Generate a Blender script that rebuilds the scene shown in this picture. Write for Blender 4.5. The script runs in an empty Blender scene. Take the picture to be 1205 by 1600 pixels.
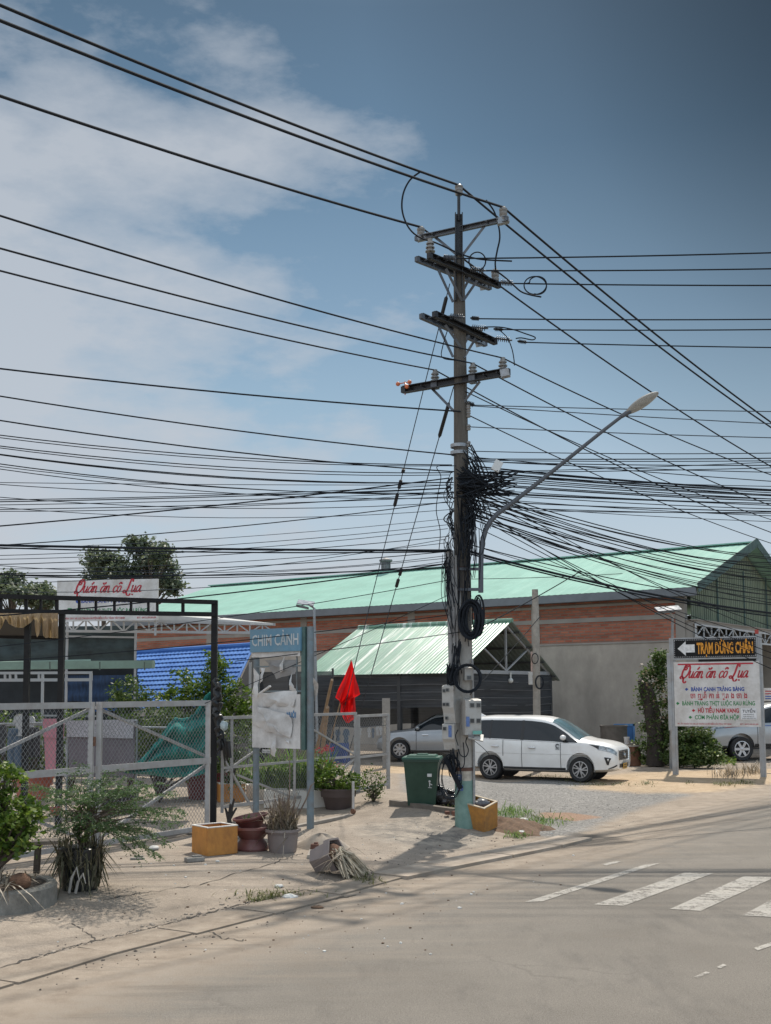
import bpy, math, random
import numpy as np
from mathutils import Vector, Matrix
random.seed(7); np.random.seed(7)
scene = bpy.context.scene
col = scene.collection
R = math.radians
# ------------------------------------------------------------------ camera
F = 1750.0; HC = 2.5; PITCH = R(5.0); ROLL = -0.006; PPY = 1080 - F*math.tan(PITCH); PPX = 602.5
cam_d = bpy.data.cameras.new('camera'); cam = bpy.data.objects.new('camera', cam_d); col.objects.link(cam)
cam.location = (0, 0, HC); cam.rotation_mode = 'XYZ'
CR = Matrix.Rotation(R(90)+PITCH, 3, 'X') @ Matrix.Rotation(ROLL, 3, 'Z')
cam.rotation_euler = CR.to_euler()
cam_d.sensor_fit = 'VERTICAL'; cam_d.sensor_height = 24; cam_d.lens = F/1600*24
cam_d.shift_y = (PPY-800)/1600.0; cam_d.clip_end = 6000; cam_d.clip_start = .1
scene.camera = cam
CAMP = Vector((0, 0, HC))
def ray(px, py):
    return CR @ Vector(((px-PPX)/F, -(py-PPY)/F, -1))
def P(px, py, Y):                      # the point seen at that pixel, Y metres ahead
    d = ray(px, py); return CAMP + d*(Y/d.y)
def G(px, py, z=0.0):                  # the point of the level z seen at that pixel
    d = ray(px, py); return CAMP + d*((z-HC)/d.z)
# ------------------------------------------------------------------ terrain
CURB = [G(*q) for q in [(-900,1900),(-300,1600),(0,1515),(120,1480),(320,1432),(500,1388),(600,1362),(740,1336),(860,1313),(960,1276),(1080,1246),(1205,1229),(1500,1208),(2600,1180)]]
CURB = np.array([(p.x, p.y) for p in CURB])
def curb_d(x, y):                      # signed distance to the road edge, + on the yard side
    x = np.asarray(x, float); y = np.asarray(y, float)
    best = np.full(x.shape, 1e9); sg = np.ones(x.shape)
    for a, b in zip(CURB[:-1], CURB[1:]):
        ax, ay = a; dx, dy = b-a; L2 = dx*dx+dy*dy
        t = np.clip(((x-ax)*dx+(y-ay)*dy)/L2, 0, 1)
        qx = x-(ax+t*dx); qy = y-(ay+t*dy); d = np.hypot(qx, qy)
        s = np.sign(dx*qy-dy*qx)
        m = d < best-1e-9; best = np.where(m, d, best); sg = np.where(m, s, sg)
    return best*sg
def sst(a, b, x):
    t = np.clip((x-a)/(b-a), 0, 1); return t*t*(3-2*t)
def poly_sd(pts, x, y):                # >0 inside
    x = np.asarray(x, float); y = np.asarray(y, float)
    best = np.full(x.shape, 1e9); ins = np.zeros(x.shape, bool); n = len(pts)
    for i in range(n):
        ax, ay = pts[i]; bx, by = pts[(i+1) % n]; dx, dy = bx-ax, by-ay
        t = np.clip(((x-ax)*dx+(y-ay)*dy)/(dx*dx+dy*dy), 0, 1)
        best = np.minimum(best, np.hypot(x-ax-t*dx, y-ay-t*dy))
        c = ((ay > y) != (by > y)) & (x < dx*(y-ay)/(dy if abs(dy) > 1e-9 else 1e-9)+ax)
        ins ^= c
    return np.where(ins, best, -best)
def gp(*q): return [(G(*p).x, G(*p).y) for p in q]
GRAVEL = gp((628,1262),(700,1268),(760,1300),(880,1312),(975,1272),(1080,1242),(1000,1222),(930,1214),(800,1222),(660,1219),(628,1217))
SAND = gp((915,1232),(1000,1240),(1110,1236),(1225,1222),(1260,1200),(1130,1203),(1000,1207),(930,1214))
SAND2 = gp((560,1216),(720,1220),(750,1212),(640,1206),(560,1204))
REDP = gp((850,1279),(900,1283),(935,1277),(890,1270),(850,1271))
DARKP = gp((860,1322),(930,1322),(990,1316),(960,1308),(900,1302))
SIGNB = G(487, 1312); C1_ = G(575, 1268); C2_ = G(700, 1284)
def seg_d(a, b, x, y):
    dx, dy = b.x-a.x, b.y-a.y; t = np.clip(((x-a.x)*dx+(y-a.y)*dy)/(dx*dx+dy*dy), 0, 1); return np.hypot(x-a.x-t*dx, y-a.y-t*dy)
def gz(x, y):
    x = np.asarray(x, float); y = np.asarray(y, float)
    d = curb_d(x, y)
    left = 1-sst(1.0, 3.2, x)
    z = .13*sst(0.0, 2.0, d)*left + .05*sst(2, 5, d)*left
    z = z + .10*np.exp(-(((x-SIGNB.x-.35)/.7)**2+((y-SIGNB.y+.35)/.55)**2)) + .24*np.exp(-(seg_d(C1_, C2_, x, y)/1.5)**2)*sst(.1, 1.6, d)
    z = z + .07*np.exp(-(((x-2.35)/.7)**2+((y-20.4)/.6)**2))
    z = z + .012*np.sin(x*1.7+y*.6)*np.sin(y*1.3-x*.5)*sst(-.2, .8, d)
    z = z - .03*sst(.3, -.2, np.abs(d+.25))*left
    return z
def gzf(x, y): return float(gz(np.array([x]), np.array([y]))[0])
def GT(px, py, lift=0.0):              # the point of the terrain seen at that pixel
    z = 0.1
    for _ in range(12):
        p = G(px, py, z); z = .5*z+.5*gzf(p.x, p.y)
    p = G(px, py, z); p.z = gzf(p.x, p.y)+lift; return p
def on(x, y): return Vector((x, y, gzf(x, y)))
# ------------------------------------------------------------------ materials
MC = {}
def nd(nt, t, **kw):
    n = nt.nodes.new(t)
    for k, v in kw.items():
        if k.startswith('i_'): n.inputs[int(k[2:]) if k[2:].isdigit() else k[2:].replace('_', ' ')].default_value = v
        else: setattr(n, k, v)
    return n
def ramp(nt, stops, interp='LINEAR'):
    r = nt.nodes.new('ShaderNodeValToRGB'); cr = r.color_ramp; cr.interpolation = interp
    while len(cr.elements) < len(stops): cr.elements.new(.5)
    for e, (p, c) in zip(cr.elements, stops):
        e.position = p; e.color = (c, c, c, 1) if not hasattr(c, '__len__') else tuple(c[:3])+(1,)
    return r
def mixc(nt, a, b, f, mode='MIX'):
    m = nt.nodes.new('ShaderNodeMix'); m.data_type = 'RGBA'; m.blend_type = mode
    for s, v in ((m.inputs[6], a), (m.inputs[7], b), (m.inputs[0], f)):
        if hasattr(v, 'is_output'): nt.links.new(v, s)
        elif hasattr(v, '__len__'): s.default_value = tuple(v[:3])+(1,)
        else: s.default_value = v
    return m.outputs[2]
def math_(nt, op, a, b=0.0, clamp=False):
    m = nt.nodes.new('ShaderNodeMath'); m.operation = op; m.use_clamp = clamp
    for s, v in ((m.inputs[0], a), (m.inputs[1], b)):
        if hasattr(v, 'is_output'): nt.links.new(v, s)
        else: s.default_value = v
    return m.outputs[0]
def newmat(name):
    m = bpy.data.materials.new(name); m.use_nodes = True; nt = m.node_tree
    b = nt.nodes['Principled BSDF']; return m, nt, b
def noise(nt, scale, vec=None, detail=4, rough=.6, stretch=None, coord='Object'):
    if vec is None:
        tc = nt.nodes.new('ShaderNodeTexCoord'); vec = tc.outputs[coord]
    if stretch:
        mp = nt.nodes.new('ShaderNodeMapping'); mp.inputs['Scale'].default_value = stretch
        nt.links.new(vec, mp.inputs[0]); vec = mp.outputs[0]
    n = nd(nt, 'ShaderNodeTexNoise', i_Scale=scale, i_Detail=detail, i_Roughness=rough)
    nt.links.new(vec, n.inputs['Vector']); return n.outputs['Fac']
def sc3(c, k): return tuple(min(1, max(0, x*k)) for x in c)
def pm(name, c, rough=.6, metal=0, var=.15, scale=5, bump=0, bscale=50, dirt=None, damt=.5, dscale=1.5, alpha=1, spec=.5, stretch=None, dstretch=None, coat=0):
    if name in MC: return MC[name]
    m, nt, b = newmat(name)
    f = noise(nt, scale, stretch=stretch)
    r = ramp(nt, [(.3, sc3(c, 1-var)), (.7, sc3(c, 1+var))]); nt.links.new(f, r.inputs[0]); out = r.outputs[0]
    if dirt:
        g = noise(nt, dscale, detail=7, rough=.7, stretch=dstretch)
        k = ramp(nt, [(.42, 0.0), (.68, damt)]); nt.links.new(g, k.inputs[0]); out = mixc(nt, out, dirt, k.outputs[0])
    nt.links.new(out, b.inputs['Base Color'])
    b.inputs['Roughness'].default_value = rough; b.inputs['Metallic'].default_value = metal
    b.inputs['Specular IOR Level'].default_value = spec; b.inputs['Coat Weight'].default_value = coat
    b.inputs['Alpha'].default_value = alpha
    if rough > .2 and not coat:
        rr = math_(nt, 'ADD', math_(nt, 'MULTIPLY', f, .3), rough-.15); nt.links.new(rr, b.inputs['Roughness'])
    if bump:
        h = noise(nt, bscale, detail=5); bp = nd(nt, 'ShaderNodeBump', i_Strength=bump, i_Distance=.02)
        nt.links.new(h, bp.inputs['Height']); nt.links.new(bp.outputs[0], b.inputs['Normal'])
    MC[name] = m; return m
def leafmat(name, dark, light, trans=.35, tip=None):
    if name in MC: return MC[name]
    m, nt, b = newmat(name)
    g = nt.nodes.new('ShaderNodeNewGeometry')
    n = noise(nt, 1.6, detail=2)
    f = math_(nt, 'ADD', math_(nt, 'MULTIPLY', g.outputs['Random Per Island'], .65), math_(nt, 'MULTIPLY', n, .5))
    st = [(.15, dark), (.62, light)]
    if tip: st.append((.95, tip))
    r = ramp(nt, st); nt.links.new(f, r.inputs[0])
    nt.links.new(r.outputs[0], b.inputs['Base Color']); b.inputs['Roughness'].default_value = .5
    b.inputs['Specular IOR Level'].default_value = .35
    t = nt.nodes.new('ShaderNodeBsdfTranslucent'); nt.links.new(mixc(nt, r.outputs[0], (.75, .9, .25), .35, 'MULTIPLY'), t.inputs[0])
    mx = nd(nt, 'ShaderNodeMixShader', i_0=trans); nt.links.new(b.outputs[0], mx.inputs[1]); nt.links.new(t.outputs[0], mx.inputs[2])
    nt.links.new(mx.outputs[0], nt.nodes['Material Output'].inputs[0]); MC[name] = m; return m
# ------------------------------------------------------------------ mesh builder
class MB:
    def __init__(s): s.v = []; s.f = []; s.m = []; s.cm = 0
    def add(s, vs, fs):
        o = len(s.v); s.v.extend([tuple(x) for x in vs]); s.f.extend([tuple(i+o for i in f) for f in fs]); s.m.extend([s.cm]*len(fs)); return s
    def box(s, c, size, rot=None):
        hx, hy, hz = [k/2 for k in size]; c = Vector(c)
        vs = [Vector((x*hx, y*hy, z*hz)) for x in (-1, 1) for y in (-1, 1) for z in (-1, 1)]
        if rot is not None:
            M3 = rot if isinstance(rot, Matrix) else Matrix.Rotation(rot, 3, 'Z'); vs = [M3 @ v for v in vs]
        return s.add([c+v for v in vs], [(0,1,3,2),(4,6,7,5),(0,4,5,1),(2,3,7,6),(0,2,6,4),(1,5,7,3)])
    def bbox(s, c, size, bev=.01, rot=None):       # box with chamfered edges
        bm = __import__('bmesh').new(); __import__('bmesh').ops.create_cube(bm, size=1)
        for v in bm.verts: v.co = Vector((v.co.x*size[0], v.co.y*size[1], v.co.z*size[2]))
        __import__('bmesh').ops.bevel(bm, geom=bm.edges[:], offset=bev, segments=2, affect='EDGES', profile=.6)
        M3 = Matrix.Identity(3) if rot is None else (rot if isinstance(rot, Matrix) else Matrix.Rotation(rot, 3, 'Z'))
        bm.verts.index_update(); vs = [Vector(c)+M3 @ v.co for v in bm.verts]; fs = [[v.index for v in f.verts] for f in bm.faces]; bm.free()
        return s.add(vs, fs)
    def bar(s, p, q, w, h=None, up=(0, 0, 1)):
        p = Vector(p); q = Vector(q); h = h or w; d = (q-p); L = d.length; d.normalize(); up = Vector(up)
        if abs(d.dot(up)) > .97: up = Vector((0, 1, 0))
        x = d.cross(up).normalized(); z = x.cross(d).normalized(); M3 = Matrix((x, d, z)).transposed()
        return s.box((p+q)/2, (w, L, h), M3)
    def tube(s, pts, r, n=8, cap=True):
        pts = [Vector(p) for p in pts]; N = len(pts); rs = r if hasattr(r, '__len__') else [r]*N
        t = (pts[1]-pts[0]).normalized(); u = t.cross(Vector((0, 0, 1)) if abs(t.z) < .9 else Vector((1, 0, 0))).normalized()
        vs = []; fs = []
        for i, p in enumerate(pts):
            t = (pts[min(i+1, N-1)]-pts[max(i-1, 0)])
            if t.length < 1e-9: t = Vector((0, 0, 1))
            t.normalize()
            u = (u-t*u.dot(t))
            if u.length < 1e-6: u = t.cross(Vector((0, 0, 1)) if abs(t.z) < .9 else Vector((1, 0, 0)))
            u.normalize(); w = t.cross(u)
            for k in range(n):
                a = 2*math.pi*k/n; vs.append(p+(u*math.cos(a)+w*math.sin(a))*rs[i])
        for i in range(N-1):
            for k in range(n):
                a = i*n+k; b = i*n+(k+1) % n; fs.append((a, b, b+n, a+n))
        if cap: fs.append(tuple(range(n-1, -1, -1))); fs.append(tuple(range((N-1)*n, N*n)))
        return s.add(vs, fs)
    def lathe(s, prof, c=(0, 0, 0), n=20, axis=None, arc=1.0):
        c = Vector(c); M3 = Matrix.Identity(3) if axis is None else Vector((0, 0, 1)).rotation_difference(Vector(axis)).to_matrix()
        vs = []; fs = []; m = len(prof)
        for k in range(n):
            a = 2*math.pi*k/n
            for (r, z) in prof: vs.append(c+M3 @ Vector((r*math.cos(a), r*math.sin(a), z)))
        for k in range(n):
            for i in range(m-1):
                a = k*m+i; b = ((k+1) % n)*m+i; fs.append((a, b, b+1, a+1))
        return s.add(vs, fs)
    def grid(s, fn, nu, nv):
        vs = [fn(i/nu, j/nv) for i in range(nu+1) for j in range(nv+1)]
        fs = [(i*(nv+1)+j, (i+1)*(nv+1)+j, (i+1)*(nv+1)+j+1, i*(nv+1)+j+1) for i in range(nu) for j in range(nv)]
        return s.add(vs, fs)
    def quad(s, a, b, c, d): return s.add([a, b, c, d], [(0, 1, 2, 3)])
    def prism(s, poly, ax, off):        # poly list of points, extruded by the vector off
        n = len(poly); a = [Vector(p) for p in poly]; b = [p+Vector(off) for p in a]
        return s.add(a+b, [tuple(range(n)), tuple(range(2*n-1, n-1, -1))]+[(i, i+n, (i+1) % n+n, (i+1) % n) for i in range(n)])
    def ball(s, c, r, n=10, squash=(1, 1, 1), jit=0):
        c = Vector(c); vs = []; fs = []; h = n//2+1
        for i in range(h+1):
            for k in range(n):
                th = math.pi*i/h; ph = 2*math.pi*k/n; j = 1+random.uniform(-jit, jit)
                vs.append(c+Vector((r*squash[0]*math.sin(th)*math.cos(ph), r*squash[1]*math.sin(th)*math.sin(ph), r*squash[2]*math.cos(th)))*j)
        for i in range(h):
            for k in range(n): fs.append((i*n+k, (i+1)*n+k, (i+1)*n+(k+1) % n, i*n+(k+1) % n))
        return s.add(vs, fs)
    def build(s, name, mats, parent=None, org=None, smooth=False, ang=40):
        me = bpy.data.meshes.new(name)
        o = Vector(org) if org is not None else (ORG.get(parent.name, Vector()) if parent else Vector())
        me.from_pydata([(v[0]-o.x, v[1]-o.y, v[2]-o.z) for v in s.v], [], s.f)
        for m in (mats if isinstance(mats, (list, tuple)) else [mats]): me.materials.append(m)
        me.polygons.foreach_set('material_index', s.m)
        if smooth:
            me.polygons.foreach_set('use_smooth', [True]*len(s.f)); me.set_sharp_from_angle(angle=R(ang))
        me.update()
        ob = bpy.data.objects.new(name, me); col.objects.link(ob)
        if parent: ob.parent = parent; ORG[ob.name] = o
        elif org is not None: ob.location = o; ORG[ob.name] = o
        return ob
ORG = {}
def tag(o, label=None, cat=None, group=None, kind=None):
    if label: o['label'] = label
    if cat: o['category'] = cat
    if group: o['group'] = group
    if kind: o['kind'] = kind
    return o
def thing(name, loc, label, cat, group=None, rz=0, local=False):
    o = bpy.data.objects.new(name, None); col.objects.link(o); o.location = loc; o.rotation_euler = (0, 0, rz); o.empty_display_size = .2
    ORG[o.name] = Vector() if local else Vector(loc); tag(o, label, cat, group); return o
def copy_tree(o, parent=None, **kw):
    c = o.copy(); col.objects.link(c)
    if parent: c.parent = parent
    for ch in list(o.children): copy_tree(ch, c)
    return c
def np_mesh(name, v, nper, mat, parent=None, org=None):     # v: (n*nper,3) faces of nper corners
    me = bpy.data.meshes.new(name); v = np.asarray(v, np.float32)
    o = Vector(org) if org is not None else (ORG.get(parent.name, Vector()) if parent else Vector())
    v = v-np.array(o, np.float32)
    n = len(v); k = n//nper
    me.vertices.add(n); me.vertices.foreach_set('co', v.ravel()); me.loops.add(n); me.loops.foreach_set('vertex_index', np.arange(n, dtype=np.int32))
    me.polygons.add(k); me.polygons.foreach_set('loop_start', np.arange(0, n, nper, dtype=np.int32))
    me.materials.append(mat); me.update(calc_edges=True); me.validate()
    ob = bpy.data.objects.new(name, me); col.objects.link(ob)
    if parent: ob.parent = parent; ORG[ob.name] = o
    elif org is not None: ob.location = o
    return ob
def rv(n): 
    a = np.random.normal(size=(n, 3)); return a/np.linalg.norm(a, axis=1, keepdims=True)
def leaves(cent, size, up=.3, ratio=.5, var=.35, droop=None):
    """leaf-shaped quads at the given centres (n,3)"""
    n = len(cent); d = rv(n); d[:, 2] = d[:, 2]*.6+up*.3
    if droop is not None: d = d*.6+droop
    d /= np.linalg.norm(d, axis=1, keepdims=True)
    nn = rv(n)+np.array([0, 0, 1.0]); w = np.cross(d, nn); w /= np.linalg.norm(w, axis=1, keepdims=True)+1e-9
    L = size*(1+np.random.uniform(-var, var, n))[:, None]
    a = cent-d*L*.5; b = cent+w*L*ratio*.5; c = cent+d*L*.5; e = cent-w*L*ratio*.5
    return np.stack([a, b, c, e], 1).reshape(-1, 3)
def clumps(c, rad, nclump, nleaf, csize, seed=None, shell=.55, flat=.8):
    """leaf centres in small clumps scattered through an uneven ellipsoid"""
    c = np.array(c); rad = np.array(rad); d = rv(nclump)
    k = shell+(1-shell)*np.random.uniform(0, 1, nclump)**.7
    cc = c+d*rad*k[:, None]*np.random.uniform(.75, 1.12, nclump)[:, None]
    cs = csize*np.random.uniform(.6, 1.35, nclump)
    out = np.repeat(cc, nleaf, 0)+np.random.normal(size=(nclump*nleaf, 3))*np.repeat(cs, nleaf)[:, None]*np.array([.5, .5, .5*flat])
    return out, cc
# ------------------------------------------------------------------ light and sky
SUN_AZ = math.atan2(1.8, 5.0); SUN_EL = R(56)
sd = bpy.data.lights.new('sun', 'SUN'); sun = bpy.data.objects.new('sun', sd); col.objects.link(sun)
sd.energy = 4.9; sd.angle = R(.95); sd.color = (1, .93, .82)
sv = Vector((math.sin(SUN_AZ)*math.cos(SUN_EL), math.cos(SUN_AZ)*math.cos(SUN_EL), math.sin(SUN_EL)))
sun.rotation_euler = sv.to_track_quat('Z', 'Y').to_euler(); sun.location = (5, 10, 30)
world = bpy.data.worlds.new('World'); scene.world = world; world.use_nodes = True; wt = world.node_tree
bg = wt.nodes['Background']; bg.inputs[1].default_value = .12
sky = wt.nodes.new('ShaderNodeTexSky'); sky.sky_type = 'NISHITA'; sky.sun_disc = False
sky.sun_elevation = SUN_EL; sky.sun_rotation = SUN_AZ; sky.air_density = 1.3; sky.dust_density = 1.0; sky.ozone_density = 2.0
tc = wt.nodes.new('ShaderNodeTexCoord'); sp = wt.nodes.new('ShaderNodeSeparateXYZ'); wt.links.new(tc.outputs['Generated'], sp.inputs[0])
el = math_(wt, 'MAXIMUM', sp.outputs[2], 0.0)
# clear-sky colour, hazy by the horizon, deep higher up, brightened overhead as added fill
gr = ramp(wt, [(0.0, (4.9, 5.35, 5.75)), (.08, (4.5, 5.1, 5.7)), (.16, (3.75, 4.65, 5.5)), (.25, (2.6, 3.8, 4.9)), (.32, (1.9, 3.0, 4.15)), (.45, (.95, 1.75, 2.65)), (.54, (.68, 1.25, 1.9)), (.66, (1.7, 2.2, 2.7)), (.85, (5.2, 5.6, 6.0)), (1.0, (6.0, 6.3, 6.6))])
wt.links.new(el, gr.inputs[0])
base = mixc(wt, gr.outputs[0], sky.outputs[0], .08)
# clouds: noise over a plane overhead
den = math_(wt, 'ADD', el, .22); cx = math_(wt, 'DIVIDE', sp.outputs[0], den); cy = math_(wt, 'DIVIDE', sp.outputs[1], den)
cb = wt.nodes.new('ShaderNodeCombineXYZ'); wt.links.new(cx, cb.inputs[0]); wt.links.new(cy, cb.inputs[1]); wt.links.new(math_(wt, 'MULTIPLY', el, 2.0), cb.inputs[2])
n1 = noise(wt, 1.6, vec=cb.outputs[0], detail=9, rough=.55); n2 = noise(wt, 5.0, vec=cb.outputs[0], detail=8, rough=.6)
# more cloud to the left, as on the day
side = math_(wt, 'MULTIPLY', sp.outputs[0], -.64)
cl = math_(wt, 'ADD', math_(wt, 'ADD', math_(wt, 'MULTIPLY', n1, .64), math_(wt, 'MULTIPLY', n2, .41)), side)
cl = math_(wt, 'SUBTRACT', cl, math_(wt, 'MULTIPLY', math_(wt, 'MAXIMUM', math_(wt, 'SUBTRACT', el, .33), 0.0), .55))
cr = ramp(wt, [(.51, 0.0), (.575, .38), (.69, .80)]); wt.links.new(cl, cr.inputs[0])
skyc = mixc(wt, base, (4.5, 4.8, 5.25), cr.outputs[0])
# upper right darkened: the tint of window glass put into the sky colour
ve = wt.nodes.new('ShaderNodeVectorMath'); ve.operation = 'DOT_PRODUCT'; wt.links.new(tc.outputs['Generated'], ve.inputs[0]); ve.inputs[1].default_value = Vector((.46, .72, .54)).normalized()
dk = ramp(wt, [(.88, 1.0), (.94, .72), (.985, .33), (1.0, .20)]); wt.links.new(ve.outputs['Value'], dk.inputs[0])
skyc = mixc(wt, skyc, dk.outputs[0], 1.0, 'MULTIPLY')
# sky behind the viewer brightened, added fill for faces turned this way
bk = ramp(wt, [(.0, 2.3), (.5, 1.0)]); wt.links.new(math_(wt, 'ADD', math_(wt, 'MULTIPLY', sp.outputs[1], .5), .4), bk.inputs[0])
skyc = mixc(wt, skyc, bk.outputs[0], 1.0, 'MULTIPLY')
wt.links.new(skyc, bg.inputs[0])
scene.view_settings.view_transform = 'Standard'; scene.view_settings.look = 'None'; scene.view_settings.exposure = 0; scene.view_settings.gamma = 1
scene.cycles.max_bounces = 6; scene.cycles.transparent_max_bounces = 12
# ------------------------------------------------------------------ ground
def ground_mat():
    m, nt, b = newmat('ground_surface')
    def at(n):
        a = nt.nodes.new('ShaderNodeAttribute'); a.attribute_name = n; return a.outputs['Fac']
    big = noise(nt, .55, detail=5, rough=.65); med = noise(nt, 3.2, detail=6, rough=.7); fine = noise(nt, 38, detail=4, rough=.75); grit = noise(nt, 120, detail=3, rough=.8)
    vf = nt.nodes.new('ShaderNodeTexVoronoi'); vf.inputs['Scale'].default_value = 24
    tc = nt.nodes.new('ShaderNodeTexCoord'); nt.links.new(tc.outputs['Object'], vf.inputs['Vector'])
    def thr(w, lo=.35, hi=.65, k=.7):
        x = math_(nt, 'ADD', w, math_(nt, 'MULTIPLY', math_(nt, 'SUBTRACT', med, .5), k))
        x = math_(nt, 'ADD', x, math_(nt, 'MULTIPLY', math_(nt, 'SUBTRACT', big, .5), k))
        r = ramp(nt, [(lo, 0.0), (hi, 1.0)]); nt.links.new(x, r.inputs[0]); return r.outputs[0]
    def two(c1, c2, f, lo=.35, hi=.65):
        r = ramp(nt, [(lo, c1), (hi, c2)]); nt.links.new(f, r.inputs[0]); return r.outputs[0]
    soil = two((.245, .2, .158), (.35, .294, .238), med)
    conc = two((.235, .19, .152), (.36, .298, .242), med, .3, .7)
    agg = noise(nt, 55, detail=3, rough=.85); conc = mixc(nt, conc, two((.11, .095, .08), (.50, .44, .37), agg, .33, .68), .38)
    blot = noise(nt, 1.5, detail=8, rough=.75); conc = mixc(nt, conc, (.19, .16, .13), math_(nt, 'MULTIPLY', two((0, 0, 0), (1, 1, 1), blot, .50, .68), .55)); blot2 = noise(nt, 2.3, detail=8, rough=.75, stretch=(.6, 1.2, 1)); conc = mixc(nt, conc, (.50, .42, .335), math_(nt, 'MULTIPLY', two((0, 0, 0), (1, 1, 1), blot2, .54, .70), .5))
    mot = noise(nt, 2.6, detail=10, rough=.78); conc = mixc(nt, conc, two((.125, .118, .11), (.40, .35, .29), mot, .40, .62), math_(nt, 'MULTIPLY', thr(at('mottle')), .8))
    asph = two((.145, .130, .113), (.20, .180, .157), med, .25, .75)
    asph = mixc(nt, asph, two((.095, .085, .073), (.265, .24, .21), fine, .3, .7), .6)
    spk = noise(nt, 95, detail=3, rough=.85); asph = mixc(nt, asph, two((.05, .046, .042), (.40, .365, .32), spk, .34, .68), .42)
    vc = nt.nodes.new('ShaderNodeTexVoronoi'); vc.feature = 'DISTANCE_TO_EDGE'; vc.inputs['Scale'].default_value = .45; dn = nt.nodes.new('ShaderNodeTexNoise'); dn.inputs['Scale'].default_value = 2.2; dn.inputs['Detail'].default_value = 6; nt.links.new(tc.outputs['Object'], dn.inputs['Vector']); vm = nt.nodes.new('ShaderNodeVectorMath'); vm.operation = 'MULTIPLY_ADD'; nt.links.new(dn.outputs['Color'], vm.inputs[0]); vm.inputs[1].default_value = (.7, .7, 0); nt.links.new(tc.outputs['Object'], vm.inputs[2]); nt.links.new(vm.outputs[0], vc.inputs['Vector'])
    ck = two((1, 1, 1), (0, 0, 0), vc.outputs['Distance'], .003, .009); asph = mixc(nt, asph, (.06, .055, .05), math_(nt, 'MULTIPLY', math_(nt, 'MULTIPLY', ck, two((0, 0, 0), (1, 1, 1), big, .52, .62)), .28))
    wear = noise(nt, .9, detail=7, rough=.72, stretch=(1.6, .5, 1)); asph = mixc(nt, asph, (.10, .094, .088), math_(nt, 'MULTIPLY', two((0, 0, 0), (1, 1, 1), wear, .52, .66), .38))
    grav = two((.13, .125, .12), (.31, .295, .275), fine, .3, .7)
    grav = mixc(nt, grav, two((.08, .08, .08), (.36, .345, .325), vf.outputs['Color'], .2, .8), .45)
    sand = two((.36, .265, .17), (.48, .37, .255), med)
    red = two((.24, .14, .09), (.36, .23, .15), fine)
    c = soil
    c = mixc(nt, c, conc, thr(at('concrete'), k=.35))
    c = mixc(nt, c, grav, thr(at('gravel'), .3, .7, .6))
    c = mixc(nt, c, sand, math_(nt, 'MULTIPLY', thr(at('sand'), .3, .8, .8), .9))
    c = mixc(nt, c, asph, thr(at('asphalt'), .15, .85, .9))
    c = mixc(nt, c, red, math_(nt, 'MULTIPLY', thr(at('red')), .8))
    c = mixc(nt, c, (.07, .065, .06), math_(nt, 'MULTIPLY', thr(at('patch'), .3, .7, .5), .8))
    # streaks of blown dust along the road edge
    wv = noise(nt, 1.0, detail=6, rough=.7, stretch=(1, 1, 1))
    mp = nt.nodes.new('ShaderNodeMapping'); mp.inputs['Rotation'].default_value = (0, 0, R(-52)); mp.inputs['Scale'].default_value = (.35, 3.2, 1)
    nt.links.new(tc.outputs['Object'], mp.inputs[0]); st = noise(nt, 1.0, vec=mp.outputs[0], detail=7, rough=.65)
    stf = ramp(nt, [(.47, 0.0), (.66, .38)]); nt.links.new(st, stf.inputs[0])
    c = mixc(nt, c, (.315, .262, .21), math_(nt, 'MULTIPLY', stf.outputs[0], at('dust')))
    std = ramp(nt, [(.34, .30), (.44, 0.0)]); nt.links.new(st, std.inputs[0])
    c = mixc(nt, c, (.085, .078, .07), math_(nt, 'MULTIPLY', std.outputs[0], at('dust')))
    g2 = ramp(nt, [(.3, .70), (.7, 1.28)]); nt.links.new(grit, g2.inputs[0]); c = mixc(nt, c, g2.outputs[0], .8, 'MULTIPLY')
    b3 = ramp(nt, [(.3, .86), (.7, 1.12)]); nt.links.new(big, b3.inputs[0]); c = mixc(nt, c, b3.outputs[0], 1.0, 'MULTIPLY')
    nt.links.new(c, b.inputs['Base Color']); b.inputs['Roughness'].default_value = .92; b.inputs['Specular IOR Level'].default_value = .2
    hh = math_(nt, 'ADD', math_(nt, 'MULTIPLY', fine, .6), math_(nt, 'MULTIPLY', grit, .5)); hh = math_(nt, 'ADD', hh, math_(nt, 'MULTIPLY', math_(nt, 'MULTIPLY', vf.outputs['Distance'], at('gravel')), 1.2))
    bp = nd(nt, 'ShaderNodeBump', i_Strength=.55, i_Distance=.03); nt.links.new(hh, bp.inputs['Height']); nt.links.new(bp.outputs[0], b.inputs['Normal'])
    MC['ground_surface'] = m; return m
GM = ground_mat()
DX = .12
xs = np.arange(-15, 26, DX); ys = np.concatenate([np.arange(3, 30, DX), np.arange(30, 62, .25)])
X, Y = np.meshgrid(xs, ys, indexing='ij'); Xf, Yf = X.ravel(), Y.ravel()
D = curb_d(Xf, Yf); Zf = gz(Xf, Yf)
gsd = poly_sd(GRAVEL, Xf, Yf); ssd = poly_sd(SAND, Xf, Yf); ssd2 = poly_sd(SAND2, Xf, Yf); rsd = poly_sd(REDP, Xf, Yf); psd = poly_sd(DARKP, Xf, Yf)
leftm = 1-sst(1.2, 2.6, Xf-(Yf-20.8)*.15)
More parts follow.
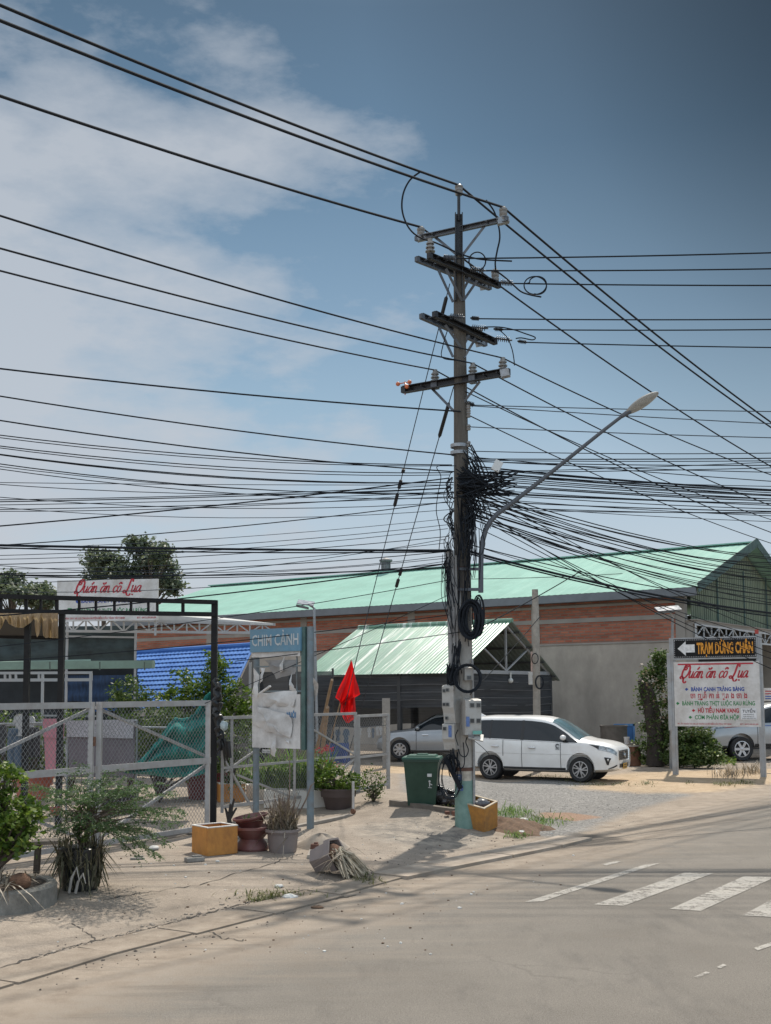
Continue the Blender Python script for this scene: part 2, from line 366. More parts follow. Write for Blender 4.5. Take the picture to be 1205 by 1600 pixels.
A = {'concrete': np.clip(sst(-.55, -.15, D)*leftm, 0, 1)*sst(30, 25, Yf) + sst(33, 36, Yf)*sst(6, 9, Xf)*.7,
     'gravel': sst(-.6, .6, gsd), 'sand': np.maximum(sst(-1.2, .8, ssd), sst(-.8, .5, ssd2)),
     'asphalt': sst(.5, 2.9, -D), 'red': sst(-.4, .3, rsd), 'patch': sst(-.35, .3, psd),
     'dust': sst(.1, .6, -D)*(1-sst(1.8, 4.2, -D)),
     'mottle': np.exp(-(((Xf-.75)/1.5)**2+((Yf-19.2)/1.9)**2))*.75*sst(0, .6, D)+.10}  # mottled darker and paler patch on the ramp by the pole
nx, ny = len(xs), len(ys)
i, j = np.meshgrid(np.arange(nx-1), np.arange(ny-1), indexing='ij'); i = i.ravel(); j = j.ravel()
Q = np.stack([i*ny+j, (i+1)*ny+j, (i+1)*ny+j+1, i*ny+j+1], 1)
cls = np.where(gsd[Q[:, 0]] > 0, 2, np.where(D[Q[:, 0]] < -.06, 0, np.where((leftm[Q[:, 0]] > .5) & (Yf[Q[:, 0]] < 27.5), 1, 3)))
def ground_part(name, k, kind='structure'):
    q = Q[cls == k]; u, inv = np.unique(q, return_inverse=True); inv = inv.reshape(q.shape)
    me = bpy.data.meshes.new(name); me.from_pydata(np.stack([Xf[u], Yf[u], Zf[u]], 1).tolist(), [], inv.tolist())
    for n, arr in A.items():
        a = me.attributes.new(n, 'FLOAT', 'POINT'); a.data.foreach_set('value', arr[u].astype(np.float32))
    me.polygons.foreach_set('use_smooth', [True]*len(me.polygons)); me.materials.append(GM)
    o = bpy.data.objects.new(name, me); col.objects.link(o); return tag(o, kind=kind)
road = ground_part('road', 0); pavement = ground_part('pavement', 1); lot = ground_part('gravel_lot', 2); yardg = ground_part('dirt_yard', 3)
mb = MB(); mb.quad((-3000, -500, -.06), (3000, -500, -.06), (3000, 4000, -.06), (-3000, 4000, -.06))
gnd = mb.build('ground', pm('far_ground', (.24, .19, .14), .95, var=.25, scale=.05)); tag(gnd, kind='structure')
# crosswalk bars, worn paint
def paint_mat():
    m, nt, b = newmat('worn_road_paint')
    b.inputs['Roughness'].default_value = .85
    f = noise(nt, 9, detail=8, rough=.8); g = noise(nt, 2.4, detail=5); h = noise(nt, 60, detail=3)
    x = math_(nt, 'ADD', math_(nt, 'ADD', math_(nt, 'MULTIPLY', f, .6), math_(nt, 'MULTIPLY', g, .3)), math_(nt, 'MULTIPLY', h, .25))
    r = ramp(nt, [(.43, 0.0), (.58, .9)]); nt.links.new(x, r.inputs[0])
    c = mixc(nt, (.185, .168, .150), (.42, .395, .355), r.outputs[0]); nt.links.new(c, b.inputs['Base Color']); nt.links.new(math_(nt, 'MULTIPLY', r.outputs[0], .92), b.inputs['Alpha']); return m
PM = paint_mat()
def marking(corners, name='crosswalk_bar', lift=.006):
    mb = MB(); c = [G(*q) for q in corners]
    mb.grid(lambda u, v: (lambda p: (p.x, p.y, gzf(p.x, p.y)+lift))((c[0].lerp(c[1], u)).lerp(c[3].lerp(c[2], u), v)), 10, 2)
    return mb.build(name, PM, road)
marking([(820,1410),(1006,1352),(1032,1349),(848,1409)])
marking([(928,1414),(1070,1364),(1115,1365),(975,1416)])
marking([(1047,1421),(1162,1370),(1212,1371),(1095,1424)])
marking([(1160,1431),(1240,1388),(1300,1390),(1215,1434)])
marking([(940,1351),(962,1346),(972,1347),(948,1353)], 'road_line'); marking([(1085,1527),(1103,1519),(1110,1521),(1090,1529)], 'road_line')
marking([(1178,1482),(1215,1470),(1220,1474),(1184,1486)], 'road_line'); marking([(1120,1512),(1130,1507),(1136,1509),(1126,1514)], 'road_line')
# the gutter: a row of concrete slabs at the road edge
SL = pm('gutter_concrete', (.35, .295, .24), .9, var=.15, scale=3, bump=.4, bscale=60, dirt=(.24, .19, .145), damt=.8, dscale=2.2)
SD = pm('crack_dirt', (.06, .052, .045), 1, var=.3, scale=8)
def along(n, s0, s1):
    seg = np.hypot(*(CURB[1:]-CURB[:-1]).T); cs = np.concatenate([[0], np.cumsum(seg)]); s = np.linspace(s0, s1, n)
    return np.stack([np.interp(s, cs, CURB[:, 0]), np.interp(s, cs, CURB[:, 1])], 1), cs
_, CS = along(2, 0, 1)
s = CS[2]-1.5; k = 0
while s < CS[8]-.1:
    L = random.uniform(1.05, 1.5); pt, _ = along(2, s, s+L-.035); a, b = pt; d = b-a; d = d/np.hypot(*d); n = np.array([d[1], -d[0]])
    vis = s > CS[6]-.6
    w = .62 if vis else random.uniform(.5, .6); off = .02; tilt = random.uniform(-.012, .012); up = .045 if vis else .004
    mb = MB()
    def fz(p, e=0): return gzf(p[0], p[1])+up+e
    q = [a+n*off, b+n*(off+random.uniform(-.02, .02)), b+n*(off+w), a+n*(off+w)]
    zt = [max(fz(p), .02)+(tilt if t in (0, 1) else 0) for t, p in enumerate(q)]
    top = [Vector((p[0], p[1], z)) for p, z in zip(q, zt)]; bot = [v-Vector((0, 0, .12)) for v in top]
    mb.add(top+bot, [(3,2,1,0),(0,1,5,4),(1,2,6,5),(2,3,7,6),(3,0,4,7)])
    o = mb.build('gutter_slab', SL if vis else GM, org=top[0]); tag(o, 'flat concrete gutter slab in the row between pavement and road', 'slab', 'gutter slabs along the road edge')
    s += L; k += 1
# cracks in the pavement
def crack(pix, w, seed):
    random.seed(seed); pts = []
    for (a, b) in zip(pix[:-1], pix[1:]):
        for t in range(14):
            u = t/14; pts.append((a[0]+(b[0]-a[0])*u+random.uniform(-3, 3), a[1]+(b[1]-a[1])*u+random.uniform(-1.6, 1.6)))
    mb = MB(); L = []
    for q in pts:
        p = GT(*q); L.append((p, w*random.uniform(.25, 1.3)))
    for (p, a), (q, b) in zip(L[:-1], L[1:]):
        d = (q-p); n = Vector((d.y, -d.x, 0)).normalized()
        vs = []
        for pp, ww in ((p, a), (q, b)):
            for sgn in (-1, 1):
                t = pp+n*ww*sgn; vs.append((t.x, t.y, gzf(t.x, t.y)+.006))
        mb.add(vs, [(0, 1, 3, 2)])
    return mb.build('crack', SD, pavement)
crack([(2,1512),(120,1478),(250,1447),(380,1412),(500,1386)], .015, 1)
crack([(130,1482),(150,1468),(110,1440)], .007, 2); crack([(300,1440),(345,1466),(382,1470)], .007, 3)
crack([(600,1364),(690,1345),(810,1322)], .012, 4); crack([(160,1405),(300,1385),(420,1352),(480,1330)], .008, 5)
crack([(490,1412),(560,1398)], .014, 6)
crack([(600,1378),(700,1358),(790,1340),(868,1322)], .011, 7); crack([(668,1352),(700,1360)], .01, 8); crack([(742,1338),(778,1344)], .01, 9)
# ------------------------------------------------------------------ materials in common
DKM = pm('dark_steel', (.030, .032, .036), .55, .3, var=.3, scale=12)
GALV = pm('galvanised_steel', (.30, .32, .34), .5, .55, var=.2, scale=9, dirt=(.16, .12, .09), damt=.4, dscale=5)
WIRE = pm('black_cable', (.020, .023, .028), .85, var=.3, spec=.08)  # cable black lifted, air haze put into the colour
WIRE2 = pm('grey_wire', (.055, .062, .072), .8, var=.2, spec=.1)
PORC = pm('grey_porcelain', (.20, .195, .185), .3, var=.2, scale=20)
RUB = pm('black_rubber', (.012, .012, .013), .65, var=.3)
def pole_mat():
    m, nt, b = newmat('pole_concrete')
    tc = nt.nodes.new('ShaderNodeTexCoord'); sp = nt.nodes.new('ShaderNodeSeparateXYZ'); nt.links.new(tc.outputs['Object'], sp.inputs[0])
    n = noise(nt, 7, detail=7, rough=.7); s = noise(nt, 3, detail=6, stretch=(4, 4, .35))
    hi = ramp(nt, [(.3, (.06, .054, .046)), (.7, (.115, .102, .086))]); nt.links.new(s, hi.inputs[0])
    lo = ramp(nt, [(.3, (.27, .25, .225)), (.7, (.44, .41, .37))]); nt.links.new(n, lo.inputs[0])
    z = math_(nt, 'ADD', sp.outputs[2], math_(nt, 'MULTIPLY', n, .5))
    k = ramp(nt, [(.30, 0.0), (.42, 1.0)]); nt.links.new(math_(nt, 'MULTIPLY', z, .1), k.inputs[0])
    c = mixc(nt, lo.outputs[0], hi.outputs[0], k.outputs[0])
    t = ramp(nt, [(.083, 1.0), (.086, 0.0)]); nt.links.new(math_(nt, 'MULTIPLY', math_(nt, 'ADD', sp.outputs[2], math_(nt, 'MULTIPLY', n, .06)), .1), t.inputs[0])
    tealc = ramp(nt, [(.35, (.13, .22, .19)), (.65, (.19, .29, .25))]); nt.links.new(n, tealc.inputs[0])
    c = mixc(nt, c, tealc.outputs[0], t.outputs[0]); nt.links.new(c, b.inputs['Base Color']); b.inputs['Roughness'].default_value = .85
    bp = nd(nt, 'ShaderNodeBump', i_Strength=.4, i_Distance=.01); nt.links.new(n, bp.inputs['Height']); nt.links.new(bp.outputs[0], b.inputs['Normal']); return m
PB = GT(727, 1291); YP = PB.y
def PP(px, py, dy=0.0): return P(px, py, YP+dy)
# ------------------------------------------------------------------ utility pole
pole = thing('utility_pole', PB, 'tall weathered concrete utility pole carrying crossarms and insulators, teal paint at its foot', 'utility pole')
mb = MB(); top = PP(717.3, 402)
mb.tube([PB-Vector((0, 0, .2)), PB.lerp(top, .3), PB.lerp(top, .65), top], [.180, .162, .130, .098], 28)
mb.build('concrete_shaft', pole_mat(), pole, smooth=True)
mb = MB(); a = PP(717, 470, -.12); b = PP(717, 333, -.12)
for sx in (-.062, .062): mb.bar(a+Vector((sx, 0, 0)), b+Vector((sx, 0, 0)), .016, .09)
mb.bar(a+Vector((0, .04, 0)), b+Vector((0, .04, 0)), .125, .012, up=(0, 1, 0))
mb.tube([PP(717, 345, -.10), PP(717, 303, -.10)], .028, 8)
mb.build('steel_extension', DKM, pole)
def arm(p, q, w=.085, mat=DKM, name='crossarm'):
    mb = MB(); d = (q-p).normalized(); n = d.cross(Vector((0, 0, 1))).normalized()
    mb.bar(p, q, .012, w*1.25); mb.bar(p+n*w*.5+Vector((0, 0, w*.6)), q+n*w*.5+Vector((0, 0, w*.6)), w, .012); mb.bar(p+n*w*.5-Vector((0, 0, w*.6)), q+n*w*.5-Vector((0, 0, w*.6)), w, .012)
    for t in (.004, .996): mb.box(p.lerp(q, t)+n*w*.45, (w*.9, w*.9, w*1.15), math.atan2(d.y, d.x))
    for t in (.08, .2, .8, .92): mb.tube([p.lerp(q, t)-n*.02, p.lerp(q, t)+n*.14], .013, 6)
    return mb.build(name, mat, pole)
def brace(p, q, w=.045):
    return MB().bar(p, q, w, .014, up=(0, 1, 0)).build('brace', BRM, pole)
BRM = pm('weathered_grey_steel', (.10, .11, .125), .5, .4, var=.25, scale=10)
def pin(p, hpx, kind='smooth', name='insulator', par=None):      # upright insulator, base point p
    k = hpx/82.0; mb = MB()
    if kind == 'smooth':
        pr = [(.001, 0), (.06, 0), (.07, .02), (.07, .07), (.062, .075), (.062, .10), (.072, .11), (.072, .17), (.06, .18), (.075, .2), (.075, .235), (.05, .26), (.04, .28), (.001, .285)]
    else:
        pr = [(.001, 0), (.022, 0), (.022, .05)]
        for t in range(3): z = .06+t*.07; pr += [(.045, z), (.088-t*.008, z-.012), (.088-t*.008, z+.006), (.045, z+.035)]
        pr += [(.04, .26), (.045, .285), (.001, .29)]
    mb.lathe([(r_*1.0, z*k/.29) for r_, z in pr], p, 14)
    return mb.build(name, PORC, par or pole, smooth=True, ang=50)
def strain(p, q, n=8, r=.055, mat=None):                # horizontal insulator string between two points
    mb = MB(); pr = [(.012, 0)]; L = (q-p).length
    for t in range(n): z = L*(.12+.76*t/n); pr += [(.018, z), (r, z+.012), (r, z+.02), (.018, z+L*.4/n)]
    pr += [(.018, L*.95), (.001, L)]; mb.lathe(pr, p, 10, (q-p).normalized()); mb.tube([p, q], .013, 6)
    return mb.build('strain_insulator', mat or BRM, pole, smooth=True, ang=50)
# level 1: the V-braced arm at the top
A1, A2 = PP(652, 374, .42), PP(793, 343, -.48); ARM1 = arm(A1, A2, .07, BRM, 'crossarm')
for e, (px, py, dy) in ((A1, (661, 371, .38)), (A2, (786, 345, -.44))):
    MB().bar(PP(px-9, py+2, dy), PP(px+9, py-2, dy), .12, .11).build('arm_end_bracket', GALV, pole)
brace(PP(680, 370, .25), PP(714, 398, -.1)); brace(PP(759, 351, -.28), PP(724, 397, -.14))
I_top = PP(717.3, 305, -.1); pin(I_top, 17); I_a = PP(658, 376, .38); pin(I_a, 23, par=ARM1); I_b = PP(786.6, 345, -.44); pin(I_b, 22, par=ARM1)
# level 2
ARM2 = arm(PP(669, 401, -.62), PP(777, 447, .42)); arm(PP(650, 406, -.2), PP(763, 450, .75), .08, BRM)
for p in [((685,422,0),(708,472,-.05)), ((697,420,-.5),(722,470,-.15)), ((746,438,.25),(724,470,-.1)), ((735,432,.2),(722,458,.1))]: brace(PP(*p[0]), PP(*p[1]))
I_c = PP(672.4, 398, -.55); pin(I_c, 24, 'disc', par=ARM2); I_d = PP(774, 440, .38); pin(I_d, 20, par=ARM2); MB().bar(PP(752, 449, .7), PP(763, 447, .75), .12, .09).build('arm_end_bracket', GALV, pole)
S1 = (PP(690,402,-.45), PP(713,404,-.5)); S2 = (PP(731,421,-.1), PP(760,423,-.15)); S3 = (PP(779,441,.4), PP(804,443,.35))
for a, b in (S1, S2, S3): strain(a, b)
# level 3
arm(PP(677, 492, -.62), PP(771, 535, .42)); arm(PP(657, 495, -.2), PP(756, 538, .75), .08, BRM)
for p in [((686,511,0),(708,558,-.05)), ((696,508,-.4),(722,545,-.15)), ((743,529,.25),(725,559,-.1)), ((733,524,.3),(722,545,.1))]: brace(PP(*p[0]), PP(*p[1]))
pin(PP(748, 525, .3), 11); MB().bar(PP(745, 538, .65), PP(756, 536, .7), .1, .09).build('arm_end_bracket', GALV, pole)
S4 = (PP(700,494,-.4), PP(750,498,-.5)); S5 = (PP(734,511,0), PP(787,515,-.06)); S6 = (PP(772,528,.4), PP(824,535,.35))
for a, b in (S4, S5, S6): strain(a, b.lerp(a, .45), 7); strain(b.lerp(a, .3), b, 6, .04, RUB)
# level 4: the lowest long arm
ARM4 = arm(PP(633, 610, .55), PP(795, 582, -.62), .10)
MB().bar(PP(783, 585, -.66), PP(796, 582, -.70), .15, .13).build('arm_end_bracket', GALV, pole)
brace(PP(674, 606, .25), PP(710, 643, .05)); brace(PP(750, 596, -.3), PP(725, 628, -.1))
I_e = PP(680, 600, .26); pin(I_e, 22, 'disc', par=ARM4); I_f = PP(739, 590, -.2); pin(I_f, 22, 'disc', par=ARM4); I_g = PP(786, 582, -.56); pin(I_g, 22, 'disc', par=ARM4)
for q in ((680,602,.22),(739,593,-.24)): MB().box(PP(*q), (.12, .12, .14), R(-30)).build('arm_clamp', BRM, pole)
# low-voltage rack at the right side of the shaft
mb = MB(); mb.bar(PP(729, 622, -.05), PP(730, 676, -.05), .03, .012)
mb.build('insulator_rack', DKM, pole)
for py in (632, 640, 648, 668, 694):
    mb = MB(); mb.lathe([(.001, -.05), (.035, -.05), (.045, -.02), (.03, 0), (.045, .02), (.035, .05), (.001, .05)], PP(732, py, -.08), 10); mb.build('spool_insulator', PORC, pole, smooth=True)
strain(PP(728, 629, -.08), PP(742, 633, -.1), 5, .045, RUB)
for py in (697, 708): MB().lathe([(.148, -.03), (.158, -.03), (.158, .03), (.148, .03)], PP(717.7, py), 20).build('pole_band', GALV, pole)
for py, r_ in ((1201, .176), (889, .152), (922, .154)):
    MB().lathe([(r_, -.03), (r_+.012, -.03), (r_+.012, .03), (r_, .03)], PP(717+(py-600)*.0145, py), 24).build('pole_band', pm('rusty_band', (.10, .05, .035), .8, var=.3, scale=20), pole)
# conduits up the left of the shaft
for px0, px1, y0, y1, r_ in ((707, 700, 1180, 862, .045), (712, 706, 1150, 860, .035), (716, 712, 1130, 868, .026), (722, 719, 1140, 920, .02), (741, 738, 1262, 1030, .022)):
    p, q = PP(px0, y0, -.12), PP(px1, y1, -.14)
    MB().tube([p, p.lerp(q, .5)+Vector((.01, 0, 0)), q], r_, 10).build('conduit', pm('pale_conduit', (.30, .295, .29), .55, var=.2, scale=4, dirt=(.1, .09, .08), damt=.6, dscale=3), pole, smooth=True)
# the bird spinner with orange cups
SPM = pm('orange_plastic', (.55, .14, .05), .45)
sp0 = PP(633, 607, .53); o = thing('wind_spinner', sp0, 'small orange three-cup wind spinner on the left end of the lowest crossarm', 'wind spinner')
MB().tube([sp0-Vector((0, 0, .12)), sp0+Vector((0, 0, .13))], .012, 6).build('spindle', SPM, o)
for px, py, dy in ((622, 600, .5), (640, 597, .7), (636, 604, .4)):
    c = PP(px, py, dy); h = sp0+Vector((0, 0, .11)); mb = MB(); mb.tube([h, c], .010, 6); mb.ball(c, .042, 10, (1, .7, 1)); mb.build('cup', SPM, o, smooth=True)
# ------------------------------------------------------------------ street lamp
LM = pm('lamp_grey_paint', (.085, .095, .11), .6, .2, var=.12, scale=8)
lamp = thing('street_lamp', PP(751, 925, -.2), 'grey swan-neck street lamp arm bracketed to the utility pole, long flat head at its end', 'street lamp')
arc = [(751.5, 926), (751.5, 890), (752, 866), (754, 846), (759, 828), (766, 815), (776, 804), (800, 786), (850, 747), (900, 707), (945, 671), (984, 641)]
mb = MB(); mb.tube([PP(x, y, -.2-.0022*max(0, x-752)) for x, y in arc], [.045]*6+[.042, .04, .037, .034, .031, .03], 12); mb.build('arm_pipe', LM, lamp, smooth=True)
for py in (889, 921):
    mb = MB(); mb.bar(PP(716, py, -.16), PP(753, py, -.22), .05, .05); mb.build('bracket', LM, lamp)
h0, h1 = PP(977, 647, -.70), PP(1030, 613, -.82); ax = (h1-h0).normalized(); L = (h1-h0).length
side = ax.cross(Vector((0, .5, 1))).normalized(); upv = side.cross(ax).normalized()
def head(s_, t_, top):
    a = s_*math.pi; w = (math.sin(a)**.55)*.13*(1 if s_ < .5 else 1); x = L*(s_); hgt = .075*math.sin(a)**.6 if top else -.035*math.sin(a)**.6
    v = (t_*2-1); return h0+ax*x+side*(w*v)+upv*(hgt*(1-v*v)**.5)
LH = pm('lamp_head_grey', (.13, .135, .14), .55, var=.1); mb = MB(); mb.grid(lambda u, v: head(.02+.96*u, v, True), 18, 8); mb.build('lamp_head', LH, lamp, smooth=True, ang=80)
mb = MB(); mb.grid(lambda u, v: head(.02+.96*u, v, False), 18, 8); mb.build('lens', pm('lamp_lens', (.33, .33, .31), .25, var=.2, scale=15), lamp, smooth=True, ang=80)
MB().tube([h0-ax*.08, h0+ax*.1], [.035, .05], 10).build('socket', LM, lamp, smooth=True)
# ------------------------------------------------------------------ overhead wires
def wire(S, edge, d, k=.0055, r=.011, extra=26, n=48, name='overhead_wire', label='', group=None, mat=None, cat='wire'):
    """a sagging wire from S in the level direction d, seen at the pixel `edge`; runs on past it"""
    d = Vector((d[0], d[1], 0)).normalized(); w = ray(*edge)
    # S.xy + d*s = w.xy*t
    det = d.x*(-w.y)+w.x*d.y; s_e = ((-S.x)*(-w.y)-(-w.x)*(-S.y))/det
    t_e = (S.x+d.x*s_e)/w.x if abs(w.x) > 1e-6 else (S.y+d.y*s_e)/w.y
    z_e = HC+w.z*t_e; a = (z_e-S.z-k/2*s_e*s_e)/s_e
    end = s_e+extra; pts = [S+d*s_+Vector((0, 0, a*s_+k/2*s_*s_)) for s_ in [end*i_/n for i_ in range(n+1)]]
    mb = MB(); mb.tube(pts, r, 6); o = mb.build(name, mat or WIRE, org=S, smooth=True); tag(o, label, cat, group); return o
def loop(pix, r=.018, label='', dy=-.15, name='jumper_wire', closed=False, group=None):
    pts = [PP(x, y, (q[0] if q else dy)) for x, y, *q in pix]; out = []
    N = len(pts)
    for i_ in range(N-1):
        p0, p1, p2, p3 = pts[max(i_-1, 0)], pts[i_], pts[i_+1], pts[min(i_+2, N-1)]
        for q_ in range(6):
            t = q_/6; out.append(.5*((2*p1)+(-p0+p2)*t+(2*p0-5*p1+4*p2-p3)*t*t+(-p0+3*p1-3*p2+p3)*t**3))
    out.append(pts[-1]); mb = MB(); mb.tube(out, r, 6); o = mb.build(name, WIRE, org=pts[0], smooth=True); tag(o, label, 'wire', group); return o
RD = (-.665, -.747)                    # back along the road, over the viewer's left
up_ = lambda p, h: p+Vector((0, 0, h))
T17 = 17/84
for S, e, lb in ((up_(I_top, .19), (0, 8), 'thick black power line from the top insulator to the upper left, highest of all'),
                 (up_(I_b, .25), (0, 32), 'thick black power line from the right end of the top crossarm to the upper left'),
                 (up_(I_a, .26), (0, 150), 'thick black power line from the left end of the top crossarm to the upper left')):
    wire(S, e, RD, .0065, .021, name='power_line', label=lb)
for S, e, lb in ((up_(I_g, .26), (0, 337), 'black line from the right insulator of the lowest crossarm to the left edge'),
                 (up_(I_f, .26), (0, 388), 'black line from the middle insulator of the lowest crossarm to the left edge'),
                 (up_(I_e, .26), (0, 423), 'black line from the left insulator of the lowest crossarm to the left edge')):
    wire(S, e, RD, .0065, .0125, name='power_line', label=lb)
FD = (.66, .75)                        # onward along the road
for S, e, lb, r_ in ((up_(I_b, .25), (1205, 660), 'thick power line falling from the right end of the top crossarm to the right edge', .021),
                     (up_(I_top, .19), (1205, 668), 'thick power line falling from the top insulator to the right edge', .021),
                     (up_(I_a, .26), (1205, 729), 'thick power line falling from the left end of the top crossarm past the lamp head', .018),
                     (up_(I_g, .26), (1205, 742), 'line falling rightward from the right insulator of the lowest crossarm', .0125),
                     (up_(I_f, .26), (1205, 790), 'line falling rightward from the middle insulator of the lowest crossarm', .0125),
                     (up_(I_e, .26), (1205, 832), 'line falling rightward from the left insulator of the lowest crossarm', .0125)):
    wire(S, e, FD, .006, r_, name='power_line', label=lb)
CD = (1, -.05)                         # across the road to the right
nm = ['upper', 'middle', 'lower']
for i_, (S, e) in enumerate(((S1[1], (1205, 395)), (S2[1], (1205, 420)), (S3[1], (1205, 446)))):
    wire(S, e, CD, .004, .013, name='power_line', label=f'{nm[i_]} of three level black lines leaving the second crossarm to the right')
for i_, (S, e) in enumerate(((S4[1], (1205, 499)), (S5[1], (1205, 515)), (S6[1], (1205, 543)))):
    wire(S, e, CD, .004, .0115, name='power_line', label=f'{nm[i_]} of three level thin lines leaving the third crossarm to the right')
for i_, (S, e) in enumerate((((742, 633), (1205, 643)), ((735, 634), (1205, 662)), ((734, 667), (1205, 684)))):
    wire(PP(*S, -.1), e, CD, .004, .0085, name='service_wire', label=f'{nm[i_]} of three thin level wires from the spool rack to the right', mat=WIRE2)
for i_, (S, e) in enumerate((((735, 650), (1150, 830)), ((728, 612), (1205, 812)))):
    wire(PP(*S, -.1), e, FD, .006, .010, name='service_wire', label=['dark service wire falling right from the spool rack', 'dark service wire falling right from just under the lowest crossarm'][i_])
# jumpers and coils by the crossarms
loop([(656,269,-.3),(641,281),(631,300),(628,322),(632,342),(642,360),(658,372),(680,379),(700,388),(720,397),(740,403),(760,406,-.5),(800,408,-.5)], .016, 'big round jumper cable looping left of the pole top')
loop([(760,313,-.35),(772,330),(779,352),(781,372),(777,392),(774,410),(775,424,.3)], .016, 'curved jumper cable hanging from the right of the top crossarm')
loop([(760,423),(775,424,0),(790,434,.1),(803,446),(815,456),(830,461),(846,464)], .015, 'short black tail cable under the coil right of the second crossarm')
loop([(758+0,406)]+[(746+13*math.cos(a), 408+14*math.sin(a), -.4) for a in np.linspace(0, 6.6, 16)], .012, 'small wire coil beside the pole at the second crossarm')
loop([(806,443,.3)]+[(838+16*math.cos(a)+3*math.sin(a*.5), 446+14*math.sin(a), .3) for a in np.linspace(3.4, 14.5, 26)], .012, 'two-turn wire coil right of the second crossarm')
loop([(757,511,-.3),(780,511),(802,515),(820,521),(836,527),(832,531),(815,528),(806,529)], .011, 'thin jumper curling over the third crossarm insulators')
loop([(781,516,-.1),(793,528),(800,545),(803,560),(804,571)], .010, 'thin jumper dropping from third to lowest crossarm on the right')
loop([(725,495,-.4),(716,493),(706,500),(698,520),(691,545),(690,556),(696,561),(712,563)], .009, 'thin jumper dropping left of the shaft from the third crossarm')
# guy wires
def straight(pts, r, label, name='guy_wire', sleeves=()):
    o = thing(name, pts[-1], label, 'guy wire'); MB().tube(pts, r, 6).build('strand', WIRE2, o)
    for a, b in sleeves:
        p = pts[0].lerp(pts[-1], a); q = pts[0].lerp(pts[-1], b); MB().tube([p, p.lerp(q, .08), p.lerp(q, .92), q], [.012, .036, .036, .012], 8).build('guy_insulator', RUB, o, smooth=True)
    return o
gA, gB = PP(703, 443, -.1), GT(505, 1240)
straight([gA, gB], .0095, 'long guy wire with black insulators from the second crossarm down to the fenced yard', sleeves=((.02, .06), (.315, .322), (.335, .352), (.36, .385)))
gA, gB = PP(709, 604, -.1), GT(528, 1236)
straight([gA, gB], .0095, 'shorter guy wire with black insulators from below the lowest crossarm to the fenced yard', sleeves=((.03, .1), (.385, .402), (.41, .43)))
# the left-hand bundles of telephone and service cables
LD = (-.95, -.30)
def strand(sx, sy, ex, ey, d, k=.006, r=.010, dy=-.15, g='', lab='', name='service_cable', mat=None): wire(PP(sx, sy, dy), (ex, ey), d, k, r, name=name, label=lab, group=g, mat=mat, extra=24, n=40)
strand(720, 643, 0, 576, LD, .007, .014, lab='single black cable over the left sky joining the pole just below the lowest arm')
strand(712, 711, 0, 619, LD, .009, .012, lab='single thin black cable sloping over the left sky under the topmost service cable')
strand(710, 737, 0, 657, LD, .012, .012, lab='single black cable sloping just above the packed left-hand cables')
GL = 'telephone cables strung left of the pole'; LBL = 'thin black telephone cable among the many strung from the pole to the left'
random.seed(11)
for sy, ey, k_, r_ in [(726,680,.016,.011),(728,684,.018,.009),(738,697,.018,.011),(742,700,.02,.009),(752,710,.02,.013),(755,711,.022,.009),(770,725,.02,.011),(772,729,.02,.008),(775,733,.022,.009),(757,754,.002,.007),(766,757,.018,.008),(760,781,.006,.009),(764,784,.004,.011),(769,789,.004,.008),(774,796,.004,.009),(768,799,.012,.008),(795,793,.022,.007),(786,777,.02,.008)]:
    strand(random.uniform(700, 714), sy+random.uniform(-3, 3), 0, ey, LD, k_, r_*.82, g=GL, lab=LBL)
strand(702, 747, 0, 822, LD, .006, .012, lab='black cable rising toward the pole across the lower left sky')
strand(700, 784, 0, 838+14, LD, .010, .009, lab='thin cable rising toward the pole, just above the thick low bundle on the left')
strand(706, 860, 0, 852, LD, .003, .021, lab='thick twisted black cable running level to the left, lowest heavy line over the trees')
strand(704, 862, 0, 856, LD, .006, .012, lab='thinner cable tied along the thick low line on the left')
GL2 = 'low service drops left of the pole'; LB2 = 'thin service wire among the low drops running left over the sign and roofs'
for sx, sy, ey, k_, r_ in [(698,820,868,.012,.006),(700,826,874,.014,.006),(702,838,882,.010,.007),(700,848,889,.016,.006),(698,862,896,.012,.008),(700,872,902,.016,.006),(704,880,898,.02,.008),(705,886,898,.01,.012),(698,842,912,.022,.006),(702,876,925,.024,.006),(700,868,884,.028,.006),(704,810,858,.01,.005)]:
    strand(sx, sy, 0, ey, LD, k_, r_, g=GL2, lab=LB2, mat=WIRE2 if r_ < .0065 else WIRE)
for sx, sy, ex, ey, r_, lb in ((690, 882, 0, 962, .012, 'black wire falling from the pole across the warehouse roof to the black gate beam'), (708, 905, 0, 1010, .007, 'thin wire falling from the pole past the blue sign top'),
                           (735, 985, 395, 1030, .008, 'thin wire crossing the carport roof to the top of the blue sign'), (706, 960, 0, 1033, .008, 'black wire crossing in front of the restaurant netting'), (700, 930, 330, 1095, .006, 'thin wire dropping to the black gate post')):
    wire(PP(sx, sy, -.15), (ex, ey), (-.95, -.18), .010, r_, name='service_wire', label=lb, extra=(8 if ex == 0 else .3))
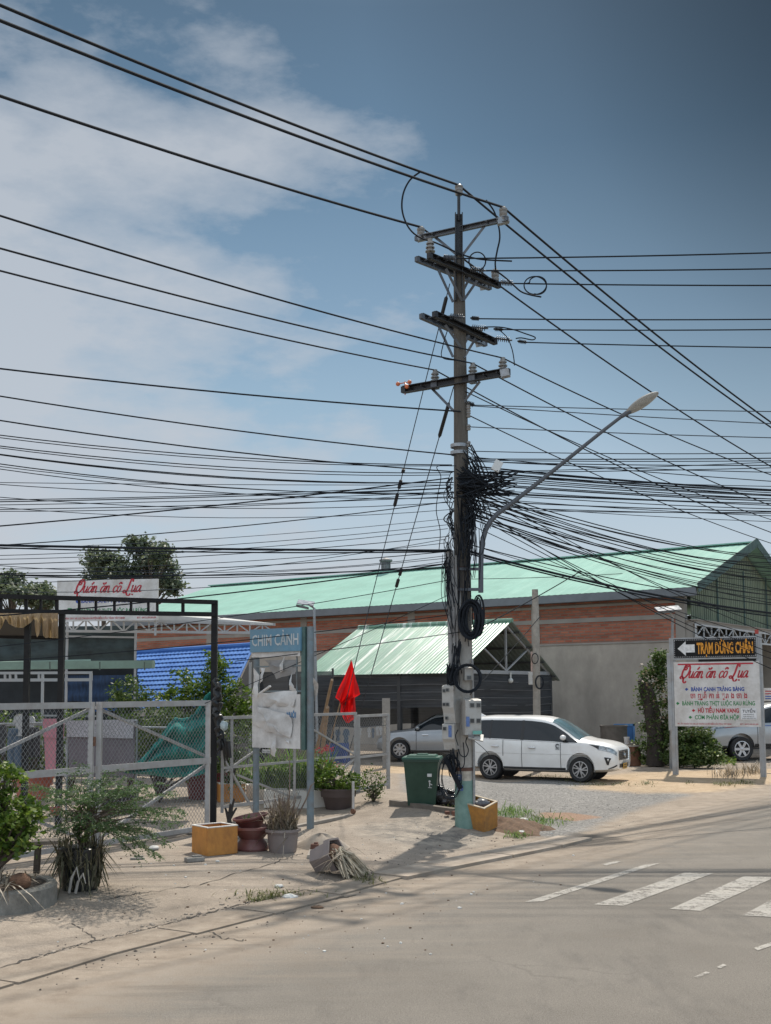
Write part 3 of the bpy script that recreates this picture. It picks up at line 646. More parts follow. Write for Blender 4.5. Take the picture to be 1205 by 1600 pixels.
# the right-hand bundles
GR = 'heavy cable bundle right of the pole'; LR = 'black cable in the heavy level bundle running from the pole to the right edge'
random.seed(5)
for i_ in range(15):
    sy = 728+i_*2.9+random.uniform(-4, 4); ey = 764+i_*1.8+random.uniform(-3, 3)
    strand(random.uniform(728, 750), sy, 1205, ey, CD, random.uniform(.002, .012), random.choice([.008, .010, .015]), g=GR, lab=LR)
GR3 = 'upper level cables right of the pole'; LR3 = 'thin cable among the level ones above the heavy bundle on the right'
for sy, ey, r_ in ((705, 708, .008), (717, 716, .010), (719, 720, .008), (721, 727, .009), (738, 731, .008), (720, 738, .008), (714, 752, .008), (742, 760, .007), (738, 722, .007)):
    strand(random.uniform(730, 742), sy, 1205, ey, CD, random.uniform(.002, .008), r_, g=GR3, lab=LR3)
GR4 = 'lower level cables right of the pole'; LR4 = 'thin cable among the level ones under the heavy bundle on the right'
for sy, ey, r_ in ((782, 799, .010), (790, 802, .008), (776, 806, .007), (786, 815, .006), (770, 795, .008), (795, 800, .007)):
    strand(random.uniform(728, 745), sy, 1205, ey, CD, random.uniform(.006, .012), r_, g=GR4, lab=LR4)
GF = 'cables fanning down to the right'; LF = 'black cable in the fan falling from the pole over the warehouse gable'
random.seed(9)
for i_ in range(20):
    t = i_/19; sy = 762+t*50+random.uniform(-10, 10); ey = 868+t*70+random.uniform(-8, 8)
    wire(PP(random.uniform(728, 746), sy, -.15), (1205, ey), (.70, .71), random.uniform(.008, .018), random.choice([.007, .009, .011]), name='service_cable', label=LF, group=GF, cat='cable', extra=32, n=44)
GF2 = 'steep cables falling behind the lamp'; LF2 = 'thin cable falling steeply from the pole to the junction over the brick wall'
for sx, sy, ex, ey, r_ in ((740, 790, 935, 908, .009), (742, 805, 928, 906, .008), (736, 820, 940, 910, .007), (744, 800, 955, 912, .008), (733, 850, 900, 900, .006), (738, 760, 1060, 930, .008), (742, 775, 1110, 945, .008)):
    wire(PP(sx, sy, -.15), (ex, ey), (.80, .60), .016, r_, name='service_cable', label=LF2, group=GF2, cat='cable', extra=9, n=30)
for sx, sy, ey, r_, lb in ((720, 858, 958, .022, 'thick black cable falling from the pole over the roof edge to the gable'), (722, 862, 963, .014, 'cable lashed under the thick one falling over the roof edge'),
                           (730, 850, 945, .010, 'thin cable just above the thick one falling over the roof edge')):
    wire(PP(sx, sy, -.15), (1205, ey), (.88, .47), .016, r_, name='service_cable', label=lb, cat='cable', extra=30)
for sx, sy, ex, ey, d_, r_, lb in ((716, 905, 960, 897, (.88, .47), .006, 'thin level wire along the green warehouse roof to the right'), (735, 1085, 840, 968, (.45, .9), .008, 'thin wire rising from the meter boxes to the small concrete post'),
                                   (741, 985, 900, 897, (.6, .8), .010, 'black wire rising right from the cable coils to the roof edge')):
    wire(PP(sx, sy, -.15), (ex, ey), d_, .012, r_, name='service_wire', label=lb, extra=.2)
# the knots of cable on the shaft: nobody could count these
def arcs(name, sets, label):
    """drooping leads between two boxes of points on and beside the shaft: (box a, box b, belly, count, radius)"""
    mb = MB()
    for (a, b, belly, n, rr) in sets:
        for _ in range(n):
            p = (random.uniform(a[0], a[2]), random.uniform(a[1], a[3])); q = (random.uniform(b[0], b[2]), random.uniform(b[1], b[3])) if len(b) == 4 else (p[0]+random.uniform(-2, 3), p[1]+random.uniform(b[0], b[1]))
            c = ((p[0]+q[0])/2+random.uniform(belly[0], belly[2]), (p[1]+q[1])/2+random.uniform(belly[1], belly[3])); d0, d1, d2 = [random.uniform(-.40, -.05) for _ in range(3)]
            mb.tube([PP(p[0]*(1-t)**2+2*c[0]*t*(1-t)+q[0]*t*t, p[1]*(1-t)**2+2*c[1]*t*(1-t)+q[1]*t*t, d0*(1-t)**2+2*d1*t*(1-t)+d2*t*t) for t in np.linspace(0, 1, 13)], rr*random.uniform(.7, 1.35), 5)
    o = mb.build(name, WIRE, org=PP(720, sets[0][0][1], -.2), smooth=True); return tag(o, label, 'cable tangle', kind='stuff')
random.seed(21)
arcs('cable_tangle', [((712, 728, 726, 778), (755, 735, 812, 776), (-8, 2, 6, 16), 46, .010), ((714, 738, 724, 768), (742, 742, 760, 766), (-4, 2, 4, 10), 34, .014), ((722, 700, 730, 790), (18, 62), (14, -6, 44, 10), 40, .009), ((720, 770, 734, 800), (724, 830, 742, 905), (0, -10, 18, 10), 18, .008), ((712, 765, 722, 790), (716, 850, 730, 900), (-4, 0, 4, 0), 4, .010), ((728, 740, 742, 775), (744, 795, 770, 830), (0, -14, 14, 10), 12, .008), ((730, 690, 738, 720), (745, 735, 765, 765), (0, -12, 10, 4), 10, .008)], 'dense black knot of cables on the right of the shaft beside the lamp arm')
arcs('cable_tangle', [((702, 735, 710, 800), (12, 50), (-26, -4, -6, 8), 18, .008), ((698, 830, 708, 880), (10, 50), (-20, -4, -4, 8), 16, .006), ((700, 800, 728, 850), (702, 880, 736, 960), (-9, 0, 9, 0), 10, .006), ((702, 880, 732, 930), (706, 960, 740, 1030), (-7, 0, 7, 0), 7, .007), ((696, 868, 706, 884), (690, 900, 712, 960), (-10, 0, 4, 8), 8, .007)], 'thin messy wires wound about the left of the shaft above the roofs')
def hang(pix, label, r=.009, dy=-.2, cat='wire', group=None): return loop(pix, r, label, dy, 'hanging_wire', group=group)
GH = 'wires hanging down the shaft'
for i_ in range(16):
    x0 = random.uniform(722, 752); y0 = random.uniform(780, 830); L_ = random.uniform(40, 150); bx = random.uniform(-8, 12)
    hang([(x0, y0), (x0+bx*.4, y0+L_*.3), (x0+bx, y0+L_*.65), (x0+bx*.3, y0+L_)], 'loose black wire hanging down beside the shaft under the cable knot', .007, random.uniform(-.32, -.18), group=GH)
for i_ in range(9):
    x0 = random.uniform(690, 712); y0 = random.uniform(800, 880); L_ = random.uniform(50, 130); bx = random.uniform(-10, 8)
    hang([(x0, y0), (x0+bx, y0+L_*.4), (x0+bx*.5, y0+L_*.7), (x0+8, y0+L_)], 'thin wire hanging down the left side of the shaft', .006, random.uniform(-.3, -.2), group='wires hanging left of the shaft')
hang([(707, 728), (683, 729), (689, 745), (684, 775), (682, 800), (688, 830), (686, 860)], 'long thin cable looping down left of the shaft', .008)
def coil(name, cx, cy, rx, ry, turns, r, label, spread=4, dy=-.3):
    pts = []
    for a in np.linspace(0, turns*2*math.pi, turns*22):
        k = 1+random.uniform(-.02, .02); w = math.sin(a*.37)*spread
        pts.append(PP(cx+(rx+w)*math.cos(a)*k, cy+(ry+w*.8)*math.sin(a)*k, dy+.06*math.sin(a*.21)))
    mb = MB(); mb.tube(pts, r, 6); o = mb.build(name, WIRE, org=PP(cx, cy, dy), smooth=True); return tag(o, label, 'cable coil')
coil('cable_coil', 736, 968, 13, 26, 30, .010, 'thick hank of black cable hung on the shaft beside the carport roof', 7)
coil('cable_coil', 748, 962, 7, 30, 5, .009, 'narrow hank of black cable hanging at the right of the thick hank', 3, -.25)
coil('cable_coil', 731, 1060, 20, 21, 8, .011, 'round black cable ring hung over the meter boxes', 1.8, -.42)
coil('cable_coil', 704, 1214, 15, 32, 4, .0075, 'loose loops of black cable beside the wheelie bin', 4, -.2)
# white antenna
an = thing('wifi_antenna', PP(776, 735, -.3), 'small white panel antenna tilted beside the cable knot', 'antenna')
MB().bbox(PP(777, 728, -.3), (.15, .05, .2), .012, Matrix.Rotation(R(28), 3, 'Y')).build('panel', pm('antenna_white', (.55, .56, .55), .4, var=.05), an)
MB().tube([PP(774, 738, -.28), PP(768, 752, -.25), PP(740, 760, -.15)], .012, 6).build('mast', DKM, an)
# ------------------------------------------------------------------ meter boxes on the shaft
BXM = pm('meter_box_grey', (.40, .39, .37), .5, var=.08, scale=6, dirt=(.2, .17, .13), damt=.6, dscale=6)
WIN = pm('meter_window', (.03, .035, .04), .15, var=.2); STK = pm('sticker_blue', (.09, .15, .33), .5, var=.3, scale=30); STW = pm('sticker_white', (.55, .56, .56), .5, var=.1); STT = pm('sticker_teal', (.13, .33, .28), .5, var=.2)
def meter(px0, py0, px1, py1, rot, label, wins, dy=-.34, depth=.22, taper=0, stk=()):
    a, b = PP(px0, py0, dy), PP(px1, py1, dy); c = (a+b)/2; w = abs(b.x-a.x); h = abs(a.z-b.z)
    o = thing('meter_box', Vector((c.x, c.y, b.z)), label, 'meter box', rz=rot, local=True)
    mb = MB(); pf = [(-w/2, 0), (w/2, 0), (w/2, h), (-w/2, h)]
    d = depth
    prof = [(d/2, 0), (-d/2*(1-taper), 0), (-d/2*(1-taper*.6), h*.28), (-d/2, h*.42), (-d/2, h*.97), (-d/2+.03, h), (d/2, h+.02)]
    mb.prism([(-w/2, y, z) for y, z in prof], None, (w, 0, 0)); mb.build('box_body', BXM, o)
    for u, v, s_ in wins:
        yy = -d/2 if v > .42 else -d/2*(1-taper*.6)+.0
        q = MB(); q.box((w*(u-.5), yy-.006, h*v), (s_*1.15, .012, s_*1.15)); wf = q.build('window_frame', pm('meter_frame', (.22, .22, .21), .5), o)
        MB().box((w*(u-.5), yy-.014, h*v), (s_*.85, .006, s_*.85)).build('window', WIN, wf)
    for u, v, sw, sh, m_ in stk:
        MB().box((w*(u-.5), -d/2-.006, h*v), (sw, .004, sh)).build('sticker', m_, o)
    return o
meter(724, 1093, 750, 1148, R(10), 'grey meter box with four square windows on the right of the shaft', [(.42, .84, .075), (.82, .84, .075), (.42, .40, .075), (.82, .40, .075)], -.34, .26, .15, [(.14, .38, .06, .17, STK), (.72, .07, .16, .06, STT)])
meter(695, 1071, 716, 1130, R(-32), 'tall grey meter box with slanted lower front on the left of the shaft', [(.2, .86, .055), (.2, .5, .055), (.5, .88, .055), (.5, .5, .055), (.3, .14, .05)], -.20, .26, .5)
meter(695, 1131, 716, 1171, R(-28), 'short grey meter box below the tall slanted one', [(.22, .82, .06)], -.20, .26, .55, [(.66, .72, .06, .2, STK)])
meter(725, 1043, 738, 1063, R(8), 'small pale breaker box high on the shaft inside the black cable ring', [(.5, .2, .07)], -.26, .14, 0)
o = thing('open_meter_lid', PP(741, 1152, -.4), 'grey box lid hanging open under the right-hand meter box', 'box lid')
MB().bbox(PP(744, 1151, -.42), (.26, .2, .025), .006, Matrix.Rotation(R(14), 3, 'Y') @ Matrix.Rotation(R(32), 3, 'X')).build('lid', BXM, o); MB().bbox(PP(736, 1152, -.46), (.1, .08, .09), .01).build('breaker', pm('breaker_dark', (.14, .14, .14), .5), o)
for i_, (px, py, w, h, m_) in enumerate(((716, 1214, .10, .11, STK), (718, 1230, .115, .10, STK), (729, 1209, .14, .22, STW))):
    def cyl(u, v, px=px, py=py, w=w, h=h):
        c = PP(px, py, 0); ax_ = PB.lerp(top, (c.z-PB.z)/(top.z-PB.z)); r_ = .181-(.2)*(0) ; r_ = .180-.082*((c.z-PB.z)/(top.z-PB.z))+.004
        th = math.asin(max(-.95, min(.95, (c.x-ax_.x)/r_))); t = th+(u-.5)*w/r_; return (ax_.x+r_*math.sin(t), ax_.y-r_*math.cos(t), c.z+(v-.5)*h)
    MB().grid(cyl, 6, 1).build('pasted_notice', m_ if i_ < 2 else pm('faded_notice', (.40, .36, .30), .8, var=.3, scale=12), pole)
    if i_ < 2: MB().grid(lambda u, v, c=cyl: (lambda p: (p[0], p[1]-.003, p[2]))(c(.15+.7*u, .55+.2*v)), 6, 1).build('notice_lettering', STW, pole); MB().grid(lambda u, v, c=cyl: (lambda p: (p[0], p[1]-.003, p[2]))(c(.15+.5*u, .2+.15*v)), 6, 1).build('notice_lettering', STW, pole)
hang([(716, 1165), (712, 1150), (716, 1140)], 'short black lead under the short meter box', .009, -.4)
hang([(730, 1152), (728, 1160), (732, 1172), (728, 1182), (720, 1180), (716, 1170)], 'grey-black lead looping between the meter boxes', .010, -.32)
hang([(742, 1158), (752, 1166), (762, 1176), (768, 1186)], 'thin black lead curling down from the open lid', .006, -.35)
hang([(708, 1172), (716, 1195), (722, 1200), (726, 1190), (724, 1160)], 'black lead sagging below the meter boxes to the shaft', .010, -.28)
hang([(695, 1184), (701, 1194), (708, 1208), (716, 1224), (720, 1232)], 'thick black taped lead slanting down to the pole foot', .05, -.18)
random.seed(4)
arcs('cable_tangle', [((704, 1168, 716, 1180), (20, 40), (-8, -2, 4, 10), 16, .010), ((697, 1036, 712, 1046), (696, 1062, 710, 1080), (-4, -2, 4, 6), 26, .010), ((708, 990, 722, 1010), (704, 1040, 722, 1075), (-4, 0, 4, 0), 14, .009)], 'black leads bunched round the meter boxes low on the shaft')
# ------------------------------------------------------------------ warehouse
def brick_mat(name='thin_red_brick'):
    m, nt, b = newmat(name)
    tc = nt.nodes.new('ShaderNodeTexCoord'); sp = nt.nodes.new('ShaderNodeSeparateXYZ'); nt.links.new(tc.outputs['Object'], sp.inputs[0])
    cb = nt.nodes.new('ShaderNodeCombineXYZ'); nt.links.new(math_(nt, 'ADD', sp.outputs[0], sp.outputs[1]), cb.inputs[0]); nt.links.new(sp.outputs[2], cb.inputs[1])
    br = nt.nodes.new('ShaderNodeTexBrick'); br.inputs['Scale'].default_value = 1; br.inputs['Mortar Size'].default_value = .022; br.inputs['Brick Width'].default_value = .34; br.inputs['Row Height'].default_value = .115
    br.inputs['Color1'].default_value = (.30, .085, .05, 1); br.inputs['Color2'].default_value = (.42, .145, .085, 1); br.inputs['Mortar'].default_value = (.24, .15, .11, 1)
    nt.links.new(cb.outputs[0], br.inputs[0]); n = noise(nt, 1.2, detail=6, stretch=(.4, .4, 2.5)); r = ramp(nt, [(.35, .7), (.7, 1.2)]); nt.links.new(n, r.inputs[0])
    c = mixc(nt, br.outputs[0], r.outputs[0], 1, 'MULTIPLY'); n2 = noise(nt, 4, detail=6, stretch=(.25, .25, 4)); k = ramp(nt, [(.56, 0.0), (.72, .55)]); nt.links.new(n2, k.inputs[0])
    c = mixc(nt, c, (.30, .26, .23), k.outputs[0]); nt.links.new(c, b.inputs['Base Color']); b.inputs['Roughness'].default_value = .9
    bp = nd(nt, 'ShaderNodeBump', i_Strength=.5, i_Distance=.02); nt.links.new(br.outputs['Fac'], bp.inputs['Height']); bp.invert = True; nt.links.new(bp.outputs[0], b.inputs['Normal']); return m
BRK = brick_mat()
REND = pm('grey_cement_render', (.38, .335, .285), .9, var=.12, scale=1.2, bump=.15, bscale=20, dirt=(.20, .18, .155), damt=.6, dscale=.7, dstretch=(1, 1, .5))
BEAM = pm('concrete_beam', (.30, .275, .245), .9, var=.2, scale=3, dirt=(.13, .12, .11), damt=.5)
def roof_metal(name, c, streak=(.40, .42, .40), amt=.35, rough=.38, per=.0, spec=.5):
    m, nt, b = newmat(name)
    n = noise(nt, .7, detail=5); s = noise(nt, 2.0, detail=6, rough=.7, stretch=(2.6, .10, .10)); r = ramp(nt, [(.35, sc3(c, .88)), (.7, sc3(c, 1.1))]); nt.links.new(n, r.inputs[0])
    k = ramp(nt, [(.55, 0.0), (.61, amt)]); nt.links.new(s, k.inputs[0]); cc = mixc(nt, r.outputs[0], streak, k.outputs[0])
    nt.links.new(cc, b.inputs['Base Color']); rr = ramp(nt, [(.4, rough), (.65, rough+.2)]); nt.links.new(s, rr.inputs[0]); nt.links.new(rr.outputs[0], b.inputs['Roughness']); b.inputs['Specular IOR Level'].default_value = spec
    return m
MINT = roof_metal('mint_green_roof_sheet', (.225, .405, .34), (.31, .43, .385), .3, .7, spec=.2)
WA = math.atan2(-.573, .82)                       # the building's front axis
W0 = Vector((P(1072, 1000, 41.5).x, 41.5, 0))
wh = thing('warehouse', W0, 'long warehouse with mint green metal roof, red brick upper wall and grey rendered base', 'warehouse', rz=WA, local=True)
LW, WD, HW = 30.0, 13.2, 6.15
mb = MB(); mb.box((-LW/2, .1, 2.13), (LW, .2, 4.26)); mb.build('rendered_wall', REND, wh)
mb = MB(); mb.box((-LW/2, .1, 5.20), (LW-.7, .194, 1.88)); mb.build('brick_wall', BRK, wh)
for z, h in ((4.30, .07), (5.22, .17), (5.78, .10)): MB().box((-LW/2, .07, z), (LW-.75, .22, h)).build('ring_beam', BEAM, wh)
for x in (-.18, -6.2, -12.2, -18.2, -24.2, -29.8): MB().box((x, .085, 5.20), (.36, .235, 1.90) if x < -1 else (.36, .27, 1.92)).build('column', BEAM, wh)
mb = MB(); mb.box((-LW-.1, WD/2, 3.05), (.2, WD, 6.1)); mb.box((-LW/2, WD-.1, 3.05), (LW, .2, 6.1)); mb.build('rear_wall', REND, wh)
RH = 8.58
def corr(x0, x1, ya, za, yb, zb, per, amp, n_up=8):       # ribbed sheet between two eave/ridge lines along x
    mb = MB(); nx_ = int((x1-x0)/per*4); s_ = Vector((0, yb-ya, zb-za)); nrm = Vector((0, -(zb-za), yb-ya)).normalized()
    mb.grid(lambda u, v: Vector((x0+(x1-x0)*u, ya, za))+s_*v+nrm*(amp if (round(u*nx_) % 4) in (0, 1) else 0), nx_, n_up); return mb
corr(-LW-.5, .75, -.75, HW+.06, WD/2, RH, .26, .007).build('roof_slope', MINT, wh)
corr(-LW-.5, .75, WD+.75, HW+.06, WD/2, RH, .5, .014).build('roof_slope', MINT, wh)
MB().bar((-LW-.5, WD/2, RH+.04), (.78, WD/2, RH+.04), .45, .05).build('ridge_cap', MINT, wh)
FAS = pm('grey_gutter', (.135, .15, .165), .6, .2, var=.15, scale=2)
mb = MB(); mb.box((-LW/2+.1, -.72, HW-.10), (LW+1.2, .16, .30)); mb.box((-LW/2, -.36, HW-.20), (LW+.8, .60, .05)); mb.build('eave_gutter', FAS, wh)
BARG = pm('green_barge_trim', (.085, .14, .13), .75, spec=.2, var=.3, scale=4, dirt=(.07, .08, .08), damt=.6)
for s_ in (-1, 1):
    MB().bar((.78, WD/2+s_*(WD/2+.75), HW+.03), (.78, WD/2, RH+.02), .03, .36, up=(0, 0, 1)).build('barge_board', BARG, wh)
CLAD = pm('stained_green_cladding', (.20, .235, .165), .75, var=.25, scale=2.5, dirt=(.10, .13, .10), damt=.75, dscale=1.1, dstretch=(.6, 2, .35), stretch=(1, 6, .3))
mb = MB(); mb.add([(.05, .45, 5.05), (.05, WD, 5.05), (.05, WD, HW-.05), (.05, WD/2, RH-.1), (.05, .45, HW+.1)], [(0, 1, 2, 3, 4)])
for y in np.arange(.5, WD, .24): mb.box((.062, y, (5.06+min(RH-.15, HW+(RH-HW)*(1-abs(y-WD/2)/(WD/2))-.1))/2), (.03, .035, max(.1, min(RH-.15, HW+(RH-HW)*(1-abs(y-WD/2)/(WD/2))-.1)-5.06)))
mb.build('gable_cladding', CLAD, wh)
for y in (3.4, 6.8, 10.0): MB().box((.1, y, 6.3), (.05, .06, 2.3)).build('cladding_seam', BARG, wh)
MB().box((.2, WD/2, 4.98), (.5, WD, .12)).build('lintel', BEAM, wh)
mb = MB(); mb.box((-1.2, WD/2, 2.4), (.1, WD-.4, 4.8)); mb.build('doorway_shade_sheet', pm('interior_shade', (.012, .012, .013), .95), wh)  # near-black sheet inside the opening stands in for interior shade
TRW = pm('white_truss_paint', (.42, .43, .44), .5, var=.12, scale=6)
mb = MB()
for z in (4.42, 4.88): mb.bar((.42, -.1, z), (.42, WD, z), .07, .07)
for i_ in range(15):
    y = -.1+i_*.86; mb.bar((.42, y, 4.42), (.42, y, 4.88), .045, .045); mb.bar((.42, y, 4.88 if i_ % 2 else 4.42), (.42, y+.86, 4.42 if i_ % 2 else 4.88), .04, .04)
mb.build('door_truss', TRW, wh)
MB().box((.28, WD/2-.1, 5.06), (.44, WD, .04)).build('door_canopy', BEAM, wh)
MB().box((.12, .25, 2.5), (.3, .5, 5.0)).build('corner_pier', BEAM, wh)
# roof ventilator
rl = Vector((math.cos(WA), math.sin(WA), 0)); wv = Vector((-math.sin(WA), math.cos(WA), 0))
sx = min(np.arange(-29, 0, .05), key=lambda x: abs((lambda p: PPX+F*p.x/p.y)(W0+rl*float(x)+wv*WD/2)-603)); c = Vector((float(sx), WD/2, RH))
mb = MB(); mb.lathe([(.22, -.1), (.22, .55), (.34, .58), (.34, .66), (.001, .78)], c, 12)
for k_ in range(12): a = k_*math.pi/6; mb.box(c+Vector((.23*math.cos(a), .23*math.sin(a), .3)), (.02, .02, .5))
mb.build('roof_ventilator', pm('ventilator_grey', (.16, .16, .165), .6, .3, var=.3, scale=8), wh)
# ------------------------------------------------------------------ carport shed, parallel to the warehouse
SH0 = Vector((P(713, 1048, 36).x, 36, 0)); SL_, SW, SE, SR = 6.3, 6.6, 3.12, 4.88
sh = thing('carport_shed', SH0, 'open carport with ribbed pale green tin roof, white gable truss and black shade-net walls', 'carport', rz=WA, local=True)
TIN = roof_metal('pale_green_tin', (.16, .29, .21), (.60, .64, .60), .9, .28, spec=.6)
corr(-SL_, .25, -.25, SE-.06, SW/2, SR, .14, .013).build('roof_slope', TIN, sh)
DT = roof_metal('roof_underside_tin', (.20, .24, .22), (.25, .27, .26), .3, .5)
mb = MB(); s2 = lambda u, v: Vector((-SL_+(SL_+.25)*u, SW/2+(SW/2+.35)*v, SR-(SR-SE+.25)*v-.35*max(0, v-.85)*4*(v-.85)))
mb.grid(lambda u, v: s2(u, v)+Vector((0, 0, .02 if round(u*136) % 4 < 2 else 0)), 136, 10); mb.build('roof_slope', DT, sh)
MB().tube([(-SL_, SW/2, SR+.03), (.28, SW/2, SR+.03)], .08, 8).build('ridge_cap', TIN, sh)
WST = pm('white_steel', (.33, .34, .35), .5, var=.12, scale=6, dirt=(.2, .15, .11), damt=.3, dscale=3)
for x, n_ in ((0, 'gable_truss'), (-SL_+.1, 'gable_truss')):
    mb = MB(); mb.bar((x, -.1, SE), (x, SW+.1, SE), .1, .12); mb.bar((x, -.1, SE), (x, SW/2, SR-.12), .06, .07); mb.bar((x, SW+.1, SE-.12), (x, SW/2, SR-.12), .06, .07)
    mb.bar((x, SW/2, SE), (x, SW/2, SR-.1), .06, .06); mb.bar((x, SW/2, SE+.05), (x, SW*.26, SE+.82), .05, .05); mb.bar((x, SW/2, SE+.05), (x, SW*.74, SE+.82), .05, .05); mb.build(n_, WST, sh)
mb = MB()
for v in (.15, .4, .65, .9): mb.bar(s2(0, v)-Vector((0, 0, .07)), s2(1, v)-Vector((0, 0, .07)), .05, .06); mb.bar((-SL_, SW/2*(1-v), SR-(SR-SE)*v-.08), (.1, SW/2*(1-v), SR-(SR-SE)*v-.08), .05, .06)
mb.build('purlins', pm('dark_purlin', (.05, .05, .05), .6), sh)
PST = pm('post_concrete', (.27, .25, .225), .9, var=.2, scale=5)
for x, y in ((-SL_+.4, 0), (-SL_+.4, SW), (0, SW), (-2.2, 0)): MB().box((x, y, SE/2), (.13, .13, SE)).build('post', pm('dark_post', (.05, .05, .05), .7), sh)
def net_mat():
    m, nt, b = newmat('black_shade_net'); s = noise(nt, 2.2, detail=6, stretch=(.3, .3, 9)); r = ramp(nt, [(.35, (.028, .030, .033)), (.75, (.075, .077, .082))]); nt.links.new(s, r.inputs[0])
    nt.links.new(r.outputs[0], b.inputs['Base Color']); b.inputs['Roughness'].default_value = .9; t = nt.nodes.new('ShaderNodeBsdfTransparent'); x = nd(nt, 'ShaderNodeMixShader', i_0=.86)
    nt.links.new(t.outputs[0], x.inputs[1]); nt.links.new(b.outputs[0], x.inputs[2]); nt.links.new(x.outputs[0], nt.nodes['Material Output'].inputs[0]); return m
NET = net_mat()
def net(p, q, z0, z1, name='shade_net', sag=.05, parent=None, mat=NET, org=None):
    p = Vector(p); q = Vector(q); n = Vector((-(q-p).y, (q-p).x, 0)).normalized(); mb = MB()
    mb.grid(lambda u, v: (lambda b_: (b_.x, b_.y, z1+(z0-z1)*v+.03*math.sin(u*9)*v))(p.lerp(q, u)+n*sag*(math.sin(u*17)*.4+math.sin(v*13+u*3)*.5)), 40, 14); return mb.build(name, mat, parent, org=org, smooth=True)
net((-SL_+.3, -.02, 0), (.0, -.02, 0), 1.95, SE-.1, parent=sh); net((.04, .1, 0), (.04, SW, 0), 1.62, SE-.08, parent=sh); net((-SL_+.2, SW-.1, 0), (0, SW-.1, 0), .3, SE-.15, parent=sh); net((-SL_+.3, 0, 0), (-SL_+.3, SW, 0), 1.2, SE-.1, parent=sh)
WL = pm('net_wire', (.20, .20, .20), .5)
mb = MB()
for z in (1.75, 2.0, 2.25, 2.52, 2.8): mb.tube([(.07, .1+SW*t, z+.02*math.sin(t*7)) for t in np.linspace(0, .98, 8)], .006, 5)
for z in (2.2, 2.45, 2.7): mb.tube([(-SL_*t, -.06, z+.02*math.sin(t*9)) for t in np.linspace(0, .98, 8)], .006, 5)
mb.build('net_tie_wires', WL, sh)
mb = MB(); mb.ball((.1, SW*.52, SE-.28), .09, 10); mb.tube([(.1, SW*.52, SE-.2), (.1, SW*.52, SE)], .03, 6); mb.build('bulb', pm('frosted_bulb', (.55, .55, .52), .3), sh)
MB().box((-SL_/2, SW/2, .02), (SL_+.6, SW+.8, .12)).build('floor_slab', BEAM, sh)
# concrete gate post at the left of the shed with a pasted notice
o = thing('concrete_post', GT(604, 1200), 'square concrete post with a small pale notice beside the end of the mesh fence', 'post'); pz = GT(604, 1200)
MB().box(pz+Vector((0, 0, 1.05)), (.24, .22, 2.1)).build('shaft', PST, o); MB().box(pz+Vector((.0, -.118, 1.25)), (.15, .008, .5)).build('pasted_notice', pm('faded_notice', (.40, .36, .30), .8), o)
# small concrete post by the shed's right side
cp = Vector((P(838, 1117, 34.6).x, 34.6, 0)); o = thing('concrete_post', cp, 'thin concrete service post with switch box rising above the carport roof, behind the white van', 'post')
MB().tube([cp, P(838, 1000, 34.6), P(836, 921, 34.6)], [.12, .11, .095], 12).build('shaft', pm('small_post_concrete', (.30, .275, .24), .9, var=.25, scale=5, dirt=(.15, .13, .11), damt=.5), o, smooth=True)
MB().bbox(P(829, 1060, 34.3), (.12, .12, .38), .01).build('switch_box', BXM, o); MB().tube([P(831, 1018, 34.4), P(831, 1050, 34.4)], .03, 8).build('conduit', pm('pinkish_pipe', (.34, .24, .20), .6), o)
mb = MB(); mb.tube([P(843+6*math.cos(a), 1066+10*math.sin(a), 34.3) for a in np.linspace(0, 19, 50)], .025, 5); mb.build('cable_loop', WIRE, o); mb = MB(); mb.tube([P(836+5*math.cos(a), 1029+8*math.sin(a), 34.3) for a in np.linspace(0, 13, 40)], .015, 5); mb.build('cable_loop', WIRE, o)
# ------------------------------------------------------------------ solar lamps
def solar(base, topp, c, w, tilt, label):
    o = thing('solar_lamp', base, label, 'solar lamp'); mb = MB(); mb.tube([base, base.lerp(topp, .6), topp], [.05, .045, .04], 10); mb.tube([topp, topp.lerp(c, .8)], .03, 8); mb.build('post', GALV, o, smooth=True)
    MB().bbox(c, (w, .42, .035), .008, Matrix.Rotation(tilt, 3, 'Y') @ Matrix.Rotation(R(20), 3, 'X')).build('solar_panel', pm('solar_panel', (.22, .24, .27), .25, var=.2), o)
    MB().bbox(c+Vector((-.1, 0, -.12)), (w*.75, .26, .06), .015, Matrix.Rotation(tilt*1.6, 3, 'Y')).build('lamp_head', LH, o); return o
b = GT(503, 1200); solar(Vector((P(497, 1030, 33).x, 33, 0)), P(491, 950, 33), P(478, 942, 33), .5, R(8), 'solar street lamp on a thin grey pole left of the carport roof')
solar(GT(1057, 1203)+Vector((-.05, .5, 0)), P(1051, 965, 34.8), P(1044, 951, 34.6), .75, R(-4), 'solar street lamp on a thin pole behind the left edge of the arrow sign')
# ------------------------------------------------------------------ vehicles
def pchip(xk, yk, x):
    xk = np.array(xk, float); yk = np.array(yk, float); h = np.diff(xk); d = np.diff(yk)/h; m = np.zeros_like(yk)
    m[0], m[-1] = d[0], d[-1]
    for i_ in range(1, len(yk)-1):
        if d[i_-1]*d[i_] > 0: w1 = 2*h[i_]+h[i_-1]; w2 = h[i_]+2*h[i_-1]; m[i_] = (w1+w2)/(w1/d[i_-1]+w2/d[i_])
    k = np.clip(np.searchsorted(xk, x)-1, 0, len(h)-1); t = (x-xk[k])/h[k]
    return (1+2*t)*(1-t)**2*yk[k]+t*(1-t)**2*h[k]*m[k]+t*t*(3-2*t)*yk[k+1]+t*t*(t-1)*h[k]*m[k+1]
GLASS = pm('tinted_car_glass', (.010, .014, .018), .06, var=.1, spec=.45)
WSG = pm('windscreen_glass', (.09, .15, .17), .05, var=.3, scale=2, spec=1.0)
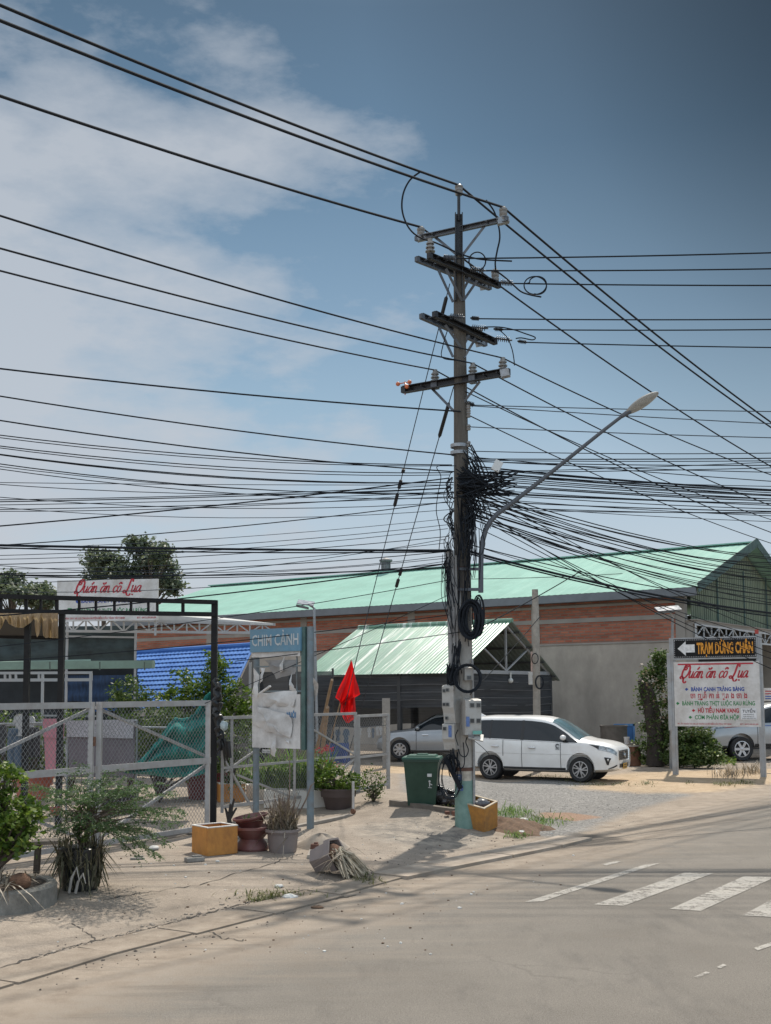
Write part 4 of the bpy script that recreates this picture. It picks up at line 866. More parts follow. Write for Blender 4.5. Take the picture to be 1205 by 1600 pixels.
CHR = pm('chrome', (.6, .6, .6), .18, .9, var=.05); BLK = pm('black_trim', (.015, .015, .016), .45, var=.2); SEAM = pm('panel_gap', (.05, .05, .05), .8)
class Car:
    def __init__(s, st): s.st = np.array(st, float)
    def ring(s, x):
        zb, wb, zm, wm, zl, wl, zr, wr, zt = [pchip(s.st[:, 0], s.st[:, k], x) for k in range(1, 10)]
        return [(0, zb), (.8*wb, zb), (wb, zb+.07), (wm, zm), (wl, zl), (wr, zr), (wr*.72, zr+(zt-zr)*.72), (0, zt)]
    def S(s, x, v, side=1, off=0.0):
        def pt(x, v):
            r = s.ring(x); i_ = min(6, int(v)); t = v-i_
            if i_ < 2: p = [r[i_][k]+(r[i_+1][k]-r[i_][k])*t for k in (0, 1)]
            else:
                a = r[max(2, i_-1)]; b = r[i_]; c = r[i_+1]; d = r[i_+2] if i_ < 6 else (-r[6][0], r[6][1])
                T = .32; p = []
                for k in (0, 1):
                    m0 = T*(c[k]-a[k]); m1 = T*(d[k]-b[k]); p.append((2*t**3-3*t*t+1)*b[k]+(t**3-2*t*t+t)*m0+(-2*t**3+3*t*t)*c[k]+(t**3-t*t)*m1)
            return Vector((x, p[0], p[1]))
        p = pt(x, v)
        if off:
            e = .01; du = pt(min(x+e, s.st[-1, 0]), v)-pt(max(x-e, s.st[0, 0]), v); dv = pt(x, min(7, v+e))-pt(x, max(0, v-e)); n = du.cross(dv)
            if n.length > 1e-9:
                n.normalize(); n = n if n.dot(p-Vector((x, 0, p.z*.0+.8))) > 0 else -n; p = p+n*off
        p.y *= side; return p
    def body(s, name, mat, root, axles, rad, n=90):
        mb = MB(); xs_ = np.unique(np.concatenate([np.linspace(s.st[0, 0], s.st[-1, 0], n), s.st[:, 0]])); vv = np.concatenate([np.linspace(0, 2, 5), np.linspace(2, 7, 31)[1:]])
        ringn = 2*len(vv)-2; vs = []; fs = []
        for x in xs_:
            h = [s.S(x, v) for v in vv]; vs += h+[Vector((p.x, -p.y, p.z)) for p in h[-2:0:-1]]
        N = len(xs_)
        for i_ in range(N-1):
            for k in range(ringn): a = i_*ringn+k; b = i_*ringn+(k+1) % ringn; fs.append((a, a+ringn, b+ringn, b))
        fs.append(tuple(range(ringn))); fs.append(tuple(range(N*ringn-1, (N-1)*ringn-1, -1))); mb.add(vs, fs)
        ob = mb.build(name, mat, root)
        bmd = __import__('bmesh').new(); bmd.from_mesh(ob.data); __import__('bmesh').ops.remove_doubles(bmd, verts=bmd.verts, dist=.0006); __import__('bmesh').ops.recalc_face_normals(bmd, faces=bmd.faces); bmd.to_mesh(ob.data); bmd.free()
        for ax_ in axles:
            for sd_ in (-1, 1):
                c = MB(); c.lathe([(.001, -.17), (rad, -.17), (rad, .17), (.001, .17)], (ax_+.0037, sd_*(s.st[:, 4].max()-.10), rad-.0213), 31, (0, 1, 0)); co = c.build('cut', mat, root)
                bmd = __import__('bmesh').new(); bmd.from_mesh(co.data); __import__('bmesh').ops.remove_doubles(bmd, verts=bmd.verts, dist=.002); __import__('bmesh').ops.recalc_face_normals(bmd, faces=bmd.faces); bmd.to_mesh(co.data); bmd.free()
                md = ob.modifiers.new('b', 'BOOLEAN'); md.operation = 'DIFFERENCE'; md.object = co; md.solver = 'EXACT'; n0 = len(ob.data.vertices)
                for tries in ('EXACT', 'FAST'):
                    md.solver = tries; bpy.context.view_layer.update(); dg = bpy.context.evaluated_depsgraph_get(); me = bpy.data.meshes.new_from_object(ob.evaluated_get(dg))
                    if len(me.vertices) != n0: break
                ob.modifiers.clear(); ob.data = me; bpy.data.objects.remove(co)
        ob.data.polygons.foreach_set('use_smooth', [True]*len(ob.data.polygons)); ob.data.set_sharp_from_angle(angle=R(38)); return ob
    def patch(s, name, mat, root, x0, x1, v0, v1, side=1, off=.006, nu=16, nv=6, cut=None):
        mb = MB()
        def f(u, v):
            a = x0(v) if callable(x0) else x0; b = x1(v) if callable(x1) else x1; x = a+(b-a)*u; lo = v0(x) if callable(v0) else v0; hi = v1(x) if callable(v1) else v1
            return s.S(x, lo+(hi-lo)*v, side, off)
        mb.grid(f, nu, nv); return mb.build(name, mat, root, smooth=True, ang=60)
    def line(s, name, pts, side, root, mat=SEAM, r=.009):
        mb = MB(); mb.tube([s.S(x, v, side, .0015) for x, v in pts], r, 5); return mb.build(name, mat, root)
def wheel(root, x, y, rad, side, rimcol, width=.22, spokes=5, style='twin'):
    o = bpy.data.objects.new('wheel', None); col.objects.link(o); o.parent = root; o.location = (x, y, rad); ORG[o.name] = Vector()
    mb = MB(); w = width/2; mb.lathe([(rad*.64, -w*.9), (rad*.9, -w), (rad*.985, -w*.75), (rad, -w*.3), (rad, w*.3), (rad*.985, w*.75), (rad*.9, w), (rad*.64, w*.9), (rad*.64, -w*.9)], (0, 0, 0), 36, (0, 1, 0)); mb.build('tyre', RUB, o, smooth=True)
    yo = side*w*.86; mb = MB(); mb.lathe([(rad*.65, 0), (rad*.66, .012), (rad*.60, .014), (rad*.58, -.02)], (0, yo, 0), 36, (0, side, 0))
    for k in range(spokes):
        for dl in ((-.13, .13) if style == 'twin' else (0,)):
            a = 2*math.pi*k/spokes+dl; a2 = 2*math.pi*k/spokes+dl*1.7+(.18 if style == 'twin' else 0)
            p = Vector((rad*.10*math.cos(a), yo-side*.006, rad*.10*math.sin(a))); q = Vector((rad*.62*math.cos(a2), yo-side*.002, rad*.62*math.sin(a2))); mb.bar(p, q, rad*(.095 if style == 'twin' else .2), .03, up=(0, 1, 0))
    mb.lathe([(rad*.14, -.02), (rad*.14, .012), (.001, .018)], (0, yo, 0), 14, (0, side, 0)); mb.build('rim', rimcol, o, smooth=True, ang=30)
    MB().lathe([(.001, 0), (rad*.62, 0)], (0, yo-side*.05, 0), 24, (0, side, 0)).build('brake_disc', pm('dark_wheel_disc', (.03, .03, .03), .7), o)  # flat dark disc closing the wheel behind the spokes
    return o
def well(root, x, y, rad, side):
    MB().lathe([(.001, 0), (rad, 0), (rad, .01)], (x, y-side*.24, rad-.02), 28, (0, side, 0)).build('wheel_arch_liner', BLK, root)
PAINT = pm('white_car_paint', (.74, .735, .72), .28, var=.03, scale=2, coat=.6, dirt=(.5, .46, .40), damt=.25, dscale=1.5)
# white people carrier
VS = [(-1.06,.50,.62,.62,.70,.78,.68,.82,.55,.84),(-1.02,.42,.78,.65,.82,.95,.80,1.02,.66,1.05),(-.93,.36,.84,.65,.885,1.12,.85,1.30,.70,1.36),(-.78,.33,.86,.65,.905,1.14,.87,1.55,.69,1.64),(-.55,.30,.87,.65,.915,1.14,.88,1.655,.67,1.76),
      (0,.28,.88,.65,.915,1.12,.885,1.68,.66,1.80),(1.0,.26,.88,.65,.915,1.085,.885,1.675,.66,1.80),(1.55,.26,.88,.65,.915,1.07,.885,1.635,.655,1.775),(1.85,.26,.88,.65,.915,1.065,.885,1.57,.66,1.71),(2.3,.26,.88,.65,.915,1.05,.88,1.33,.70,1.48),
      (2.74,.27,.88,.65,.915,1.05,.875,1.10,.76,1.21),(2.92,.27,.88,.65,.915,1.04,.87,1.085,.74,1.16),(3.30,.28,.87,.64,.905,1.0,.86,1.05,.72,1.11),(3.56,.30,.84,.63,.88,.955,.83,1.0,.68,1.05),(3.70,.32,.78,.60,.82,.90,.78,.94,.62,.985),(3.77,.36,.70,.58,.73,.82,.70,.86,.56,.90)]
v0 = GT(767, 1218); VY = R(-27)
van = thing('white_van', v0+Matrix.Rotation(VY, 3, 'Z') @ Vector((0, .80, 0)), 'white people carrier parked on the gravel behind the utility pole, facing right', 'van', rz=VY, local=True)
van.scale = (.955, .95, 1.0)
c = Car(VS); c.body('body', PAINT, van, (0, 2.75), .41)
for sd_ in (-1, 1):
    c.patch('side_window', GLASS, van, -.80, -.02, 4.10, 4.93, sd_); c.patch('side_window', GLASS, van, .02, .98, 4.10, 4.93, sd_); c.patch('side_window', GLASS, van, 1.03, 2.66, 4.10, lambda x: 4.93 if x < 2.3 else 4.93-(x-2.3)*1.1, sd_)
    c.patch('window_pillar', BLK, van, -.03, .03, 4.08, 4.95, sd_, .008, 2); c.patch('window_pillar', BLK, van, .96, 1.05, 4.08, 4.95, sd_, .008, 2)
    for pts in ([(1.0, v) for v in np.linspace(2.1, 4.05, 8)], [(.42, v) for v in np.linspace(3.1, 4.05, 6)], [(2.18, v) for v in np.linspace(2.1, 4.05, 8)], [(x, 2.1) for x in np.linspace(.42, 2.18, 10)]): c.line('door_gap', pts, sd_, van)
    c.line('waist_line', [(x, 4.06) for x in np.linspace(-.85, 2.6, 24)], sd_, van, CHR, .009)
    c.line('crease_shade_line', [(x, 3.28) for x in np.linspace(-.6, 3.0, 30)], sd_, van, pm('crease_shade', (.50, .49, .47), .5), .006)  # thin grey line painted as the shading of a body crease
    c.patch('sill_trim', BLK, van, .42, 2.32, 1.95, 2.25, sd_, .006)
    for x in (.18, 1.32): mb = MB(); mb.tube([c.S(x-.11, 3.62, sd_, .03), c.S(x, 3.63, sd_, .045), c.S(x+.11, 3.62, sd_, .03)], [.018, .028, .018], 8); mb.build('door_handle', CHR, van, smooth=True)
    c.patch('headlight', pm('headlight_lens', (.30, .32, .33), .08, .4, var=.5, scale=14), van, 3.26, 3.77, lambda x: 3.62-(x-3.26)*.15, lambda x: 3.98-(x-3.26)*.1, sd_, .008)
    c.patch('headlight_bezel', BLK, van, 3.02, 3.30, lambda x: 3.93-(x-3.02)*1.0, lambda x: 3.96, sd_, .010)
    c.patch('fog_lamp', BLK, van, lambda v: 3.52-.07*v, lambda v: 3.57+.07*v, 2.5, 3.2, sd_, .010); c.patch('fog_lamp_lens', CHR, van, 3.54, 3.58, 2.85, 3.1, sd_, .016)
    c.patch('bumper_vent', BLK, van, 3.55, 3.77, lambda x: 2.02+(x-3.55)*1.2, lambda x: 2.15+(x-3.55)*1.6, sd_, .008)
    p = c.S(2.28, 4.25, sd_, .12); mb = MB(); mb.ball(p+Vector((0, sd_*.03, .03)), .12, 12, (.75, .9, .62)); mb.build('wing_mirror', PAINT, van, smooth=True, ang=80); MB().bar(c.S(2.3, 4.15, sd_, 0), p, .05, .03).build('mirror_arm', BLK, van)
    for x in (0, 2.75): wheel(van, x, sd_*.80, .345, sd_, CHR if False else pm('alloy_rim', (.42, .42, .43), .3, .7, var=.1)); well(van, x, sd_*.85, .41, sd_)
    c.patch('tail_lamp', pm('tail_lamp_red', (.30, .02, .015), .2), van, -.98, -.80, 3.9, 4.55, sd_, .008)
mb = MB(); mb.grid(lambda u, v: c.S(1.86+(2.72-1.86)*u, 7-(1-abs(2*v-1))*0-abs(2*v-1)*1.72, 1 if v > .5 else -1, .006), 12, 16); mb.build('windscreen', WSG, van, smooth=True, ang=70)
def nose(y0, y1, z0, z1, d=.012):
    def f(u, v):
        y = y0+(y1-y0)*u; z = z0+(z1-z0)*v; return (3.772-.05*max(0, z-.80)-.04*(abs(y)/.7)**3+d, y, z)
    return f
MB().grid(nose(-.50, .50, .60, .86, .012), 12, 6).build('grille', BLK, van, smooth=True)
mb = MB()
for z in np.linspace(.63, .83, 5): mb.tube([nose(-.5, .5, z, z, .02)(u, 0) for u in np.linspace(0, 1, 9)], .007, 5)
mb.build('grille_bars', pm('grille_grey', (.10, .10, .105), .4, .4), van)
for y in (-.52, .52): mb = MB(); mb.tube([nose(y, y*1.06, .57, .88, .012)(t, t) for t in np.linspace(0, 1, 6)], .018, 6); mb.build('grille_surround', CHR, van)
MB().lathe([(.055, 0), (.07, .006), (.085, 0)], Vector(nose(0, 0, .74, .74, .03)(0, 0)), 20, (1, 0, .25)).build('badge', CHR, van); mb = MB(); mb.lathe([(.028, 0), (.036, .006), (.045, 0)], Vector(nose(0, 0, .74, .74, .03)(0, 0)), 16, (1, 0, .25)); mb.build('badge', CHR, van)
MB().grid(nose(-.46, .46, .40, .50, .012), 12, 3).build('lower_grille', BLK, van, smooth=True)
MB().box(Vector(nose(0, 0, .43, .43, .035)(0, 0)), (.012, .36, .16)).build('number_plate', pm('yellow_plate', (.52, .30, .05), .5), van)
mb = MB()
for zz in (.465, .40):
    for k in range(4): mb.box(Vector(nose(0, 0, zz, zz, .035)(0, 0))+Vector((.008+.0*(zz), -.11+k*.07, .0)), (.004, .035, .045))
mb.build('plate_characters', BLK, van)
mb = MB(); mb.add([c.S(-.55, 6.9, 1, .0)+Vector(q) for q in ((-.12,-.03,-.01),(-.12,.03,-.01),(.1,-.03,0),(.1,.03,0),(-.13,0,.09),(-.09,0,.09))], [(0,1,4),(0,4,5,2),(1,3,5,4),(2,5,3)]); mb.build('roof_fin', PAINT, van)
p = [c.S(x, v, -1, .010) for x, v in ((2.02,3.52),(2.16,3.52),(2.16,3.93),(2.02,3.93))]; MB().quad(*p).build('door_sticker', STW, van)
mb = MB(); ce = c.S(2.09, 3.76, -1, .014); mb.tube([ce+Vector((.045*math.cos(a), 0, .052*math.sin(a))) for a in np.linspace(.5, 5.5, 14)], .012, 5); mb.tube([ce+Vector((-.0, 0, .05)), ce+Vector((.04, 0, .03))], .012, 5); mb.bar(ce+Vector((-.05, 0, -.08)), ce+Vector((.05, 0, -.08)), .01, .018); mb.build('sticker_emblem', BLK, van)
MB().box((1.35, 0, .30), (2.0, 1.5, .1)).build('underbody', BLK, van)
# silver saloon in the carport
SS = [(-1.0,.45,.62,.60,.70,.85,.66,.90,.55,.92),(-.92,.34,.76,.60,.82,.94,.76,1.0,.62,1.03),(-.6,.28,.82,.60,.86,.96,.80,1.03,.66,1.06),(-.25,.26,.84,.60,.87,.95,.81,1.12,.62,1.16),(.25,.24,.84,.58,.875,.94,.82,1.34,.55,1.40),(.9,.22,.84,.58,.875,.92,.82,1.40,.54,1.475),(1.4,.22,.84,.58,.875,.91,.82,1.36,.54,1.45),(1.9,.22,.84,.58,.875,.90,.82,1.12,.60,1.22),(2.25,.23,.84,.58,.875,.89,.81,.95,.68,1.0),(2.9,.25,.83,.56,.86,.82,.78,.87,.62,.90),(3.25,.28,.78,.54,.81,.70,.72,.74,.55,.77),(3.38,.32,.64,.5,.68,.58,.60,.62,.48,.64)]
SVP = pm('silver_car_paint', (.34, .35, .36), .32, .35, var=.04, scale=3, coat=.5)
s0 = GT(625, 1191); SY = R(172)
sal = thing('silver_saloon', s0+Matrix.Rotation(SY, 3, 'Z') @ Vector((-2.6, -.78, .10)), 'silver saloon car parked under the carport, partly hidden by the utility pole and bin', 'car', rz=SY, local=True)
c = Car(SS); c.body('body', SVP, sal, (0, 2.6), .37, 70)
for sd_ in (-1, 1):
    c.patch('side_window', GLASS, sal, -.05, .93, 4.12, lambda x: 4.9, sd_); c.patch('side_window', GLASS, sal, .99, 2.1, 4.12, lambda x: 4.9-.5*max(0, x-1.8), sd_)
    for x in (.96, 2.05): c.line('door_gap', [(x, v) for v in np.linspace(2.1, 4.05, 8)], sd_, sal)
    for x in (.75, 1.75): MB().tube([c.S(x-.1, 3.6, sd_, .02), c.S(x+.1, 3.6, sd_, .02)], .02, 6).build('door_handle', CHR, sal)
    for x in (0, 2.6): wheel(sal, x, sd_*.75, .315, sd_, pm('alloy_rim', (.42, .42, .43), .3, .7), .2, 8, 'one'); well(sal, x, sd_*.80, .37, sd_)
    mb = MB(); mb.ball(c.S(2.0, 4.25, sd_, .1), .1, 10, (.7, .9, .6)); mb.build('wing_mirror', SVP, sal, smooth=True)
    c.patch('headlight', pm('headlight_lens', (.30, .32, .33), .08, .4), sal, 2.85, 3.28, 3.8, 4.2, sd_, .008)
mb = MB(); mb.grid(lambda u, v: c.S(1.45+.78*u, 7-abs(2*v-1)*1.7, 1 if v > .5 else -1, .006), 10, 12); mb.build('windscreen', GLASS, sal, smooth=True, ang=70)
MB().box((1.3, 0, .26), (2.0, 1.4, .1)).build('underbody', BLK, sal)
# silver off-roader behind the sign at the right edge
US = [(x, zb+.14, wb, zm+.16, wm, zl+.10 if zl > .8 else zl+.16, wl, zr+.06 if zr > 1.2 else zr+.13, wr, zt+.04 if zt > 1.3 else zt+.14) for x, zb, wb, zm, wm, zl, wl, zr, wr, zt in VS]
US[-1] = (3.78,.46,.68,.70,.74,.86,.70,.92,.58,.94); US[-2] = (3.72,.42,.78,.72,.83,.98,.78,1.02,.62,1.05); US[-3] = (3.6,.40,.84,.76,.88,1.06,.82,1.10,.66,1.13)
u0 = GT(1166, 1189); UY = R(186)
suv = thing('silver_offroader', u0+Matrix.Rotation(UY, 3, 'Z') @ Vector((-2.75, -.80, 0)), 'silver off-road car facing left, its front wheel showing between the arrow sign posts', 'car', rz=UY, local=True); suv.scale = (1.08, 1.08, 1.1)
c = Car(US); c.body('body', SVP, suv, (0, 2.75), .45, 70)
for sd_ in (-1, 1):
    c.patch('side_window', GLASS, suv, .02, .98, 4.10, 4.93, sd_); c.patch('side_window', GLASS, suv, 1.03, 2.66, 4.10, lambda x: 4.93 if x < 2.3 else 4.93-(x-2.3)*1.1, sd_)
    for x in (1.0, 2.2): c.line('door_gap', [(x, v) for v in np.linspace(2.1, 4.05, 8)], sd_, suv)
    c.patch('headlight', pm('headlight_lens', (.30, .32, .33), .08, .4), suv, 3.25, 3.7, 3.75, 4.25, sd_, .008); c.patch('side_stripe', pm('dull_red_stripe', (.25, .06, .05), .5), suv, 2.5, 3.3, 3.72, 3.8, sd_, .008); c.patch('side_stripe', pm('dull_blue_stripe', (.08, .12, .3), .5), suv, 1.2, 2.4, 3.78, 3.86, sd_, .008)
    c.patch('sill_step', BLK, suv, .4, 2.3, 1.9, 2.3, sd_, .01)
    for x in (0, 2.75): wheel(suv, x, sd_*.82, .385, sd_, pm('alloy_rim', (.42, .42, .43), .3, .7), .25, 6, 'one'); well(suv, x, sd_*.86, .45, sd_)
    mb = MB(); mb.ball(c.S(2.25, 4.3, sd_, .12), .12, 10, (.7, .9, .7)); mb.build('wing_mirror', SVP, suv, smooth=True)
mb = MB(); mb.grid(lambda u, v: c.S(1.86+.86*u, 7-abs(2*v-1)*1.72, 1 if v > .5 else -1, .006), 12, 12); mb.build('windscreen', WSG, suv, smooth=True, ang=70)
MB().box((3.76, 0, .72), (.06, 1.0, .26)).build('grille', BLK, suv); MB().box((1.3, 0, .42), (2.2, 1.4, .12)).build('underbody', BLK, suv)
# ------------------------------------------------------------------ lettering
def txt(root, body, x0, x1, zb, cap, mat, y, bold=.0, shear=0, name='lettering', extr=.0):
    """a line of text between x0 and x1 with its baseline at zb, in the root's local frame, on the face y"""
    cu = bpy.data.curves.new(name, 'FONT'); cu.body = body; cu.size = 1; cu.offset = bold; cu.shear = shear; cu.extrude = extr; cu.resolution_u = 2
    t = bpy.data.objects.new(name, cu); col.objects.link(t); dg = bpy.context.evaluated_depsgraph_get()
    me = bpy.data.meshes.new_from_object(t.evaluated_get(dg)); bpy.data.objects.remove(t); bpy.data.curves.remove(cu)
    if not len(me.vertices): return None
    xsv = [v.co.x for v in me.vertices]; a, b = min(xsv), max(xsv); kx = (x1-x0)/(b-a); kz = cap/.73
    for v in me.vertices: v.co = (x0+(v.co.x-a)*kx, y-v.co.z, zb+v.co.y*kz)
    me.materials.clear(); me.materials.append(mat); ob = bpy.data.objects.new(name, me); col.objects.link(ob); ob.parent = root; return ob
def stroke(mb, pts, x, z, k, w, y, sh=.30, n=7, wx=1.0):
    P2 = [Vector((a, 0, b)) for a, b in pts]; out = []
    for i_ in range(len(P2)-1):
        p0, p1, p2, p3 = P2[max(i_-1, 0)], P2[i_], P2[i_+1], P2[min(i_+2, len(P2)-1)]
        for q in range(n): t = q/n; out.append(.5*((2*p1)+(-p0+p2)*t+(2*p0-5*p1+4*p2-p3)*t*t+(-p0+3*p1-3*p2+p3)*t**3))
    out.append(P2[-1]); out = [Vector((x+(p.x*wx+p.z*sh)*k, y, z+p.z*k)) for p in out]; vs = []; N = len(out)
    for i_, p in enumerate(out):
        d = (out[min(i_+1, N-1)]-out[max(i_-1, 0)]).normalized(); nn = Vector((-d.z, 0, d.x)); ww = w*k*(.42+.62*abs(d.z))*(.55 if i_ in (0, N-1) else 1)
        vs += [p+nn*ww*.5, p-nn*ww*.5]
    return mb.add(vs, [(2*i_, 2*i_+1, 2*i_+3, 2*i_+2) for i_ in range(N-1)])
GLY = {'a': ([[(.66,.86),(.45,1),(.12,.75),(0,.32),(.16,.02),(.42,.15),(.68,.7)],[(.72,1),(.66,.3),(.76,.02),(1.0,.2)]], .92),
 'n': ([[(-.05,.8),(.06,1),(.06,.5),(.04,0)],[(.05,.5),(.25,.92),(.46,.98),(.54,.7),(.5,.2),(.62,0),(.85,.2)]], .85),
 'u': ([[(-.05,.85),(.05,1),(.02,.3),(.14,.02),(.34,.12),(.56,.6)],[(.6,1),(.56,.28),(.66,.0),(.9,.2)]], .88),
 'c': ([[(.58,.78),(.42,1),(.12,.8),(0,.38),(.16,.02),(.4,.04),(.68,.3)]], .75),
 'o': ([[(.36,1),(.08,.78),(0,.35),(.18,.0),(.46,.18),(.6,.6),(.52,.92),(.32,.98)]], .85),
 'Q': ([[(.95,1.62),(.72,1.82),(.38,1.62),(.12,1.1),(.1,.5),(.34,.08),(.78,.08),(1.18,.55),(1.34,1.2),(1.18,1.78),(.74,2.0),(.36,1.85),(.26,1.45),(.5,1.2),(.74,1.4),(.62,1.62)],[(.78,.1),(.5,-.05),(.1,-.1),(-.1,.12),(.12,.3),(.5,.0),(.62,-.5),(.95,-.72),(1.2,-.45)]], 1.5),
 'L': ([[(1.06,1.55),(.98,1.92),(.7,1.95),(.6,1.5),(.52,.7),(.32,.1),(-.04,-.12),(-.26,.1),(-.06,.28),(.3,.02),(.62,-.42),(.98,-.5),(1.2,-.2)]], 1.25)}
def script_text(root, x0, x1, zb, xh, mat, y, w=.2, name='script_lettering'):
    seq = [('Q',''),('u',''),('a','/'),('n',''),(' ',''),('a','u'),('n',''),(' ',''),('c',''),('o','^'),(' ',''),('L',''),('u','.'),('a','')]
    tot = sum(.62 if g == ' ' else GLY[g][1] for g, _ in seq); x = 0; mb = MB(); wx = (x1-x0)/(tot*xh)
    for g, acc in seq:
        if g == ' ': x += .62; continue
        for s_ in GLY[g][0]: stroke(mb, [(a, b) for a, b in s_], x0+x*xh*wx, zb, xh, w*1.35 if g in 'QL' else w, y, wx=wx)
        for q in {'/': [[(.38,1.22),(.72,1.62)]], 'u': [[(.12,1.5),(.28,1.26),(.5,1.3),(.68,1.55)]], '^': [[(.02,1.22),(.34,1.55)],[(.34,1.55),(.6,1.22)]], '.': [[(.26,-.36),(.34,-.36),(.42,-.36),(.48,-.36)],[(.36,-.26),(.36,-.33),(.36,-.40),(.36,-.46)]]}.get(acc, []): stroke(mb, q, x0+x*xh*wx, zb, xh, w*1.3, y, wx=wx)
        x += GLY[g][1]
    return mb.build(name, mat, root)
INK = lambda n, c: pm('ink_'+n, c, .6, var=.2, scale=16)
IR, IB, IG, IO = INK('red', (.40, .02, .035)), INK('blue', (.03, .07, .30)), INK('green', (.02, .20, .06)), INK('orange', (.62, .26, .02)); IW = INK('white', (.62, .62, .62)); IBK = INK('black', (.03, .03, .035))
SIGNW = pm('sign_white', (.60, .59, .58), .55, var=.04, scale=2, dirt=(.34, .31, .275), damt=.75, dscale=1.6)
SGREY = pm('sign_post_grey', (.32, .34, .36), .5, .3, var=.12, scale=4, dirt=(.2, .15, .10), damt=.4, dscale=3)
def frame2(b0, b1):
    d = b1-b0; rz = math.atan2(d.y, d.x); return (b0+b1)/2, rz, math.hypot(d.x, d.y)
# ------------------------------------------------------------------ the arrow sign on the right
b0, b1 = GT(1057, 1206), GT(1193, 1215); b0 = Vector((P(1057,1206,33.4).x, 33.4, 0)); b1 = Vector((P(1192,1212,32.3).x, 32.3, 0))
mid, rz, W = frame2(b0, b1)
def zat(px, py, Y): return P(px, py, Y).z
sg = thing('arrow_signboard', mid, 'two-panel roadside sign on grey posts, black arrow panel over a white menu board', 'signboard', rz=rz, local=True)
zt, zm_, zb1, zb0 = zat(1052, 997, 33.4), zat(1052, 1031, 33.4), zat(1052, 1035, 33.4), zat(1054, 1134.5, 33.4)
for s_, zz in ((-1, zt), (1, zt+.05)):
    mb = MB(); mb.box((s_*(W/2+.02), 0, zz/2-.05), (.16, .10, zz+.1)); mb.box((s_*(W/2+.02)+.0, -.055, zz/2-.05), (.05, .02, zz+.1)); mb.build('post', SGREY, sg)
MB().bbox((-W/2-.12, .0, zm_/2+.75), (.12, .12, 2.3), .01).build('post_sleeve', SGREY, sg)
MB().box((0, -.04, (zt+zm_)/2), (W-.02, .10, zt-zm_)).build('arrow_panel_frame', SGREY, sg)
h = zt-zm_; AP_ = MB().box((0, -.095, (zt+zm_)/2), (W-.09, .012, h-.09)).build('arrow_panel', pm('black_panel', (.012, .012, .013), .7, var=.3, spec=.2), sg)
mb = MB()
for x in np.linspace(-W/2+.08, W/2-.08, 44):
    for z in (zm_+.075, zt-.075): mb.box((x, -.104, z), (.028, .006, .018))
for z in np.linspace(zm_+.1, zt-.1, 9):
    for x in (-W/2+.07, W/2-.07): mb.box((x, -.104, z), (.018, .006, .028))
mb.build('led_dots', pm('led_grey', (.35, .35, .36), .5), AP_)
cz = (zt+zm_)/2; k = h*.33; ax = -W/2+.16
mb = MB(); mb.add([(ax, -.106, cz), (ax+.24, -.106, cz+k), (ax+.24, -.106, cz+k*.55), (ax+.5, -.106, cz+k*.55), (ax+.5, -.106, cz-k*.55), (ax+.24, -.106, cz-k*.55), (ax+.24, -.106, cz-k)], [(0,1,2,3,4,5,6)]); mb.build('arrow', IW, AP_)
txt(AP_, 'TRẠM DỪNG CHÂN', ax+.56, W/2-.13, cz-h*.24, h*.50, IO, -.108, .035, name='arrow_panel_lettering')
hw = W/2-.02; MBD = MB().box((.02, -.05, (zb1+zb0)/2), (W+.0, .05, zb1-zb0)).build('menu_board', SIGNW, sg); H = zb1-zb0; yb = -.079
MB().box((0, yb, zb1-H*.035), (W*.88, .006, H*.022)).build('red_bar', IR, MBD)
X_ = lambda u: -W/2+W*u; Z_ = lambda v: zb1-H*v
script_text(MBD, X_(.09), X_(.87), Z_(.25), H*.105, IR, yb)
for body, u0_, u1_, v, cap, m_ in (('BÁNH CANH TRẢNG BÀNG', .21, .83, .455, .062, IB), ('BÁNH TRÁNG THỊT LUỘC RAU RỪNG', .10, .945, .675, .066, IG), ('HỦ TIẾU NAM VANG', .285, .76, .785, .066, IR), ('CƠM PHẦN ĐĨA HỘP', .245, .76, .89, .066, IG)):
    txt(MBD, body, X_(u0_), X_(u1_), Z_(v), H*cap, m_, yb, .035 if 'Ộ' not in body else .018)
    ub = u0_-.055; mb = MB(); mb.add([(X_(ub-.018), yb, Z_(v-.03)), (X_(ub), yb, Z_(v-.055)), (X_(ub+.024), yb, Z_(v-.03)), (X_(ub), yb, Z_(v-.005))], [(0, 1, 2, 3)]); mb.build('bullet_mark', m_, MBD)
txt(MBD, 'ចា ញ្វាំ កា ន់ ត្រា ង ចា ង', X_(.20), X_(.86), Z_(.565), H*.085, IR, yb, .018, name='khmer_lettering')
txt(MBD, 'ĐC: ẤP THUẬN TÂY XÃ LỢI THUẬN HUYỆN BẾN CẦU TỈNH TÂY NINH', X_(.04), X_(.67), Z_(.972), H*.022, IR, yb, .015, name='address_lettering'); txt(MBD, 'ĐT: 0973.09.09.09', X_(.77), X_(.975), Z_(.972), H*.022, IR, yb, .015, name='address_lettering')
MB().box((X_(.87), yb-.004, Z_(.805)), (W*.18, .006, H*.17)).build('pasted_sheet', pm('paper_white', (.66, .67, .69), .7, var=.05), sg); txt(sg, 'TUYỂN', X_(.80), X_(.945), Z_(.785), H*.045, IBK, yb-.012, .01, name='sheet_lettering')
for v in (.82, .85, .878): txt(sg, 'NHÂN VIÊN PHỤC VỤ', X_(.81 if v < .87 else .795), X_(.93 if v < .87 else .95), Z_(v), H*.014, IBK, yb-.012, .012, name='sheet_lettering')
MB().box((W/2-.03, 0, zt+.12), (.10, .08, .12)).build('red_lamp', INK('dull_red', (.35, .05, .04)), sg)
